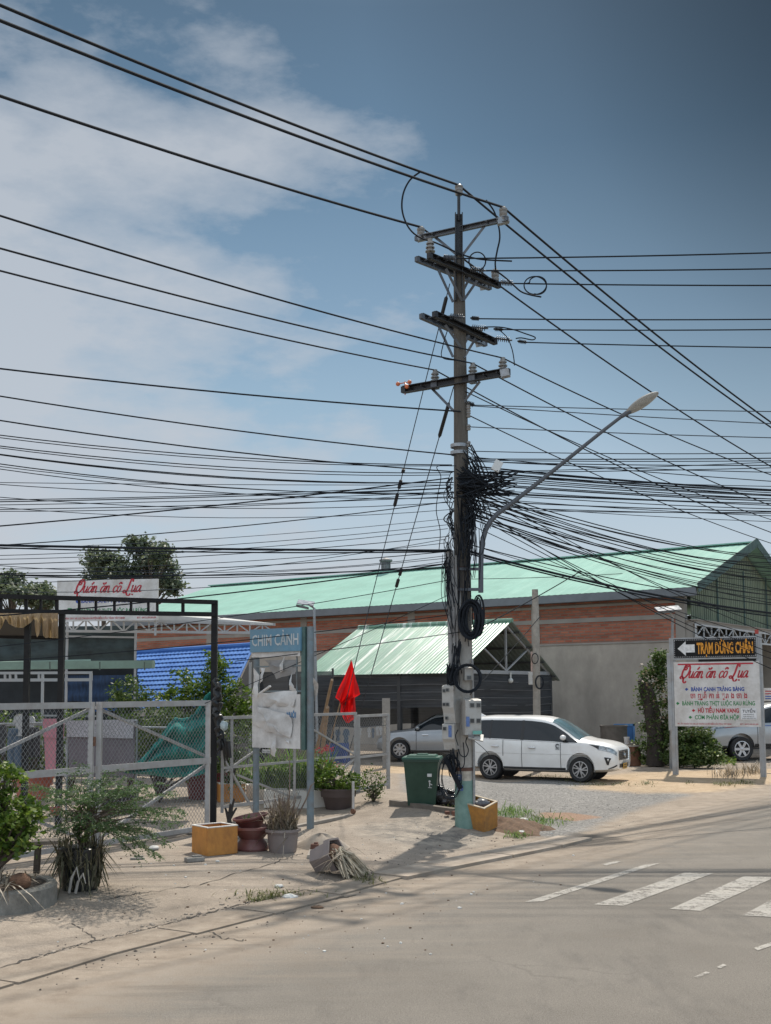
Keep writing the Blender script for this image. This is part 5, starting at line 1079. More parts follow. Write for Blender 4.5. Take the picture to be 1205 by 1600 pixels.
# ------------------------------------------------------------------ blue bird-shop sign with torn panels
b0 = Vector((P(398, 1290, 19.75).x, 19.75, 0)); b1 = Vector((P(482, 1300, 19.05).x, 19.05, 0)); mid, rz, W = frame2(b0, b1); mid.z = gzf(mid.x, mid.y)
cs_ = thing('torn_blue_sign', mid, 'rusting grey sign frame with blue lettered top panel and torn white panels below', 'signboard', rz=rz, local=True)
zz = lambda px, py: P(px, py, 19.35).z-mid.z
pr = zz(485, 981)
CPM = pm('blue_grey_post', (.155, .20, .225), .55, .2, var=.2, scale=5, dirt=(.17, .12, .09), damt=.5, dscale=4)
MB().tube([(-W/2+.03, 0, -.1), (-W/2+.03, 0, pr-.03)], .055, 14).build('post', CPM, cs_, smooth=True)
MB().tube([(W/2+.06, -.02, -.1), (W/2+.06, -.02, pr)], .062, 14).build('post', CPM, cs_, smooth=True)
MB().box((W/2-.035, -.03, (pr+zz(482,1170))/2), (.08, .14, pr-zz(482,1170))).build('frame_side', pm('green_grey_side', (.06, .11, .10), .6, var=.3, scale=6), cs_)
zB0 = zz(440, 1017.5); MB().box((-.03, -.09, (pr+zB0)/2-.01), (W-.06, .10, pr-zB0)).build('blue_panel', pm('faded_blue', (.115, .245, .345), .6, var=.12, scale=3, dirt=(.2, .27, .30), damt=.5, dscale=4), cs_)
txt(cs_, 'CHIM CẢNH', -W/2+.05, W/2-.10, zB0+.10, (pr-zB0)*.50, pm('faded_lettering', (.46, .49, .50), .6, var=.15, scale=25), -.145, .012, name='sign_lettering')
GPM = pm('torn_white_sheet', (.62, .60, .58), .6, var=.1, scale=4, dirt=(.27, .25, .23), damt=.55, dscale=3)
zL0, zL1 = zz(440, 1169), zz(440, 1078); zM = zz(440, 1085)
MB().box((-.05, -.07, (zL0+zM)/2), (W-.12, .03, zM-zL0)).build('white_panel', GPM, cs_)
MB().box((-.06, -.06, zz(440, 1022)), (W-.10, .06, .09)).build('white_trim', GPM, cs_)
mb = MB()
for py in (1041, 1080, 1104, 1146): mb.bar((-W/2+.05, -.05, zz(440, py)), (W/2-.08, -.05, zz(440, py)), .025, .025)
mb.bar((W/2-.22, -.04, zz(440, 1020)), (W/2-.22, -.04, zL0), .02, .02); mb.build('frame_bars', CPM, cs_)
def scrap(poly, seed, y=-.10, mat=GPM):      # torn sheet, poly in source pixels, gently curled
    random.seed(seed); pts = []
    for (a, b), (c_, d_) in zip(poly, poly[1:]+poly[:1]):
        for t in (0, .34, .67): pts.append((a+(c_-a)*t+(random.uniform(-1, 1) if t else 0), b+(d_-b)*t+(random.uniform(-1, 1) if t else 0)))
    cx = sum(p[0] for p in pts)/len(pts); cy = sum(p[1] for p in pts)/len(pts)
    f = lambda px, py, k: Vector(((px-440)/F*19.35*1.02, y-.05*k+.04*math.sin(px*.21+py*.13), zz(px, py)))
    mb = MB(); rings = []
    for k in (1, .66, .33): rings.append([f(cx+(p[0]-cx)*k, cy+(p[1]-cy)*k, 1-k) for p in pts])
    n = len(pts); vs = sum(rings, [])+[f(cx, cy, 1.2)]; fs = [(i_*n+j_, i_*n+(j_+1) % n, (i_+1)*n+(j_+1) % n, (i_+1)*n+j_) for i_ in (0, 1) for j_ in range(n)]+[(2*n+j_, 2*n+(j_+1) % n, 3*n) for j_ in range(n)]
    mb.add(vs, fs); return mb.build('torn_sheet', mat, cs_, smooth=True, ang=70)
scrap([(398,1103),(425,1108),(470,1117),(471,1124),(468,1152),(440,1147),(424,1143),(408,1138),(391,1128),(391,1121),(400,1112)], 1, -.14)
scrap([(399,1083),(476,1079),(474,1104),(440,1103),(411,1104)], 2, -.10); scrap([(410,1031),(475,1031),(474,1053),(432,1061),(420,1040)], 3, -.06, pm('torn_grey_sheet', (.27, .265, .26), .7, var=.15, scale=4))
scrap([(396,1043),(406,1062),(404,1085),(400,1093),(394,1080),(387,1085),(392,1062)], 4, -.13); scrap([(404,1043),(413,1043),(413,1062),(407,1068)], 5, -.10); scrap([(452,1026),(456,1028),(455,1048),(449,1050),(448,1046),(452,1040)], 6, -.12)
scrap([(436,1150),(442,1158),(441,1172),(437,1183),(432,1178),(433,1168)], 7, -.13); scrap([(455,1153),(467,1157),(467,1161),(457,1160)], 8, -.13); scrap([(467,1050),(473,1072),(474,1080),(466,1078)], 9, -.10)
scrap([(490,1040),(500,1052),(509,1068),(508,1082),(502,1097),(500,1088),(499,1074),(490,1062)], 10, .02, pm('torn_beige_sheet', (.42, .38, .34), .8, var=.2, scale=9, dirt=(.15, .12, .10), damt=.8, dscale=8))
MB().bar(Vector(((407-440)/F*19.7, -.12, zz(407, 1083))), Vector(((430-440)/F*19.7, -.16, zz(430, 1072))), .04, .03).build('loose_batten', GPM, cs_)
txt(cs_, 'NUÔI', (458-440)/F*19.6, (476-440)/F*19.6, zz(440, 1121), .10, INK('faded_blue', (.07, .20, .38)), -.092, .03, name='sign_lettering')
MB().box(((412-440)/F*19.5, -.03, zz(412, 1175)), (.18, .01, .06)).build('name_plate', STW, cs_); txt(cs_, 'THU CẢNH', (404-440)/F*19.5, (420-440)/F*19.5, zz(412, 1177), .035, INK('faded_black', (.15, .15, .15)), -.038, .02, name='plate_lettering')
# ------------------------------------------------------------------ the restaurant board on the roof, far left
YB = 30.0; b0, b1 = P(88, 970, YB), P(246, 968, YB-.3); mid, rz, W = frame2(b0, b1); mid = Vector((mid.x, mid.y, 0))
rb = thing('restaurant_board', mid, 'wide white roof board with red script name, behind the black gate beam', 'signboard', rz=rz, local=True)
zt, zb0 = P(88, 907, YB).z, P(88, 971, YB).z; H = zt-zb0; X_ = lambda u: -W/2+W*u; Z_ = lambda v: zt-H*v
MB().box((0, .05, (zt+zb0)/2), (W, .08, H)).build('board', SIGNW, rb); yb = .004
script_text(rb, X_(.18), X_(.83), Z_(.31), H*.16, IR, yb)
txt(rb, '● BÁNH CANH TRẢNG BÀNG', X_(.19), X_(.83), Z_(.56), H*.085, IB, yb, .02); txt(rb, '➡ BÁNH TRÁNG THỊT LUỘC RAU RỪNG', X_(.11), X_(.90), Z_(.80), H*.10, IG, yb, .02)
txt(rb, 'ẤP THUẬN TÂY XÃ LỢI THUẬN HUYỆN BẾN CẦU TỈNH TÂY NINH', X_(.02), X_(.68), Z_(.955), H*.045, IR, yb, .02, name='address_lettering'); txt(rb, 'ĐT: 0973.09.09.09', X_(.80), X_(.985), Z_(.955), H*.045, IR, yb, .02, name='address_lettering')
mb = MB()
for x in (-W/2+.1, W/2-.1): mb.bar((x, .15, zb0-.4), (x, .15, zt-.1), .05, .05)
mb.bar((-W/2+.05, .2, zt-.1), (-W/2-.45, .9, zb0), .035, .035); mb.build('support', WST, rb)
# small white signboard at the right edge
o = thing('small_notice_board', Vector((P(1203, 1200, 35).x, 35, 0)), 'small white notice board at the right edge of the frame beside the dark doorway', 'notice'); a = P(1205, 1085, 35)
MB().box(a, (.55, .03, .40)).build('board', SIGNW, o); MB().tube([Vector((a.x+.1, 35.03, 0)), a+Vector((.1, .03, .1))], .03, 8).build('post', SGREY, o)
for z in (.1, .02, -.06, -.13): MB().box(a+Vector((0, -.02, z)), (.38, .004, .03)).build('line_of_writing', IR if z > 0 else IB, o)
# ------------------------------------------------------------------ chain-link
def chain(mb, p, q, z0, z1, dx=.076, dz=.092, r=.0036):
    """diamond wire between p and q (level vectors), from z0 to z1"""
    L = (q-p).length; d = (q-p)/L; n = Vector((-d.y, d.x, 0)); H = z1-z0; m_ = dz/dx
    for sgn in (1, -1):
        k = -int(H/m_/dx)-1
        while k*dx < L+H/m_:
            x0 = k*dx; pts = []
            for t in (0, H/m_): pts.append((x0+t if sgn > 0 else x0+H/m_-t, t*m_))
            (xa, za), (xb, zb_) = pts
            def clip(xa, za, xb, zb_):
                t0, t1 = 0, 1; dx_ = xb-xa
                if abs(dx_) < 1e-9: return None
                ta, tb = (0-xa)/dx_, (L-xa)/dx_; ta, tb = min(ta, tb), max(ta, tb); t0 = max(t0, ta); t1 = min(t1, tb)
                return None if t1-t0 < 1e-3 else ((xa+dx_*t0, za+(zb_-za)*t0), (xa+dx_*t1, za+(zb_-za)*t1))
            cc = clip(xa, za, xb, zb_)
            if cc: a, b = cc; mb.tube([p+d*a[0]+n*.003*sgn+Vector((0, 0, z0+a[1])), p+d*b[0]+n*.003*sgn+Vector((0, 0, z0+b[1]))], r, 3, False)
            k += 1
    return mb
FRM = pm('gate_frame_grey', (.40, .39, .38), .5, .2, var=.1, scale=5, dirt=(.19, .13, .09), damt=.35, dscale=4); CHM = pm('chain_link_wire', (.20, .20, .197), .6, .2, var=.15, scale=3)
# double gate on the left (two leaves)
gR = Vector((P(327, 1300, 19.0).x, 19.0, 0)); gM = Vector((P(146, 1330, 16.9).x, 16.9, 0)); gd = (gR-gM).normalized(); gL = gM-gd*(gR-gM).length*1.0
def leafgate(p, q, zb, zt_, label, zm_, diag):
    p = p.copy(); q = q.copy(); o = thing('gate_leaf', Vector((p.x, p.y, gzf(p.x, p.y))), label, 'gate'); z0 = gzf(p.x, p.y)+zb
    up = lambda v, z: Vector((v.x, v.y, z)); w = .075; d = (q-p).normalized()
    mb = MB(); mb.bar(up(p, zt_-.04), up(q, zt_-.04), w*.7, .09); mb.bar(up(p, z0+.03), up(q, z0+.03), w*.7, .07); mb.bar(up(p+d*.05, z0), up(p+d*.05, zt_), w, .09, up=(0, 1, 0)); mb.bar(up(q-d*.05, z0), up(q-d*.05, zt_), w, .09, up=(0, 1, 0)); mb.bar(up(p, zm_), up(q, zm_), w*.7, .10)
    mb.build('frame', FRM, o); mb = MB(); n_ = Vector((-d.y, d.x, 0))*.03
    for a, b in diag(up, p, q, z0, zt_, zm_): mb.bar(a+n_, b+n_, .035, .045)
    mb.build('diagonal_brace', FRM, o); mb = MB(); chain(mb, p, q, z0, zt_-.03); mb.build('chain_link', CHM, o); return o
mz = 1.36
leafgate(gM+gd*.03, gR, .06, 2.36, 'right leaf of the grey chain-link gate, closed against the black post', mz, lambda up, p, q, z0, z1, zm: [(up(p, z1-.08), up(q, zm+.05)), (up(q, zm-.05), up(p, z0+.06))])
leafgate(gL, gM-gd*.03, .06, 2.36, 'left leaf of the grey chain-link gate, partly behind the bushes', mz, lambda up, p, q, z0, z1, zm: [(up(q, z1-.08), up(p, zm+.05)), (up(p, zm-.05), up(q, z0+.06))])
o = thing('latch_padlock', Vector((gM.x, gM.y-.08, 1.78)), 'small rusty latch where the two gate leaves meet', 'latch'); MB().bbox((gM.x, gM.y-.07, 1.78), (.05, .05, .14), .01).build('hasp', pm('rust', (.16, .08, .05), .8, var=.4, scale=30), o)
# mesh fence from the black post to the concrete post
fA = Vector((P(347, 1290, 20.2).x, 20.2, 0)); fB = Vector((P(557, 1262, 23.6).x, 23.6, 0)); fC = Vector((P(607, 1256, 24.9).x, 24.9, 0))
def fence(p, q, zt_, label, zm_, uprights, diags, thick=.05):
    o = thing('mesh_fence', Vector((p.x, p.y, gzf(p.x, p.y))), label, 'fence'); z0 = max(gzf(p.x, p.y), gzf(q.x, q.y))+.05; up = lambda t, z: (lambda v: Vector((v.x, v.y, z)))(p.lerp(q, t))
    for z_, w_ in ((zt_, .055), (z0, .055), (zm_, .042)): MB().bar(up(0, z_), up(1, z_), w_, w_).build('rail', FRM, o)
    for t in uprights: MB().bar(up(t, z0-.1), up(t, zt_+.02), thick, thick, up=(0, 1, 0)).build('upright', FRM, o)
    if diags: 
        mb = MB()
        for (t0, a, t1, b) in diags: mb.bar(up(t0, a), up(t1, b), .035, .035)
        mb.build('diagonal_brace', FRM, o)
    mb = MB(); chain(mb, p, q, z0, zt_); mb.build('chain_link', CHM, o); return o
fence(fA, fB, 2.04, 'long chain-link fence panel between the black post and the sliding panel', 1.15, (0, .06, .5, .99), [(.02, 1.08, .5, 1.9), (.02, 1.25, .25, .1), (.1, 1.0, .5, .45), (.55, 1.9, .98, 1.2), (.5, .12, .98, 1.1), (.80, .1, .98, .95)])
fence(fB+(fC-fB)*.06, fC, 1.98, 'narrow chain-link panel with wheel, last of the fence before the bin', 1.12, (0, 1), None, .085)
o = thing('caster_wheel', GT(552, 1274), 'small rusty gate caster under the narrow mesh panel', 'wheel'); pz = GT(552, 1272); MB().lathe([(.001, -.02), (.05, -.02), (.05, .02), (.001, .02)], pz+Vector((0, 0, .05)), 16, (.6, .8, 0)).build('wheel', pm('rust', (.16, .08, .05), .8), o); MB().tube([pz+Vector((0, .02, .05)), pz+Vector((0, .02, .6))], .028, 8).build('stem', pm('bright_steel', (.5, .5, .5), .35, .7), o)
# low concrete lip between the fence and the pole
a, b = GT(612, 1258), GT(712, 1272); mb = MB(); mb.bar(a+Vector((0, 0, .02)), b+Vector((0, 0, .02)), .14, .16); o = mb.build('kerb', pm('dark_kerb', (.14, .12, .10), .9, var=.3, scale=5), org=a); tag(o, 'low dark concrete lip between the mesh fence and the utility pole', 'kerb')
a, b = GT(352, 1312), GT(548, 1274); mb = MB(); mb.bar(a+Vector((.1, 0, .0)), b, .12, .05); o = mb.build('gate_rail', pm('rail_concrete', (.26, .23, .20), .9, var=.2), org=a); tag(o, 'flat rail strip in the pavement under the long mesh fence', 'rail')
a, b = gM+Vector((.3, .6, .08)), gR+Vector((.1, .7, .12)); mb = MB(); mb.bar(a, b, .3, .16); o = mb.build('low_step', pm('dark_kerb', (.14, .12, .10), .9), org=a); tag(o, 'low dark concrete step just inside the right gate leaf', 'step')
# ------------------------------------------------------------------ black gateway frame with awning
BF = pm('black_frame_paint', (.010, .010, .011), .6, var=.3, scale=8, dirt=(.03, .027, .025), damt=.4, dscale=5, spec=.25)
q0 = Vector((P(333, 1300, 20.0).x, 20.0, 0)); q1 = Vector((P(-60, 1250, 19.2).x, 19.2, 0)); gf = thing('black_gateway', on(q0.x, q0.y), 'tall black steel gateway frame with ladder-like top beam, over the yard entrance', 'gateway')
MB().bar(Vector((q0.x, q0.y, 0)), Vector((q0.x, q0.y, P(333, 938, 20).z)), .105, .105, up=(0, 1, 0)).build('post', BF, gf)
for px, Yq in ((92, 19.5), (38, 19.4)): p = P(px, 1240, Yq); MB().bar(Vector((p.x, Yq, 0)), Vector((p.x, Yq, P(px, 955, Yq).z)), .095, .095, up=(0, 1, 0)).build('post', BF, gf)
for pyR, pyL, w in ((941, 932, .075), (960, 956, .075)):
    MB().bar(P(337, pyR, 19.95), P(-60, pyL-2, 19.15), .08, w).build('beam', BF, gf)
for px in (2, 41, 64, 89, 124, 150, 179, 205, 232, 246, 286): Yq = 19.2+(px+60)/393*.78; MB().bar(P(px, 935+px*.02, Yq), P(px, 958, Yq), .055 if px in (89, 41, 286) else .04, .05, up=(0, 1, 0)).build('spacer', BF, gf)
AWN = leafmat('tan_awning_cloth', (.40, .28, .175), (.52, .385, .25), .45)
aw = thing('fabric_awning', P(40, 960, 19.1), 'tan scalloped fabric awning hanging from the black gateway beam at the left edge', 'awning')
prof = [(-60, 1000), (-40, 985), (0, 984), (4, 978), (9, 966), (14, 975), (24, 980), (36, 981), (48, 973), (54, 966), (55, 985), (58, 996), (62, 990), (65, 967), (67, 992), (71, 997), (76, 996), (83, 997), (91, 997)]
px_ = [p[0] for p in prof]; py_ = [p[1] for p in prof]
mb = MB(); mb.grid(lambda u, v: (lambda px: P(px, 958+(np.interp(px, px_, py_)-958)*v, 19.0+.05*math.sin(px*.5)*v+.05*math.sin(px*.9)*v+(px+60)*.002))(-60+151*u), 110, 6); mb.build('cloth', AWN, aw, smooth=True)
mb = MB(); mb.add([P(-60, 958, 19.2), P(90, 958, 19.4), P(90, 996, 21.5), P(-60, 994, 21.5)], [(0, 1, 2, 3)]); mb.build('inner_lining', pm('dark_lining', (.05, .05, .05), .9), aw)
MB().bar(P(-60, 993, 21.4), P(92, 997, 21.4), .07, .07).build('rail', BF, aw)
# rolled black sheet tied to the post
rs = thing('rolled_black_sheet', P(340, 1170, 19.9), 'black plastic sheeting rolled and tied to the right post of the gateway', 'plastic sheet')
RSM = pm('black_plastic', (.010, .011, .012), .35, var=.3, scale=10, bump=.5, bscale=14); pts = [(338,1062),(340,1082),(342,1105),(342,1130),(344,1150),(344,1170)]; rr = [.03, .09, .11, .10, .12, .05]
random.seed(77); pts = [(337+7*t+1.5*math.sin(t*9), 1060+112*t) for t in np.linspace(0, 1, 26)]; mb = MB()
for q_ in range(3): mb.tube([P(x+random.uniform(-2.2, 2.2)+q_*1.6-1, y, 19.86+.04*q_)+Vector((.02*math.sin(y*.4), 0, 0)) for x, y in pts], [max(.02, .065*math.sin(math.pi*min(.97, t*.9+.08))**.5*random.uniform(.6, 1.25)) for t in np.linspace(0, 1, 26)], 10)
mb.build('roll', RSM, rs, smooth=True); mb = MB()
for k in range(3): mb.tube([P(344+k*6, 1150+k*4, 19.9), P(350+k*5, 1172+k*6, 19.9), P(352+k*4, 1195-k*6, 19.95)], [.05, .03, .01], 6)
mb.build('loose_flap', RSM, rs, smooth=True)
b = thing('plastic_bag', P(350, 1134, 19.8), 'small pale plastic bag tied beside the rolled black sheeting', 'bag'); mb = MB(); mb.ball(P(350, 1134, 19.8), .09, 10, (.8, .5, .9), .2); mb.build('bag', pm('pale_plastic', (.35, .42, .43), .3, var=.2, scale=12), b, smooth=True)
# ------------------------------------------------------------------ the yard on the left: restaurant buildings
DNET = pm('dark_green_netting', (.030, .044, .046), .9, var=.5, scale=2.5, dirt=(.055, .07, .07), damt=.6, dscale=1.5, dstretch=(1, 1, 4))  # netting colour lightened to carry the haze of distance
YR = 31.5
rest = thing('restaurant_shed', Vector((P(100, 1000, YR).x, YR, 0)), 'open restaurant shed walled with dark netting, white trusses and green gutter, left background', 'restaurant')
net(Vector((P(-90, 1000, YR+.6).x, YR+.6, 0)), Vector((P(213, 1000, YR+.2).x, YR+.2, 0)), P(0, 1037, YR).z, P(0, 978, YR).z, 'netting_wall', .06, rest, DNET)
net(Vector((P(-90, 1000, YR+2).x, YR+2, 0)), Vector((P(216, 1000, YR+2).x, YR+2, 0)), .0, P(0, 1040, YR+2).z, 'dark_back_wall', .05, rest, pm('dark_backdrop', (.024, .028, .032), .95, var=.5, scale=1.2))  # dark sheet stands in for the shaded interior, its black lifted for haze
net(Vector((P(96, 1000, YR+1.6).x, YR+1.6, 0)), Vector((P(218, 1000, YR+1.6).x, YR+1.6, 0)), P(0, 1098, YR+1.6).z, P(0, 1056, YR+1.6).z, 'blue_curtain', .08, rest, pm('dull_blue_sheet', (.02, .045, .10), .8, var=.5, scale=5, stretch=(3, 1, .4)))
mb = MB()
for px in (105, 212): p = P(px, 1000, YR-.1); mb.bar(Vector((p.x, p.y, 0)), Vector((p.x, p.y, P(px, 972, YR).z)), .06, .06, up=(0, 1, 0))
mb.bar(P(95, 994, YR-.1), P(214, 996, YR-.1), .04, .05); mb.build('posts', WST, rest)
tr = MB(); L = [(95, 986), (430, 989)]; T = [(95, 966), (430, 976)]
for (a, b) in (L, T): tr.bar(P(*a, YR-.4), P(*b, YR-1.2), .07, .07)
n_ = 17
for i_ in range(n_):
    f = lambda q, t: P(q[0][0]+(q[1][0]-q[0][0])*t, q[0][1]+(q[1][1]-q[0][1])*t, YR-.4-.8*t)
    tr.bar(f(L, i_/n_), f(T, i_/n_), .04, .04, up=(0, 1, 0)); tr.bar(f(L if i_ % 2 else T, i_/n_), f(T if i_ % 2 else L, (i_+1)/n_), .035, .035, up=(0, 1, 0))
tr.build('front_truss', WST, rest)
mb = MB(); mb.add([P(245, 960, YR-.5), P(427, 974, YR-1.3), P(427, 977, YR-1.3), P(245, 973, YR-.5), P(200, 955, YR+2.4), P(330, 963, YR+2.4)], [(0, 1, 2, 3), (0, 4, 5, 1)]); mb.build('canopy_sheet', pm('pale_canopy', (.45, .45, .44), .6, var=.1, scale=3), rest)
GGT = pm('sage_green_gutter', (.17, .25, .20), .6, var=.12, scale=3, dirt=(.10, .13, .11), damt=.5, dscale=2)
mb = MB(); mb.bar(P(-60, 1041, 29), P(240, 1038, 28.7), .3, .20); mb.build('green_gutter', GGT, rest); mb = MB(); mb.add([P(15, 1033, 28.9), P(142, 1030, 28.8), P(142, 1036, 28.7), P(-60, 1035, 28.9)], [(0, 1, 2, 3)]); mb.build('green_sheet', GGT, rest)
mb = MB()
for px in (78, 156, 226): mb.bar(P(px, 1034, 28.4), P(px, 1047, 28.4), .03, .03, up=(0, 1, 0))
mb.build('gutter_joint', pm('gutter_joint', (.08, .11, .09), .7), rest)
rk = thing('white_rail_frame', Vector((P(100, 1200, 26).x, 26, 0)), 'white steel rail frame on thin posts in front of the dark restaurant shed', 'frame'); mb = MB()
for py, w in ((1052, .06), (1063, .07)): mb.bar(P(-60, py, 26), P(144, py-1, 26), .06, w)
for px in (8, 16, 25, 61, 67, 104, 143): mb.bar(P(px, 1052, 26), P(px, 1063, 26), .045, .045, up=(0, 1, 0))
for px in (67, 142): p = P(px, 1100, 26); mb.bar(Vector((p.x, 26, 0)), P(px, 1052, 26), .055, .055, up=(0, 1, 0))
mb.bar(P(55, 1118, 26), P(150, 1119, 26), .04, .04); mb.build('rails', WST, rk)
# blue tiled roof
def blue_tile():
    m, nt, b = newmat('blue_roof_tile'); n = noise(nt, 1.5, detail=5); r = ramp(nt, [(.3, (.05, .13, .36)), (.7, (.09, .20, .46))]); nt.links.new(n, r.inputs[0]); nt.links.new(r.outputs[0], b.inputs['Base Color']); b.inputs['Roughness'].default_value = .75; b.inputs['Specular IOR Level'].default_value = .12; return m
BT = blue_tile()
c00, c10, c11, c01 = P(196, 1023, 38), P(397, 1010, 36), P(352, 1106, 32.0), P(150, 1112, 33.5)
bh = thing('blue_roofed_house', Vector((c11.x-2, 34, 0)), 'low house with bright blue stepped tile roof behind the yard shrubs', 'house')
nrm = (c10-c00).cross(c01-c00).normalized(); nrm = nrm if nrm.z > 0 else -nrm; rows = 13; NU = 132
def bt(u, v):
    p = c00.lerp(c10, u).lerp(c01.lerp(c11, u), v); k = (v*rows) % 1; w = .5+.5*math.cos(u*33*2*math.pi)
    return p+nrm*(.02*w)
mb = MB()
for r_ in range(rows):
    v0_, v1_ = r_/rows, (r_+1)/rows; e = 1/rows
    f = lambda u, t, v0_=v0_, v1_=v1_: bt(u, v0_+(v1_-v0_)*(1.0+.12*math.cos(u*33*2*math.pi))*t)+nrm*(.01+.04*t)
    mb.grid(f, NU, 3)
    g = lambda u, t, f=f: f(u, 1)-nrm*.05*t
    mb.grid(g, NU, 1)
mb.build('tiled_roof', BT, bh, smooth=True, ang=35)
mb = MB(); mb.tube([c00+nrm*.05, c10+nrm*.05], .09, 8); mb.tube([c10+nrm*.03, c11+nrm*.05], .04, 8); mb.build('ridge_tiles', BT, bh, smooth=True)
mb = MB(); d1 = Vector((0, 0, 1)); e0 = c10-nrm*.1; e1 = c11-nrm*.1
back = Vector((P(420, 1080, 38.5).x, 38.5, 2.0))
mb.add([e0, e1, Vector((e1.x, e1.y, 0)), Vector((back.x, back.y, 0)), back], [(0, 1, 2, 3, 4)]); mb.build('gable_wall', pm('dark_gable', (.05, .05, .055), .9, var=.2), bh)
mb = MB(); mb.quad(Vector((c01.x, c01.y+.4, 0)), Vector((c11.x, c11.y+.4, 0)), c11-nrm*.2+Vector((0, .4, 0)), c01-nrm*.2+Vector((0, .4, 0))); mb.build('front_wall', pm('dark_gable', (.05, .05, .055), .9), bh)
p = P(391, 1035, 33); MB().bar(Vector((p.x, 33, 0)), p, .07, .07, up=(0, 1, 0)).build('white_post', WST, bh)
# dark sheet shelter between the blue roof and the carport
p0, p1 = P(385, 1055, 37.0), P(520, 1048, 37.0); o = thing('dark_net_screen', Vector((p0.x, 37, 0)), 'dark netting screen between the blue roof and the carport', 'screen'); net(Vector((p0.x, 37, 0)), Vector((p1.x, 36.5, 0)), .0, P(400, 1050, 37).z, 'netting', .1, o, NET)
mb = MB()
for t in (0, .5, 1): q = p0.lerp(p1, t); mb.bar(Vector((q.x, q.y+.05, 0)), Vector((q.x, q.y+.05, P(400, 1045, 37).z)), .07, .07, up=(0, 1, 0))
mb.build('posts', pm('dark_post', (.05, .05, .05), .7), o)
# ------------------------------------------------------------------ laundry
def cloth(name, quad_, Yq, mat, label, cat, amp=.04, folds=7, nu=30, nv=20, parent=None, ex=None):
    a, b, c_, d_ = quad_; mb = MB()
    def f(u, v):
        x = (a[0]+(b[0]-a[0])*u)*(1-v)+(d_[0]+(c_[0]-d_[0])*u)*v; y = (a[1]+(b[1]-a[1])*u)*(1-v)+(d_[1]+(c_[1]-d_[1])*u)*v
        return P(x, y, Yq+amp*math.sin(u*folds*2+v*1.5)*(.25+.75*v))
    mb.grid(f, nu, nv)
    if parent: return mb.build(name, mat, parent, smooth=True, ang=80)
    o = mb.build(name, mat, org=P(a[0], a[1], Yq), smooth=True, ang=80); return tag(o, label, cat)
YL = 21.8
lr = thing('laundry_rack', Vector((P(150, 1200, YL).x, YL+.1, 0)), 'thin steel drying rack carrying the grey blanket and pink towel', 'drying rack')
def rail(n_, *pts): MB().tube(list(pts), .02, 8).build(n_, GALV, lr, smooth=True)
rail('rail', P(-30, 1132, YL+.06), P(215, 1126, YL+.06)); rail('rail', P(-30, 1134, YL+.8), P(215, 1130, YL+.8)); rail('rail', P(214, 1136, YL+.1), P(262, 1137, YL+.1)); rail('rail', P(214, 1128, YL+.06), P(214, 1130, YL+.8))
for px in (106, 214):
    for dy_ in (.06, .8): q = P(px, 1127, YL+dy_); rail('leg', Vector((q.x, q.y, 0)), q)

BLN = pm('mauve_grey_blanket', (.155, .130, .145), .95, var=.14, scale=14, bump=.3, bscale=40); BLT = pm('speckled_grey_fleece', (.36, .34, .36), .95, var=.55, scale=60, bump=.3, bscale=60)
bl = thing('grey_blanket', P(155, 1126, YL), 'large mauve grey blanket with folded speckled top hung behind the gate', 'blanket')
cloth('blanket_cloth', [(106,1130),(212,1128),(209,1216),(108,1214)], YL, BLN, '', '', .05, 5, parent=bl); cloth('folded_top', [(103,1126),(210,1124),(208,1154),(105,1151)], YL-.06, BLT, '', '', .03, 5, parent=bl)
PK = pm('pink_towel_cloth', (.46, .20, .235), .95, var=.08, scale=12); pt = thing('pink_towel', P(84, 1124, YL), 'long pink towel hung over the rack beside the grey blanket', 'towel')
cloth('towel', [(68,1124),(100,1124),(98,1206),(71,1202)], YL+.02, PK, '', '', .03, 3, 14, 18, parent=pt); cloth('folded_edge', [(67,1123),(101,1123),(100,1154),(68,1152)], YL-.03, PK, '', '', .02, 3, 14, 8, parent=pt)
JE = pm('faded_denim', (.075, .105, .145), .9, var=.25, scale=12); GS = pm('dark_grey_cloth', (.05, .05, .055), .9, var=.3, scale=8); LS = pm('white_grey_shirt', (.40, .40, .40), .9, var=.12, scale=8)
def trousers(px, py, h, mat, Yq, label):
    o = thing('hung_trousers', P(px, py, Yq), label, 'trousers'); mb = MB()
    for s_ in (-1, 1): mb.tube([P(px+s_*3, py, Yq), P(px+s_*4.5, py+h*.3, Yq+.02), P(px+s_*5, py+h*.7, Yq), P(px+s_*5.2, py+h, Yq)], [.09, .085, .075, .07], 10)
    mb.build('legs', mat, o, smooth=True); MB().lathe([(.001, 0), (.12, 0), (.13, -.12), (.001, -.12)], P(px, py, Yq)+Vector((0, 0, .06)), 12).build('waist', mat, o, smooth=True)
trousers(23, 1143, 74, JE, YL+.1, 'faded blue jeans hung on the rack at the far left'); trousers(52, 1141, 42, GS, YL+.5, 'dark grey trousers hung behind the left black post')
def shirt(px, py, w, h, mat, Yq, label, name='hung_shirt'):
    o = thing(name, P(px, py, Yq), label, 'shirt'); mb = MB(); out = [(-.25, 0), (.25, 0), (.5, .12), (.62, .45), (.45, .48), (.36, .3), (.38, 1), (-.38, 1), (-.36, .3), (-.45, .48), (-.62, .45), (-.5, .12)]
    front = [P(px+a*w, py+b*h, Yq-.03+.02*math.sin(a*9)) for a, b in out]; bk = [p+Vector((0, .07, 0)) for p in front]; n = len(out)
    mb.add(front+bk, [tuple(range(n)), tuple(range(2*n-1, n-1, -1))]+[(i_, (i_+1) % n, (i_+1) % n+n, i_+n) for i_ in range(n)]); mb.build('cloth', mat, o); return o
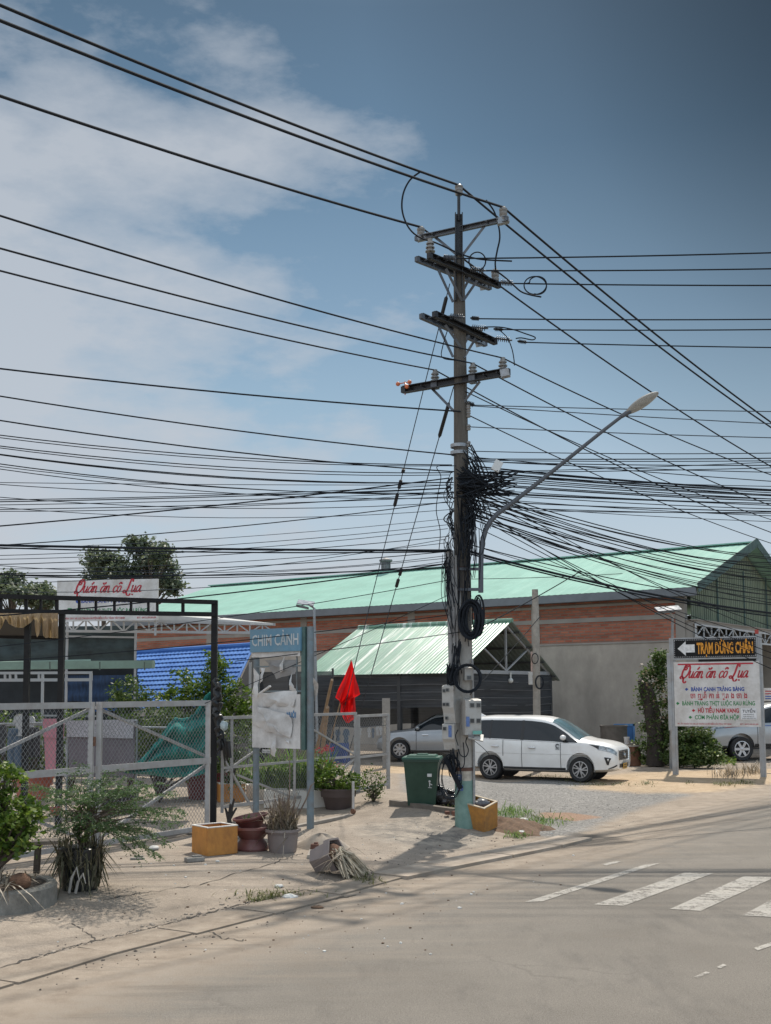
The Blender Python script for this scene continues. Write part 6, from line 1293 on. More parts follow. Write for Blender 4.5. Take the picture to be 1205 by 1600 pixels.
shirt(30, 1116, 16, 34, LS, YL+.05, 'pale grey shirt hung at the left of the rack, white collar up'); shirt(2, 1128, 14, 52, GS, YL+.3, 'dark shirt hung at the left edge of the frame'); shirt(48, 1119, 10, 24, LS, YL+.7, 'small pale garment hung behind the left black post')
random.seed(3); GH2 = 'small garments on the carport clothes line'
for px, w, h, m_ in ((563,4,13,LS),(577,5,16,LS),(583,4,15,JE),(590,5,15,LS),(595,4,13,LS),(528,7,18,JE),(541,9,22,JE)):
    shirt(px, 1137+random.uniform(-3, 3), w, h, m_ if m_ is JE else LS, 33.0+random.uniform(-.3, .3), {True: 'small blue garment pegged to the line behind the mesh fence', False: 'small white garment pegged to the line behind the mesh fence'}[m_ is JE], 'pegged_garment')['group'] = GH2+(' in blue' if m_ is JE else ' in white')
mb = MB(); mb.tube([P(515, 1133, 33), P(560, 1137, 33), P(605, 1133, 33)], .012, 6); o = mb.build('clothes_line', WIRE2, org=P(515, 1133, 33)); tag(o, 'clothes line with small garments behind the mesh fence', 'clothes line')
bcl = thing('blue_sheet', P(530, 1170, 34), 'dull blue plastic sheet hanging low behind the red flag', 'sheet'); cloth('sheet', [(512,1162),(545,1160),(548,1192),(510,1194)], 34.2, pm('dull_blue_cover', (.04, .075, .22), .7, var=.3, scale=4), '', '', .08, 6, parent=bcl)
# teal netting draped down from the gateway post
def teal():
    m, nt, b = newmat('teal_netting'); s = noise(nt, 5, detail=5, stretch=(2, 2, .5)); r = ramp(nt, [(.3, (.004, .08, .075)), (.7, (.012, .27, .23))]); nt.links.new(s, r.inputs[0]); nt.links.new(r.outputs[0], b.inputs['Base Color']); b.inputs['Roughness'].default_value = .8
    t = nt.nodes.new('ShaderNodeBsdfTransparent'); x = nd(nt, 'ShaderNodeMixShader'); k = ramp(nt, [(.3, .80), (.6, .99)]); nt.links.new(s, k.inputs[0]); nt.links.new(k.outputs[0], x.inputs[0]); nt.links.new(t.outputs[0], x.inputs[1]); nt.links.new(b.outputs[0], x.inputs[2]); nt.links.new(x.outputs[0], nt.nodes['Material Output'].inputs[0]); return m
topl = [(331,1078),(318,1096),(306,1114),(296,1123),(284,1126),(270,1124),(262,1136),(252,1152),(240,1168),(224,1188),(208,1198),(194,1201)]; botl = [(331,1200),(322,1208),(312,1212),(300,1214),(290,1214),(276,1214),(264,1216),(252,1214),(240,1212),(224,1210),(208,1209),(190,1208)]
def tl(u, v, e=0):
    i_ = u*(len(topl)-1); k = min(int(i_), len(topl)-2); t = i_-k; a = [topl[k][q]+(topl[k+1][q]-topl[k][q])*t for q in (0, 1)]; b = [botl[k][q]+(botl[k+1][q]-botl[k][q])*t for q in (0, 1)]
    return P(a[0]+(b[0]-a[0])*v+3*math.sin(v*5+u*4), a[1]+(b[1]-a[1])*v, 20.6+.14*math.sin(v*16+u*5)+.07*math.sin(u*20-v*7)+.5*v*(1-u)+.6*u)
mb = MB(); mb.grid(tl, 60, 30); o = mb.build('teal_net', teal(), org=P(280, 1180, 20.6), smooth=True); tag(o, 'dark teal netting draped from the gateway post down to the yard behind the gate', 'netting')
mb = MB(); mb.tube([tl(u, 0) for u in np.linspace(.02, .98, 26)], [.02+.03*abs(math.sin(k*1.3)) for k in range(26)], 7); mb.build('bunched_edge', MC.get('teal_netting') or o.data.materials[0], o, org=P(280, 1180, 20.6), smooth=True)
# ------------------------------------------------------------------ tubs, boxes and pots
def pot(name, p, prof, mat, label, cat='plant pot', n=28, soil=True, tilt=None, rim=None, wob=0):
    o = thing(name, p, label, cat, local=True); mb = MB(); ax_ = None if tilt is None else Vector(tilt); mb.lathe(prof, (0, 0, 0), n, ax_); mb.build('pot_body', mat, o, smooth=True, ang=35)
    if soil:
        z = prof[-1][1]; m_ = Matrix.Identity(3) if tilt is None else Vector((0, 0, 1)).rotation_difference(Vector(tilt)).to_matrix(); rr = max(r for r, z_ in prof)*.86
        mb = MB(); mb.lathe([(.001, soil+.01), (rr*.6, soil+.015), (rr, soil)], (0, 0, 0), n, ax_); mb.build('soil', SOIL, o)
    return o
SOIL = pm('potting_soil', (.06, .045, .035), 1, var=.4, scale=30, bump=.8, bscale=40)
MAR = pm('maroon_plastic', (.115, .030, .028), .4, var=.12, scale=3, dirt=(.18, .11, .09), damt=.45, dscale=4); MAR2 = pm('faded_maroon', (.175, .065, .058), .5, var=.12, scale=3, dirt=(.2, .14, .12), damt=.4, dscale=5); GRP = pm('taupe_plastic', (.20, .165, .155), .5, var=.1, scale=4, dirt=(.27, .22, .19), damt=.4, dscale=4)
def sec(prof, th=.02): return prof+[(prof[-1][0]-th, prof[-1][1]), (prof[-1][0]-th*1.6, prof[-1][1]*.6), (.001, prof[-1][1]*.55)]
p1 = GT(391, 1331); p1.y += .22
pot('pedestal_pot', p1, [(.001, 0), (.24, 0), (.25, .03), (.23, .09), (.19, .14), (.175, .17), (.21, .21), (.275, .28), (.295, .315), (.335, .32), (.34, .355), (.315, .36), (.28, .32), (.001, .29)], MAR2, 'dusty maroon pedestal pot standing between orange box and grey pot', soil=False)
o = pot('shallow_pot', p1+Vector((.0, .0, .33)), [(.001, 0), (.15, 0), (.20, .08), (.245, .15), (.27, .155), (.27, .18), (.245, .18), (.19, .11), (.001, .10)], MAR, 'darker maroon bowl resting tilted in the pedestal pot', soil=.11, tilt=(-.16, -.05, 1))
p2 = GT(440, 1334); p2.y += .2; GP = p2
pot('grey_pot', p2, [(.001, 0), (.20, 0), (.21, .05), (.235, .30), (.275, .305), (.275, .345), (.245, .345), (.20, .26), (.001, .26)], GRP, 'taupe round pot full of dry dead stems beside the maroon pots', n=12, soil=.27)
p3 = GT(523, 1370); p3.y += .18
ax3 = Vector((.80, -.42, .30)).normalized(); o = thing('fallen_pot', p3, 'taupe hexagonal pot tipped on its side, dead stems spilling out', 'plant pot', local=True)
HEX = [(.001, 0), (.17, 0), (.20, .26), (.245, .27), (.25, .36), (.22, .36), (.19, .1), (.001, .1)]
m3 = Vector((0, 0, 1)).rotation_difference(ax3).to_matrix(); off3 = Vector((-.27, .10, .175)); mb = MB(); mb.lathe(HEX, off3, 6, ax3); mb.build('pot_body', GRP, o); PIPEC = off3+ax3*.34
mb = MB(); mb.ball(PIPEC-ax3*.06, .16, 10, (1, 1, 1), .1); mb.build('root_ball', pm('reddish_soil', (.13, .07, .045), 1, var=.4, scale=25), o, smooth=True)
ORG_ = pm('orange_foam_box', (.52, .225, .045), .6, var=.15, scale=3.5, dirt=(.28, .11, .03), damt=.75, dscale=5, dstretch=(1, 1, .6)); FOAM = pm('white_foam', (.62, .60, .56), .8, var=.06, scale=6, dirt=(.36, .32, .27), damt=.5, dscale=3); OR2 = pm('dirty_orange_foam', (.44, .20, .04), .7, var=.2, scale=3, dirt=(.17, .09, .04), damt=.85, dscale=3.5)
def foambox(p, L, W_, H, rz, mat, label, rim=FOAM, group=None, tilt=None, fill=True):
    o = thing('foam_box', p, label, 'foam box', rz=rz, local=True, group=group); t = .03
    if tilt: o.rotation_euler = (tilt[0], tilt[1], rz)
    mb = MB(); mb.bbox((0, -W_/2+t/2, H/2), (L, t, H), .008); mb.bbox((0, W_/2-t/2, H/2), (L, t, H), .008); mb.bbox((-L/2+t/2, 0, H/2), (t, W_-2*t, H), .006); mb.bbox((L/2-t/2, 0, H/2), (t, W_-2*t, H), .006); mb.box((0, 0, t/2), (L-2*t, W_-2*t, t)); mb.build('walls', mat, o)
    mb = MB()
    for s_ in (-1, 1): mb.bbox((0, s_*(W_/2-t*.6), H+.006), (L+.012, t*1.3, .016), .004); mb.bbox((s_*(L/2-t*.6), 0, H+.006), (t*1.3, W_-t*2, .016), .004)
    mb.build('rim', rim, o)
    if fill: MB().grid(lambda u, v: ((u-.5)*(L-2*t), (v-.5)*(W_-2*t), H*.72+.05*math.sin(u*9+v*5)), 8, 6).build('soil', SOIL, o)
    return o
b = GT(330, 1338); b.y += .33; foambox(b, .50, .48, .40, R(38), ORG_, 'clean bright orange foam box with white rim beside the black post', fill=False); 
b2 = GT(750, 1297); b2.y += .20; b2.z += .03; fb = foambox(b2, .50, .42, .46, R(-38), OR2, 'stained orange foam box full of rubbish leaning at the foot of the utility pole', pm('worn_rim', (.46, .38, .28), .8, var=.15, scale=6), tilt=(R(13), R(10)), fill=True)
gb = thing('rubbish_in_box', b2+Vector((.06, -.13, .40)), 'grey plastic rubbish heaped in the stained orange box by the pole', 'rubbish', local=True)
random.seed(2)
for k, m_ in enumerate((pm('grey_bag', (.10, .10, .11), .35, var=.3, scale=14, bump=.6, bscale=20), pm('brown_waste', (.24, .15, .09), .9, var=.3, scale=12), MC['grey_bag'], pm('pale_waste', (.4, .38, .35), .8, var=.2, scale=12))):
    mb = MB(); mb.ball(((-.02, -.12, .08, -.08)[k], (.0, .06, .06, -.04)[k], (.02, 0, .0, .02)[k]), (.12, .09, .08, .06)[k], 12, (1.1, .8, .7), .18); mb.build('wad', m_, gb, smooth=True, ang=60)
# wheelie bin
BN = pm('bin_green', (.006, .040, .024), .42, var=.12, scale=3, dirt=(.04, .075, .05), damt=.4, dscale=3); BNL = pm('bin_lid_green', (.014, .075, .045), .45, var=.1, scale=4)
wb_ = GT(661, 1257); bn = thing('wheelie_bin', wb_, 'dark green wheelie bin standing between the mesh fence and the utility pole', 'bin', rz=R(-8), local=True); bn.scale = (.94, .94, .95)
def fr(w0, d0, z0, w1, d1, z1, mb): return mb.add([(-w0, -d0, z0), (w0, -d0, z0), (w0, d0, z0), (-w0, d0, z0), (-w1, -d1, z1), (w1, -d1, z1), (w1, d1, z1), (-w1, d1, z1)], [(3,2,1,0),(0,1,5,4),(1,2,6,5),(2,3,7,6),(3,0,4,7),(4,5,6,7)])
mb = MB(); fr(.275, .25, 0, .345, .33, .86, mb); mb.build('bin_body', BN, bn); mb = MB(); fr(.37, .36, .86, .37, .36, .91, mb); mb.build('rim', BN, bn)
mb = MB(); fr(.385, .385, .912, .37, .37, .95, mb); fr(.30, .28, .95, .27, .25, .985, mb); fr(.12, .10, .984, .10, .08, 1.01, mb); mb.build('lid', BNL, bn); mb = MB(); mb.tube([(-.3, .36, .93), (.3, .36, .93)], .025, 8); mb.build('handle', BN, bn)
for s_ in (-1, 1): MB().lathe([(.001, -.03), (.1, -.03), (.1, .03), (.001, .03)], (s_*.27, .26, .1), 16, (1, 0, 0)).build('wheel', RUB, bn)
MB().box((.17, -.314, .60), (.09, .006, .06), None).build('sticker', STW, bn)
mb = MB(); mb.ball((.17, -.308, .48), .022, 8); mb.bar((.17, -.306, .46), (.17, -.296, .38), .02, .01, up=(0, 1, 0)); mb.bar((.17, -.302, .44), (.22, -.300, .41), .015, .01, up=(0, 1, 0)); mb.bar((.14, -.295, .36), (.21, -.292, .355), .02, .01); mb.build('litter_symbol', STW, bn)
# bin bags
BAG = pm('black_bin_bag', (.012, .012, .014), .22, var=.3, scale=8, bump=1.0, bscale=16, spec=.7)
random.seed(8); 
for px, py, r_, lb in ((686, 1256, .19, 'shiny black rubbish bag against the wheelie bin'), (703, 1260, .17, 'black rubbish bag slumped against the foot of the pole')):
    q = GT(px, py); o = thing('rubbish_bag', q, lb, 'bag', local=True); mb = MB(); mb.ball((0, 0, r_*.7), r_, 16, (1.15, .9, .85), .14); mb.tube([(0, 0, r_*1.3), (.03, -.02, r_*1.8)], [.05, .08], 8); mb.build('bag', BAG, o, smooth=True, ang=25)
# brick-red rubble at the pole foot
q = GT(706, 1277); o = thing('broken_bricks', q, 'broken bricks and dark litter at the foot of the utility pole', 'rubble', local=True); random.seed(6); mb = MB()
for k in range(7): mb.bbox((random.uniform(-.18, .2), random.uniform(-.12, .1), random.uniform(.03, .09)), (random.uniform(.08, .16), .08, .06), .01, R(random.uniform(0, 180)))
mb.build('bricks', pm('old_brick', (.15, .07, .05), .9, var=.4, scale=12), o)
# pots and boxes inside the fence
foambox(GT(361, 1252), .55, .4, .38, R(14), ORG_, 'orange foam box inside the mesh fence, left of the white planters', fill=True)
for px, py, L, rz_, lb in ((436, 1262, .62, R(4), 'white foam planter box with orange patch, left of the pair inside the fence'), (481, 1263, .72, R(8), 'white foam planter box inside the fence, nearest the right sign post')):
    foambox(GT(px, py)+Vector((0, .2, 0)), L, .45, .33, rz_, FOAM, lb)
o = thing('orange_card', GT(420, 1262), 'orange card square leaning on the front of the white planter', 'card'); MB().box(GT(420, 1262)+Vector((.03, -.12, .17)), (.17, .012, .2)).build('card', pm('orange_label', (.5, .24, .06), .7), o)
foambox(GT(401, 1250)+Vector((0, .3, 0)), .5, .4, .3, R(10), FOAM, 'white foam planter box behind the left sign post')
q = GT(528, 1266); pot('brown_planter', q+Vector((0, .25, 0)), sec([(.001, 0), (.24, 0), (.34, .36), (.37, .36), (.37, .4)]), pm('dark_brown_pot', (.065, .045, .04), .6, var=.15), 'dark brown tub under the leafy bush inside the mesh fence', soil=.34)
RED = pm('terracotta_red', (.30, .075, .045), .5, var=.12, scale=4, dirt=(.3, .16, .12), damt=.35, dscale=4)
q = GT(312, 1254); q.y += 1; pot('maroon_tub', q, sec([(.001, 0), (.40, 0), (.47, .50), (.52, .50), (.52, .56)]), pm('dull_maroon', (.16, .035, .035), .5, var=.12), 'large dull maroon tub seen through the gate beside the black post', soil=.46)
q = GT(52, 1250); q.y = 23.5; q.x = P(52, 1200, 23.5).x; q.z = 0; pot('terracotta_tub', q+Vector((0, 0, .32)), sec([(.001, 0), (.30, 0), (.38, .42), (.43, .42), (.43, .47)]), RED, 'terracotta red tub behind the left gate leaf under the hung jeans', soil=.4)
MB().lathe([(.001, 0), (.3, 0), (.3, .32), (.001, .32)], q, 16).build('pot_stand', BEAM, None, org=q); tag(bpy.data.objects['pot_stand'], 'low concrete stand under the terracotta tub', 'stand')
q = GT(172, 1275); q.y += .5; pot('black_basin', q, sec([(.001, 0), (.26, .02), (.38, .26), (.42, .42), (.44, .42)]), pm('black_basin', (.012, .012, .012), .5), 'black rubber basin behind the gate under the feathery shrub', soil=False)
q = P(86, 1274, 17.6); pot('small_pot', q, sec([(.001, 0), (.06, 0), (.085, .11), (.095, .11), (.095, .125)], .008), RED, 'small terracotta pot hung on the gate among the bushes', soil=.1)
# garden bits on the left: planter, stool, coconut, pot under the shrub
CON = pm('mossy_concrete', (.27, .25, .22), .95, var=.15, scale=4, bump=.5, bscale=25, dirt=(.07, .07, .06), damt=.85, dscale=3.2, dstretch=(1, 1, .8))
pc = GT(20, 1432); pc.y += .62; pc.x -= .42
o = thing('round_planter', pc, 'round stained concrete planter with bush at the lower left corner', 'planter', local=True); mb = MB(); n = 40; mb.lathe([(.001, -.1), (.66, -.1), (.69, .0), (.69, .22), (.67, .25), (.58, .25), (.56, .2), (.56, .1)], (0, 0, 0), n); mb.build('ring_wall', CON, o, smooth=True, ang=30); MB().grid(lambda u, v: (.57*v*math.cos(u*6.2832), .57*v*math.sin(u*6.2832), .19+.05*math.sin(u*14)*v), 24, 4).build('soil', SOIL, o); PLC = pc
cc = GT(50, 1400)*0+Vector((pc.x+.40, pc.y-.34, pc.z+.32)); o = thing('coconut', cc, 'brown hairy coconut husk resting in the round planter', 'coconut', local=True); mb = MB(); mb.ball((0, 0, 0), .115, 14, (1.1, 1, .85), .05); mb.build('husk', pm('coconut_husk', (.14, .075, .045), 1, var=.4, scale=14, bump=1, bscale=45), o, smooth=True, ang=80)
st_ = GT(66, 1372); st_.y += .3; o = thing('wooden_stool', st_, 'small dark wooden stool between the round planter and the shrub pot', 'stool', rz=R(10), local=True); WD_ = pm('dark_wood', (.055, .045, .035), .9, var=.4, scale=10, stretch=(1, 6, 6)); MB().bbox((0, 0, .42), (.42, .30, .05), .01).build('seat', pm('weathered_seat', (.14, .12, .10), .9, var=.3, scale=8), o)
for x in (-.16, .16):
    for y in (-.1, .1): MB().bar((x, y, 0), (x*.9, y*.9, .4), .06, .06, up=(0, 1, 0)).build('leg', WD_, o)
# pole stubs, wood sticks, flag
def stick(a, b, r, label, mat, name='bamboo_pole'):
    mb = MB(); n = 9; mb.tube([a.lerp(b, t) for t in np.linspace(0, 1, n)], [r*(1-.3*t)*(1.12 if k % 2 else 1) for k, t in enumerate(np.linspace(0, 1, n))], 8); o = mb.build(name, mat, org=a, smooth=True); tag(o, label, 'pole')
BAM = pm('dry_bamboo', (.27, .19, .12), .7, var=.25, scale=6)
stick(GT(482, 1225)+Vector((0, .4, 0)), P(519, 1062, 25.2), .045, 'thick bamboo pole leaning behind the fence left of the red flag', BAM); stick(GT(497, 1225)+Vector((0, .3, 0)), P(512, 1105, 25.4), .06, 'short thick stick leaning beside the bamboo pole', BAM)
FY = 24.3; stick(GT(490, 1215)+Vector((.2, 0, 0)), P(549, 1031, FY), .017, 'thin leaning staff carrying the red flag', BAM, 'flag_staff')
fl = thing('red_flag', P(548, 1034, FY), 'plain bright red flag hanging limp and folded from its leaning staff', 'flag')
def flagm():
    m, nt, b = newmat('red_flag_cloth'); b.inputs['Base Color'].default_value = (.58, .010, .013, 1); b.inputs['Roughness'].default_value = .75; t = nt.nodes.new('ShaderNodeBsdfTranslucent'); t.inputs[0].default_value = (.75, .012, .012, 1); x = nd(nt, 'ShaderNodeMixShader', i_0=.5); nt.links.new(b.outputs[0], x.inputs[1]); nt.links.new(t.outputs[0], x.inputs[2]); nt.links.new(x.outputs[0], nt.nodes['Material Output'].inputs[0]); return m
FM = flagm()
lft = [(549,1032),(543,1046),(536,1062),(529,1076),(524,1090),(531,1095)]; rgt = [(550,1032),(553,1046),(556,1060),(560,1072),(563,1085),(533,1101)]
def edge(L, t): i_ = t*(len(L)-1); k = min(int(i_), len(L)-2); f = i_-k; return L[k][0]+(L[k+1][0]-L[k][0])*f, L[k][1]+(L[k+1][1]-L[k][1])*f
mb = MB(); mb.grid(lambda u, v: (lambda a, b: P(a[0]+(b[0]-a[0])*u, a[1]+(b[1]-a[1])*u+2*math.sin(u*3), FY-.03+.16*v*math.sin(u*11+v*3)+.05*math.sin(u*23+v*9)*v))(edge(lft, v), edge(rgt, v)), 30, 24); mb.build('upper_fold', FM, fl, smooth=True, ang=80)
lft2 = [(535,1088),(533,1100),(532,1112),(536,1122),(541,1129)]; rgt2 = [(554,1084),(555,1096),(556,1108),(556,1122),(544,1130)]
mb = MB(); mb.grid(lambda u, v: (lambda a, b: P(a[0]+(b[0]-a[0])*u, a[1]+(b[1]-a[1])*u, FY+.05+.12*math.sin(u*12+v*4)+.03*math.sin(u*26)))(edge(lft2, v), edge(rgt2, v)), 24, 20); mb.build('lower_fold', FM, fl, smooth=True, ang=80)
# things along the warehouse wall
wr = Vector((P(960, 1178, 38.5).x, 38.5, 0)); o = thing('concrete_ring', wr, 'dark concrete well ring by the rendered warehouse wall beside the white van', 'well ring', local=True); zt_ = P(960, 1136, 38.5).z; zb_ = .75
mb = MB(); mb.lathe([(.40, zb_), (.45, zb_), (.45, zt_), (.47, zt_), (.47, zt_+.06), (.40, zt_+.06), (.40, zb_)], (0, 0, 0), 24); mb.build('ring', pm('dark_concrete', (.11, .10, .09), .9, var=.25, scale=5), o, smooth=True, ang=35); mb = MB(); mb.lathe([(.001, 0), (.42, 0), (.42, zb_), (.001, zb_)], (0, 0, 0), 20); mb.build('base', BEAM, o, smooth=True, ang=35)
q = Vector((P(974, 1180, 39.2).x, 39.2, 0)); o = thing('blue_crate', q, 'blue plastic crate standing behind the concrete ring at the warehouse wall', 'crate', local=True); zb_ = P(974, 1157, 39.2).z; zt_ = P(974, 1131, 39.2).z; mb = MB(); mb.bbox((.05, 0, (zt_+zb_)/2), (.72, .08, zt_-zb_), .02); mb.build('panel', pm('blue_plastic', (.05, .15, .36), .5, var=.1), o); mb = MB(); mb.box((.05, -.05, zt_-.04), (.72, .03, .07)); mb.box((.38, -.05, (zt_+zb_)/2), (.06, .03, zt_-zb_)); mb.build('rim', pm('blue_plastic_light', (.09, .22, .44), .5), o); MB().bbox((.05, .05, zb_/2), (.7, .3, zb_-.01), .02).build('stand', BEAM, o)
q = Vector((P(987, 1190, 37.3).x, 37.3, 0)); o = thing('rusty_drum', q, 'rust-brown drum with pale rim in front of the rendered wall, right of the van nose', 'drum', local=True); mb = MB(); mb.lathe([(.001, 0), (.29, 0), (.30, .05), (.30, .30), (.31, .32), (.30, .34), (.30, .64), (.001, .64)], (0, 0, 0), 20); mb.build('drum_shell', pm('rust_brown', (.16, .075, .045), .85, var=.3, scale=6), o, smooth=True, ang=35); mb = MB(); mb.lathe([(.28, .64), (.33, .64), (.33, .70), (.28, .70)], (0, 0, 0), 20); mb.build('rim', BEAM, o)
q = Vector((P(981, 1163, 37.3).x, 37.45, .70)); o = thing('white_bucket', q, 'small white bucket on the rusty drum', 'bucket', local=True); mb = MB(); mb.lathe([(.001, 0), (.08, 0), (.10, .24), (.085, .24), (.07, .02)], (0, 0, 0), 14); mb.build('pail', pm('bucket_white', (.5, .5, .5), .5), o, smooth=True, ang=40)
# ------------------------------------------------------------------ plants
L_BRIGHT = leafmat('bright_leaf', (.035, .075, .012), (.10, .17, .025), .4, (.22, .27, .05))
L_MID = leafmat('mid_leaf', (.022, .05, .012), (.075, .125, .028), .35, (.16, .20, .05))
L_DARK = leafmat('far_leaf', (.07, .095, .065), (.125, .155, .105), .4, (.18, .205, .14))  # far foliage paled, distance haze put into the leaf colour
L_FEATH = leafmat('feathery_leaf', (.03, .062, .025), (.085, .145, .06), .45, (.16, .215, .105))
L_STRAP = leafmat('strap_leaf', (.04, .095, .018), (.13, .225, .05), .5, (.24, .31, .10))
L_DRY = leafmat('dry_leaf', (.095, .072, .048), (.22, .175, .125), .15, (.36, .31, .25)); L_GRASS = leafmat('dry_grass', (.05, .065, .02), (.14, .15, .05), .3, (.24, .21, .11))
L_RED = leafmat('red_flower', (.30, .015, .02), (.52, .03, .05), .3); BARK = pm('bark', (.085, .065, .05), .95, var=.35, scale=9, bump=.8, bscale=20); BARKD = pm('dark_bark', (.04, .033, .028), .95, var=.4, scale=7, bump=.8, bscale=16)
def limbs(mb, base, tips, r, bend=.12, fork=.4):
    base = Vector(base)
    for t in tips:
        t = Vector(t); m_ = base.lerp(t, fork); m_ = Vector((base.x+(t.x-base.x)*fork*.55, base.y+(t.y-base.y)*fork*.55, m_.z)); m_ += Vector([random.uniform(-bend, bend) for _ in range(3)])*(t-base).length*.3
        q = [base.lerp(m_, .5), m_, m_.lerp(t, .55)]; mb.tube([base]+q+[t], [r, r*.85, r*.65, r*.4, r*.12], 6)
def shrub(name, base, blobs, label, cat, leaf, lsize, mat, ncl=60, nlf=26, csize=.12, stem=BARK, stem_r=.02, group=None, shell=.45, ratio=.5, up=.5):
    """blobs: (centre, radii) of crown lobes"""
    o = thing(name, base, label, cat, group=group); allc = []; tips = []
    tot = sum(b[1][0]*b[1][1]*b[1][2] for b in blobs)**(1/3)
    for c, rad in blobs:
        k = max(8, int(ncl*(rad[0]*rad[2])/max(1e-6, max(b[1][0]*b[1][2] for b in blobs)))); pts, cc = clumps(c, rad, k, nlf, csize, shell=shell); allc.append(pts); tips += [Vector(x) for x in cc[::max(1, k//7)]]
    pts = np.concatenate(allc); pts = pts[pts[:, 2] > base[2]+.01]
    np_mesh(leaf, leaves(pts, lsize, up, ratio), 4, mat, o); mb = MB(); limbs(mb, base, tips, stem_r); mb.build('stem', stem, o, smooth=True); return o
np.random.seed(3); random.seed(3)
V = lambda px, py, Y: tuple(P(px, py, Y))
# leafy bush in the round planter at the lower left
YB_ = PLC.y
shrub('leafy_bush', Vector((PLC.x, PLC.y, PLC.z+.3)), [(V(0,1215,YB_), (.26,.3,.38)), (V(-10,1285,YB_+.05), (.38,.4,.34)), (V(32,1280,YB_-.05), (.27,.3,.27)), (V(0,1312,YB_-.1), (.32,.33,.24)), (V(48,1262,YB_), (.16,.2,.14)), (V(26,1308,YB_-.15), (.22,.25,.2)), (V(-40,1240,YB_), (.4,.4,.5))],
      'glossy bright green bush growing from the round planter at the left edge', 'bush', 'foliage', .075, L_BRIGHT, 62, 20, .11, stem_r=.03, ratio=.55)
# dead litter in planter
def blades(base_pts, L, w, mat, name, parent, droop=.5, spread=.35, segs=5, curl=.3, up=1.0):
    vs = []
    for p in base_pts:
        a = random.uniform(0, 6.283); l = L*random.uniform(.55, 1.25); d = Vector((math.cos(a), math.sin(a), 0)); n = Vector((-d.y, d.x, 0)); sp_ = spread*random.uniform(.2, 1.4); dr = droop*random.uniform(.3, 1.4); ww = w*random.uniform(.6, 1.3); pr = None
        for k in range(segs+1):
            t = k/segs; c = Vector(p)+d*(l*(sp_*t+dr*.6*t*t))+Vector((0, 0, l*(up*t-dr*t*t)))+n*curl*.1*l*math.sin(t*3+a*5); h = ww*(1-t)**.7*(.6+.8*min(1, t*4)) if k < segs else .0008
            e = (c-n*h, c+n*h)
            if pr: vs += [pr[0], pr[1], e[1], e[0]]
            pr = e
    return tag(np_mesh(name, np.array([tuple(v) for v in vs]), 4, mat, parent), kind='stuff')
def disc(c, r, n): return [Vector(c)+Vector((math.cos(a)*q, math.sin(a)*q, 0)) for a, q in [(random.uniform(0, 6.283), r*math.sqrt(random.random())) for _ in range(n)]]
o = thing('dead_leaf_litter', PLC+Vector((0, 0, .28)), 'brown dead leaves and twigs heaped under the bush in the round planter', 'leaf litter'); o['kind'] = 'stuff'
blades(disc(PLC+Vector((.05, -.15, .3)), .45, 130), .28, .012, L_DRY, 'dry_leaves', o, 1.3, .8, 4)
# shrub with feathery fronds reaching to the right
sb = GT(112, 1398); sb.y += .35
o = thing('feathery_shrub', sb, 'feathery dark green shrub spreading flat fronds in front of the gate', 'shrub')
random.seed(12); np.random.seed(12); lv = []; mb = MB(); root = sb+Vector((0, 0, .5))
tips = [(275,1262),(262,1240),(258,1288),(240,1222),(250,1310),(222,1328),(235,1300),(205,1218),(180,1212),(150,1222),(120,1205),(60,1222),(75,1240),(210,1250),(190,1240),(228,1270),(205,1290),(170,1260),(160,1290),(185,1305),(60,1270),(140,1250),(100,1232),(240,1330),(110,1270),(130,1290),(90,1300),(265,1275),(215,1235)]
for tx, ty in tips:
    for rep in range(2):
        Yt = sb.y+random.uniform(-.75, .55); tip = P(tx+random.uniform(-14, 10), ty+random.uniform(-9, 9), Yt); st0 = Vector((root.x+random.uniform(-.1, .2), root.y+random.uniform(-.1, .1), root.z+random.uniform(.1, .45))); mid_ = st0.lerp(tip, .45)+Vector((0, 0, .16*(tip-st0).length))
        pts = [(st0*(1-t)**2+mid_*2*t*(1-t)+tip*t*t) for t in np.linspace(0, 1, 12)]; mb.tube(pts, [.008*(1-.8*t) for t in np.linspace(0, 1, 12)], 4)
        for k in range(6, 12):           # side fronds, each a flat comb of tiny leaflets
            for sgn in (-1, 1):
                d = (pts[min(k, 11)]-pts[k-1]).normalized(); n = d.cross(Vector((random.uniform(-.3, .3), random.uniform(-.3, .3), 1))).normalized()*sgn; fl_ = random.uniform(.10, .22)
                for j_ in range(9):
                    q = pts[k]+(n*.8+d*.55).normalized()*fl_*(j_+1)/9+Vector((0, 0, -.05*(j_/9)**2))
                    for s2_ in (-1, 1): lv.append(tuple(q+d*.014*s2_*1.0+Vector((random.uniform(-.006, .006), random.uniform(-.006, .006), random.uniform(-.01, .01)))))
mb.build('twigs', BARK, o, smooth=True); np_mesh('foliage', leaves(np.array(lv), .034, .1, .42), 4, L_FEATH, o)
shrub('potted_creeper', sb+Vector((.05, .05, .3)), [(tuple(sb+Vector((.12, -.05, .72))), (.30, .25, .22)), (tuple(sb+Vector((.0, .05, .95))), (.35, .25, .22))], 'small-leaved creeper over the top of the shrub pot', 'creeper', 'foliage', .045, L_MID, 30, 16, .08, stem_r=.012)
o = thing('shrub_pot', sb, 'dark sagging grow bag hidden by hanging grey dead leaves under the feathery shrub', 'plant pot'); MB().lathe([(.001, 0), (.20, 0), (.24, .2), (.25, .5), (.22, .52), (.001, .5)], sb, 16).build('bag', RSM, o, smooth=True)
random.seed(14); o = thing('dead_strap_plant', sb+Vector((0, 0, .5)), 'grey withered strap leaves hanging all round the shrub pot', 'dead plant')
ring = [sb+Vector((.23*math.cos(a), .23*math.sin(a), random.uniform(.30, .55))) for a in np.random.uniform(0, 6.28, 130)]
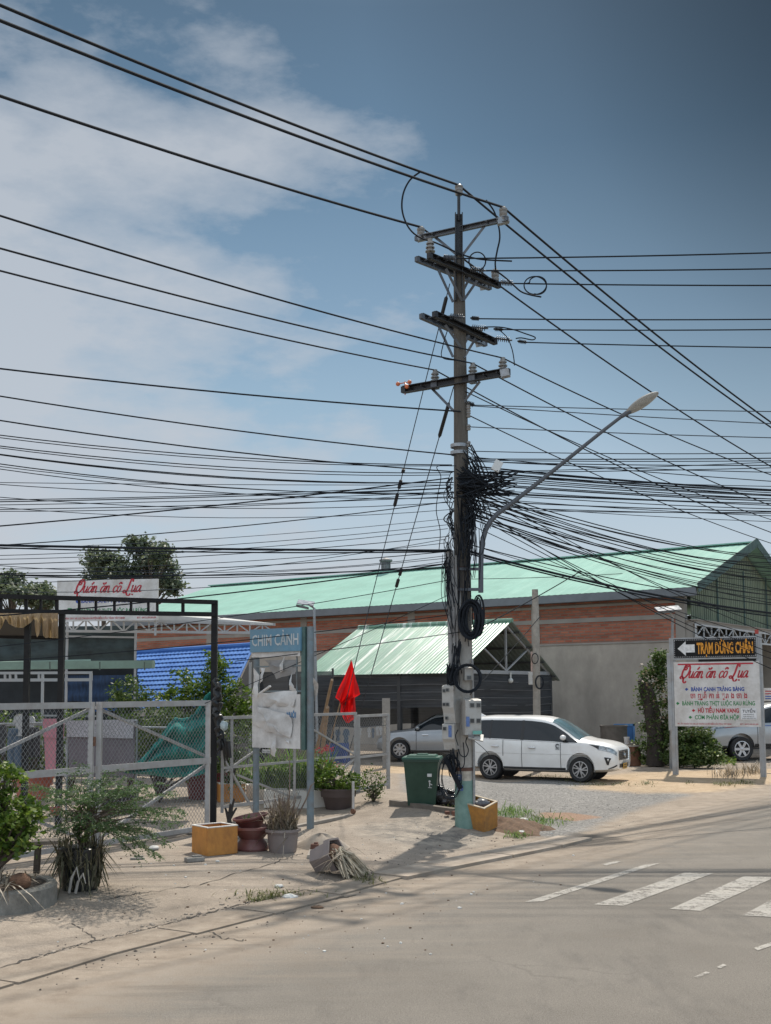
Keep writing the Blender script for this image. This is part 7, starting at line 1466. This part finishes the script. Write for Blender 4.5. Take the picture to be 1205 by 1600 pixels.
blades(ring, .34, .014, leafmat('grey_dead_leaf', (.045, .045, .025), (.12, .11, .065), .2, (.22, .19, .14)), 'hanging_leaves', o, 1.5, .25, 5, .5, .35)
blades([sb+Vector((.21*math.cos(a), .21*math.sin(a), random.uniform(.0, .25))) for a in np.random.uniform(0, 6.28, 380)], .56, .013, MC['grey_dead_leaf'], 'upright_leaves', o, .3, .15, 5, .5, 1.0)
for i_, (px, py, h) in enumerate(((108,1395,56),(118,1396,44))):
    mb = MB(); a = GT(px, py); a.y = sb.y-.36; mb.tube([P(px, py, a.y), P(px+4, py-h*.4, a.y), P(px+12, py-h*.7, a.y), P(px+16, py-h*.35, a.y-.03)], [.018, .016, .014, .006], 6); mb.build('pale_stalk', pm('bleached_stalk', (.38, .34, .30), .9, var=.2), o, smooth=True)
# shrubs behind the gate
np.random.seed(5)
YS = 25.5
shrub('yard_shrub', on(P(203, 1150, YS).x, YS), [(V(205,1085,YS), (.50,.5,.42)), (V(190,1105,YS), (.45,.5,.35)), (V(220,1120,YS), (.6,.5,.5)), (V(203,1150,YS), (.6,.5,.5))], 'light green yard shrub under the left end of the blue roof', 'shrub', 'foliage', .085, L_MID, 60, 20, .13, group=None)
shrub('yard_shrub', on(P(300, 1150, YS).x, YS), [(V(300,1075,YS), (.6,.5,.5)), (V(335,1052,YS), (.38,.4,.5)), (V(272,1100,YS), (.5,.5,.4)), (V(362,1092,YS), (.55,.5,.55)), (V(330,1110,YS), (.7,.5,.6)), (V(290,1130,YS), (.7,.5,.6)), (V(375,1120,YS), (.4,.4,.5)), (V(345,1040,YS), (.22,.3,.25))], 'tall yellow-green yard shrub around the right post of the black gateway', 'shrub', 'foliage', .095, L_BRIGHT, 70, 22, .13)
YS2 = 24
shrub('yard_shrub', on(P(250, 1180, YS2).x, YS2), [(V(250,1130,YS2), (.7,.5,.5)), (V(232,1180,YS2), (.5,.5,.6)), (V(300,1175,YS2), (.7,.5,.6)), (V(258,1160,YS2), (.6,.4,.6))], 'shadowed shrub behind the teal netting', 'shrub', 'foliage', .085, L_MID, 60, 20, .13)
shrub('yard_shrub', on(P(365, 1200, 24).x, 24), [(V(365,1160,24), (.40,.4,.7)), (V(360,1200,24), (.4,.4,.5))], 'bushy shrub behind the black rolled sheeting', 'shrub', 'foliage', .08, L_MID, 50, 20, .12)
for px, py, lb in ((8, 1128, 'low yellowing shrub behind the laundry at the left edge'), (55, 1130, 'low yellowing shrub behind the shirt on the rack'), (110, 1122, 'low yellowing shrub over the top of the grey blanket')):
    shrub('low_shrub', on(P(px, 1200, 25.2).x, 25.2), [(V(px,py,25.2), (.42,.4,.25)), (V(px+8,py+28,25.2), (.4,.4,.4)), (V(px-5,py+60,25.2), (.4,.4,.4))], lb, 'shrub', 'foliage', .08, L_BRIGHT, 34, 16, .12, group=None)
# far trees
np.random.seed(8)
def tree(px0, top_, bot, Y, lobes, label, ls=.30, r=.22, ncl=80, nlf=24, cs=.6):
    b = P(px0, bot, Y); base = Vector((b.x, Y, 0)); o = thing('tree', base, label, 'tree', group=None); L_ = []; tips = []
    for px, py, rx, rz_ in lobes:
        k = Y/F; c = P(px, py, Y+random.uniform(-1.5, 1.5)); pts, cc = clumps(c, (rx*k, rx*k, rz_*k), int(ncl*max(.3, rx*rz_/1200)), nlf, cs, shell=.3, flat=.7); L_.append(pts); tips += [Vector(x) for x in cc[::5]]
    np_mesh('crown', leaves(np.concatenate(L_), ls, .3, .55), 4, L_DARK, o); mb = MB(); tp = P(px0, (top_+bot)/2, Y); mb.tube([base, base.lerp(tp, .5), tp], [r, r*.8, r*.5], 8); limbs(mb, base.lerp(tp, .75), tips, r*.35); mb.build('trunk', BARK, o, smooth=True)
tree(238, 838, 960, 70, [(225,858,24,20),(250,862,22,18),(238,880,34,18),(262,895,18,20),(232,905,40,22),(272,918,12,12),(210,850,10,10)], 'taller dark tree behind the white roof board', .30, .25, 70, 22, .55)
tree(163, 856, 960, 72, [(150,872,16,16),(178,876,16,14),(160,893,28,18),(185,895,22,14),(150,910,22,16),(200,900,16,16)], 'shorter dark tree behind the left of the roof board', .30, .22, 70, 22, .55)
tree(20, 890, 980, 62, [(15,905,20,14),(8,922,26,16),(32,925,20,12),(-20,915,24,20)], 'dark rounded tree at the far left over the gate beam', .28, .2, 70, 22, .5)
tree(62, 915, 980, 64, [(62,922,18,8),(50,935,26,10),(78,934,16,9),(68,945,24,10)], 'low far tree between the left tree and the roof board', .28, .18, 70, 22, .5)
# planters inside the fence
np.random.seed(9); random.seed(9)
o = thing('strap_plant', GT(430, 1256)+Vector((0, .25, .3)), 'bright green strappy plants crowding the left white planter inside the fence', 'plant'); blades([GT(px, 1256)+Vector((random.uniform(-.1, .1), .2+random.uniform(-.1, .15), .28)) for px in np.random.uniform(405, 465, 210)], 1.15, .020, L_STRAP, 'leaves', o, .5, .22)
o = thing('strap_plant', GT(480, 1256)+Vector((0, .25, .3)), 'bright green strappy plants in the right white planter behind the sign post', 'plant'); blades([GT(px, 1258)+Vector((random.uniform(-.1, .1), .2+random.uniform(-.1, .15), .28)) for px in np.random.uniform(455, 510, 190)], 1.0, .018, L_STRAP, 'leaves', o, .5, .25)
o = thing('strap_plant', GT(385, 1240)+Vector((0, .3, .3)), 'dark strappy greenery behind the left sign post', 'plant'); blades([GT(px, 1236)+Vector((random.uniform(-.1, .1), .3+random.uniform(-.1, .15), .1)) for px in np.random.uniform(368, 410, 90)], .8, .018, L_STRAP, 'leaves', o, .5, .22)
q = GT(528, 1266)+Vector((0, .25, .36)); YQ = q.y
shrub('leafy_bush', q, [(V(518,1222,YQ), (.44,.4,.36)), (V(545,1228,YQ), (.30,.35,.28)), (V(500,1205,YQ+.1), (.25,.3,.26)), (V(524,1245,YQ), (.42,.3,.22))], 'dense green bush in the dark brown tub behind the mesh fence', 'bush', 'foliage', .075, L_BRIGHT, 55, 20, .1)
o = thing('flowering_plant', GT(505, 1250)+Vector((0, .6, 0)), 'tall plant with red flowers beside the right sign post', 'plant'); c = []
for px, py in ((511,1169),(516,1172),(497,1175),(504,1171),(520,1192),(527,1195),(513,1197),(493,1170)): c.append(np.random.normal(size=(16, 3))*.045+np.array(P(px, py, 24.6)))
np_mesh('flowers', leaves(np.concatenate(c), .06, .3, .7), 4, L_RED, o); mb = MB(); limbs(mb, GT(505, 1250)+Vector((0, .6, 0)), [Vector(x.mean(0)) for x in c], .012); mb.build('stem', BARK, o, smooth=True)
pts, _ = clumps(V(505, 1195, 24.6), (.32, .25, .35), 30, 14, .1); np_mesh('foliage', leaves(pts, .07, .4, .45), 4, L_STRAP, o)
qq = GT(580, 1258)+Vector((.05, .35, 0)); YQ = qq.y
o = thing('spindly_plant', qq, 'thin sparse leafy plant behind the narrow mesh panel', 'plant'); mb = MB(); tipsp = [P(x, y, YQ+random.uniform(-.2, .2)) for x, y in ((570,1208),(578,1202),(590,1207),(598,1212),(566,1228),(584,1222),(597,1232),(575,1236),(602,1222),(588,1242),(570,1218),(593,1220),(580,1212))]; limbs(mb, qq, tipsp, .014, fork=.3); mb.build('stem', BARK, o, smooth=True)
lc = np.concatenate([np.array(qq)+(np.array(t)-np.array(qq))*f+np.random.normal(size=(12, 3))*.05 for t in tipsp for f in (.45, .65, .85, 1.0)]); np_mesh('foliage', leaves(lc, .055, .3, .5), 4, L_MID, o)
# dry plants in the pots and stubs
o = thing('dead_potted_plant', GP+Vector((0, 0, .3)), 'tangle of dry grey-brown stems standing in the taupe round pot', 'dead plant'); blades(disc(GP+Vector((0, 0, .26)), .19, 260), .60, .010, L_DRY, 'dry_stems', o, .45, .22, 6, .9); blades([GP+Vector((.22*math.cos(a), .22*math.sin(a), .33)) for a in np.random.uniform(0, 6.28, 22)], .3, .010, L_DRY, 'hanging_stems', o, 1.8, .5, 6, .9, .5)
mb = MB()
for _ in range(60): p = disc(GP+Vector((0, 0, .26)), .17, 1)[0]; t = p+Vector((random.uniform(-.18, .25), random.uniform(-.1, .1), random.uniform(.35, .62))); mb.tube([p, p.lerp(t, .5)+Vector((random.uniform(-.04, .04), 0, .03)), t], [.011, .009, .004], 5)
mb.tube([GP+Vector((.1, 0, .3)), P(478, 1250, GP.y), P(486, 1228, GP.y), P(492, 1222, GP.y)], [.014, .012, .01, .004], 5); mb.tube([GP+Vector((.08, 0, .3)), P(453, 1215, GP.y+.05), P(453, 1180, GP.y+.1)], [.012, .010, .007], 5)
mb.build('stalks', pm('dry_stalk', (.17, .125, .095), .9, var=.3, scale=12), o, smooth=True)
fp = p3; o = thing('dead_potted_plant', fp+PIPEC, 'pale dead stems spilling from the fallen taupe pot onto the pavement', 'dead plant'); mb = MB(); random.seed(17)
for _ in range(140):
    p = fp+PIPEC+Vector((random.uniform(-.05, .08), random.uniform(-.12, .12), random.uniform(-.12, .1))); a = random.uniform(-1.25, .15); l = random.uniform(.25, .60); t = p+Vector((math.cos(a)*l*.75, math.sin(a)*l*.75, 0)); t.z = gzf(t.x, t.y)+random.uniform(.012, .10)
    mb.tube([p, p.lerp(t, .45)+Vector((0, 0, random.uniform(.0, .10))), t], [.014, .012, .007], 5)
mb.build('stalks', pm('pale_dry_stalk', (.36, .31, .23), .9, var=.3, scale=10), o, smooth=True)
bpts = [fp+PIPEC+Vector((random.uniform(-.05, .15), random.uniform(-.15, .1), random.uniform(-.1, .05))) for _ in range(50)]; blades(bpts, .34, .009, L_DRY, 'dry_leaves', o, 1.2, 1.0, 5, .8, .4)
o = thing('dead_stump_plant', GT(358, 1300), 'small blackened cut stem sprouting beside the black post', 'dead plant'); mb = MB(); b = GT(358, 1306); b.y += .25
for x, y in ((352,1262),(366,1248),(360,1256),(370,1262)): mb.tube([b, P(358, 1280, b.y), P(x, y, b.y)], [.05, .04, .015], 6)
mb.build('stem', BARKD, o, smooth=True)
o = thing('small_sprouts', p1+Vector((0, 0, .44)), 'few green sprouts growing in the darker maroon bowl', 'plant'); blades(disc(p1+Vector((-.03, 0, .42)), .13, 30), .16, .012, L_MID, 'leaves', o, .6, .5)
# vine-covered stump by the warehouse
np.random.seed(15); random.seed(15); YV = 36.8; vb = Vector((P(1022, 1190, YV).x, YV, 0))
o = thing('vine_covered_stump', vb, 'leaning dead tree trunk smothered in green vines behind the arrow sign', 'tree'); mb = MB()
mb.tube([P(1024, 1196, YV), P(1022, 1150, YV), P(1015, 1110, YV), P(1006, 1075, YV), P(1000, 1062, YV-.05)], [.30, .22, .19, .16, .09], 12); mb.tube([P(1028, 1196, YV-.05), P(1030, 1130, YV-.1), P(1020, 1085, YV-.1), P(1012, 1068, YV-.1)], [.22, .14, .09, .06], 10); mb.build('trunk', BARKD, o, smooth=True)
bl_ = [((1040,1040),(.42,.4,.5)), ((1022,1060),(.45,.4,.35)), ((1045,1085),(.45,.4,.6)), ((1042,1130),(.42,.4,.6)), ((1030,1165),(.45,.4,.5)), ((1015,1050),(.3,.3,.25)), ((1048,1110),(.5,.4,.5)), ((1012,1150),(.35,.35,.6)), ((1008,1175),(.5,.4,.35)), ((1035,1180),(.6,.4,.35)), ((1010,1095),(.25,.3,.45)), ((1034,1028),(.3,.3,.25))]
L_VINE = leafmat('vine_leaf', (.03, .06, .018), (.085, .14, .04), .4, (.2, .23, .09))
pts = np.concatenate([clumps(V(x, y, YV+.25), r_, 26, 22, .14, shell=.5)[0] for (x, y), r_ in bl_]+[np.array([tuple(P(x+random.gauss(0, 5), y+random.gauss(0, 8), YV-.25)) for _ in range(40)]) for x, y in ((1000,1100),(1004,1075),(1014,1130),(1028,1120),(998,1085),(1018,1160),(1030,1100),(1030,1145),(1024,1090),(1036,1170))]); np_mesh('vines', leaves(pts, .10, .1, .65), 4, L_VINE, o)
np_mesh('dry_vines', leaves(np.array([tuple(P(x+random.gauss(0, 7), y+random.gauss(0, 9), YV-.32)) for x, y in ((1010,1062),(1024,1064),(1036,1090),(1040,1120)) for _ in range(22)]), .11, .1, .6), 4, L_DRY, o)
for bx, lb, ext in (((1060,1090,1128), 'low tangle of green vines under the arrow sign, left part', .5), ((1085,1108,1170), 'low tangle of green vines beside the silver off-roader nose', .3)):
    o = thing('vine_mound', on(P(bx[0], 1190, 36.2).x, 36.2), lb, 'vines'); L_ = []
    for x in bx[:2]: L_.append(clumps(V(x-5, 1150 if ext > .4 else 1162, 36.4), (.55, .5, .75 if ext > .4 else .5), 46, 22, .15, shell=.35)[0]); L_.append(clumps(V(x, 1182, 36.0), (.7, .5, .3), 40, 22, .15, shell=.3)[0])
    p_ = np.concatenate(L_); p_ = p_[p_[:, 2] > .01]; np_mesh('foliage', leaves(p_, .10, .2, .65), 4, L_VINE, o); mb = MB(); limbs(mb, on(P(bx[0], 1190, 36.2).x, 36.2), [Vector(x) for x in p_[::300]], .015); mb.build('stem', BARKD, o)
gc = thing('ground_creeper', on(P(1050, 1196, 35.6).x, 35.6), 'bright green creeper along the foot of the rendered warehouse wall', 'ground cover'); gc['kind'] = 'stuff'
pts = np.array([(lambda p: (p.x, p.y, max(.0, gzf(p.x, p.y))+abs(random.gauss(0, .12))))(G(random.uniform(985, 1150), random.uniform(1185, 1197))) for _ in range(2600)]); np_mesh('foliage', leaves(pts, .09, .3, .6), 4, L_BRIGHT, gc)
# grass tufts and weeds
def tuft(px, py, n, wpx, L, label, mat=None, hpx=3, name='grass_tuft', dr=.8):
    b = GT(px, py); o = thing(name, b, label, 'grass'); pts = []
    for _ in range(n):
        q = GT(px+random.gauss(0, wpx/2.6), py+random.gauss(0, hpx/2)); pts.append(q)
    blades(pts, L, .007, mat or L_GRASS, 'blades', o, dr, .6, 4, .4); return o
random.seed(31)
tuft(440,1400,170,80,.14,'weedy grass strip growing from the pavement crack near the road', hpx=7); tuft(408,1407,60,30,.12,'weeds at the left end of the crack strip'); tuft(575,1378,110,26,.16,'green tuft at the spilled stems of the fallen pot', hpx=6)
tuft(800,1272,230,40,.24,'green grass on the dirt heap behind the orange box', L_STRAP, 8); tuft(845,1286,190,50,.20,'green grass along the right of the dirt heap', L_STRAP, 8); tuft(808,1307,80,24,.16,'green tuft at the front of the dirt heap', L_STRAP, 4); tuft(830,1280,120,70,.14,'thin dry grass over the dirt heap', None, 10)
tuft(1133,1226,120,30,.16,'dry green tuft on the sand under the arrow sign'); tuft(1163,1224,80,22,.15,'dry tuft between the sign posts, nearer the right one'); tuft(1012,1225,60,16,.14,'small tuft on the orange sand left of the sign'); tuft(1076,1224,26,10,.1,'tiny tuft on the sand under the left of the sign')
tuft(1140,1212,170,34,.42,'dry twiggy weed behind the sign, left of the right post', L_DRY, 6, 'dry_weed', .4); tuft(1176,1208,130,22,.36,'dry twiggy weed at the right sign post', L_DRY, 5, 'dry_weed', .4); tuft(905,1219,120,40,.12,'grass tuft by the front wheel of the white van', hpx=5); tuft(950,1226,150,60,.09,'low grass line in front of the van nose', hpx=3); tuft(700,1262,40,16,.15,'weeds between bin and pole'); tuft(860,1214,90,50,.14,'thin grass under the white van')
tuft(150,1330,30,30,.12,'few weeds at the foot of the gate'); tuft(1185,1196,60,30,.2,'dry grass by the off-roader wheel', L_DRY)
# rubble, litter and dust
RUBB = pm('rubble_grey', (.26, .24, .215), .95, var=.25, scale=9, bump=.6, bscale=25); LIT = pm('litter_white', (.55, .54, .51), .7, var=.15, scale=12, bump=.5, bscale=14)
hp = thing('dirt_heap', GT(805, 1290), 'low heap of brown dirt and litter beside the orange box at the pole', 'dirt heap'); hc = GT(808, 1292); mb = MB()
def heap(u, v):
    a = u*6.2832; r_ = v*(.62+.12*math.sin(a*3)+.07*math.sin(a*5+1)); x = hc.x+r_*1.05*math.cos(a); y = hc.y+r_*1.0*math.sin(a); return Vector((x, y, gzf(x, y)-.02+.14*(1-v*v)+.02*math.sin(x*21)*math.sin(y*17)))
mb.grid(heap, 40, 10); mb.build('dirt', pm('brown_dirt', (.135, .085, .055), 1, var=.35, scale=14, bump=.9, bscale=30), hp, smooth=True)
random.seed(41)
for px, py, s_, lb in ((818,1283,.07,'white crumpled litter on the grassy dirt heap'),(812,1290,.05,'small white litter under the larger scrap on the heap'),(834,1295,.06,'white litter at the right of the dirt heap'),(815,1303,.07,'white crumpled litter at the front of the dirt heap'),(452,1406,.08,'white paper cup lying in the weed strip'),(241,1328,.07,'crumpled white paper at the gate foot under the shrub'),(340,1347,.03,'tiny white scrap right of the orange box front'),(858,1205,.10,'white scrap under the van sill'),(436,1387,.05,'pale scrap on the pavement above the weed strip')):
    q = GT(px, py); o = thing('litter', q, lb, 'litter', local=True); mb = MB(); mb.ball((0, 0, s_*.4), s_, 9, (1.2, .8, .5), .22); mb.build('scrap', LIT, o, smooth=True, ang=20)
for px, py, s_, lb in ((304,1346,(.26,.14,.06),'broken pale paving piece in front of the orange box'),(215,1343,(.2,.07,.03),'thin flat slat on the pavement by the gate'),(492,1328,(.12,.10,.09),'small reddish brick beside the taupe pot')):
    q = GT(px, py); o = thing('paving_piece', q, lb, 'rubble', rz=R(random.uniform(-20, 30)), local=True); mb = MB(); mb.bbox((0, 0, s_[2]/2), s_, .012); mb.bbox((s_[0]*.15, .02, s_[2]+.012), (s_[0]*.5, s_[1]*.6, .02), .006); mb.build('piece', RUBB if s_[2] != .09 else pm('old_brick', (.15, .07, .05), .9), o)
# concrete lump at the foot of the sign's right post
q = GT(505, 1326); o = thing('concrete_lump', q, 'rough concrete lump round the foot of the right sign post', 'concrete lump', local=True); mb = MB()
mb.grid(lambda u, v: (lambda r_, a: Vector((-.05+r_*1.25*math.cos(a), .12+r_*.8*math.sin(a), .22*(1-v**1.7)*(1+.12*math.sin(a*4))-.02)))(v*.36*(1+.15*math.sin(u*19)), u*6.2832), 26, 8); mb.build('concrete', SL, o, smooth=True)
MB().bar(GT(484, 1342)+Vector((0, 0, .03)), P(493, 1312, 18.7), .07, .05).build('broken_brace', REND, o, org=q)
# small stones: gravel nobody could count
def stones(name, n, region, s0_, s1_, label, mat, seed):
    np.random.seed(seed); random.seed(seed); mb = MB()
    for _ in range(n):
        px, py = region(); q = GT(px, py); s_ = random.uniform(s0_, s1_)*(.6 if random.random() < .7 else 1.2); mb.ball(q+Vector((0, 0, s_*.25)), s_, 5, (random.uniform(.7, 1.3), random.uniform(.7, 1.3), .6), .2)
    o = mb.build(name, mat); return tag(o, label, 'stones', kind='stuff')
stones('loose_stones', 1300, lambda: (random.uniform(640, 1000), random.gauss(1252, 16)), .006, .013, 'loose grey gravel stones scattered over the lot', RUBB, 51)
def roadside():
    t = random.random(); x = 60+t*760; y = 1530-.27*x*1.0+random.gauss(0, 16)-(18 if x > 500 else 0); return (x, min(1590, max(1310, y)))
stones('roadside_grit', 420, roadside, .006, .016, 'small dark grit and pebbles along the dusty road edge', pm('dark_grit', (.12, .10, .085), .95, var=.3), 52)
stones('crack_rubble', 160, lambda: (lambda x: (x, 1512-.265*x+random.gauss(0, 3)))(random.uniform(60, 480)), .010, .026, 'crumbled concrete bits along the pavement crack', SL, 53)
def apron():
    return (random.uniform(60, 720), random.uniform(1290, 1500)) if random.random() < .75 else (random.uniform(500, 900), random.uniform(1280, 1400))
stones('pale_debris', 130, apron, .006, .020, 'pale scraps and grit scattered over the pavement', LIT, 54); stones('brown_debris', 260, apron, .005, .017, 'brown leaf bits and dirt crumbs scattered over the pavement', pm('brown_dirt', (.135, .085, .055), 1), 55)
def smallthings():
    random.seed(61)
    for px, py, lb in ((797,1351,'clod of dirt on the gutter slabs near the pole'),(690,1349,'thin clod of dirt on the far gutter slabs'),(994,1587-0,'') ,(497,1419,'dark clod on the road edge')):
        if not lb: continue
        q = GT(px if px != 797 else 700, py); o = thing('clod', q, lb, 'clod', local=True); mb = MB(); mb.ball((0, 0, .012), .05, 8, (1.6, .9, .35), .25); mb.build('dirt', pm('brown_dirt', (.135, .085, .055), 1), o, smooth=True)
smallthings()
# far scrub along the horizon, one mass
np.random.seed(70); pts = []
for _ in range(420):
    a = np.random.uniform(-1.25, 1.25); r_ = np.random.uniform(130, 210); h = np.random.uniform(1.5, 5.5); c = np.array([math.sin(a)*r_, math.cos(a)*r_, h*.45]); pts.append(np.random.normal(size=(26, 3))*np.array([2.6, 2.0, h*.28])+c)
pts = np.concatenate(pts); pts = pts[pts[:, 2] > .1]
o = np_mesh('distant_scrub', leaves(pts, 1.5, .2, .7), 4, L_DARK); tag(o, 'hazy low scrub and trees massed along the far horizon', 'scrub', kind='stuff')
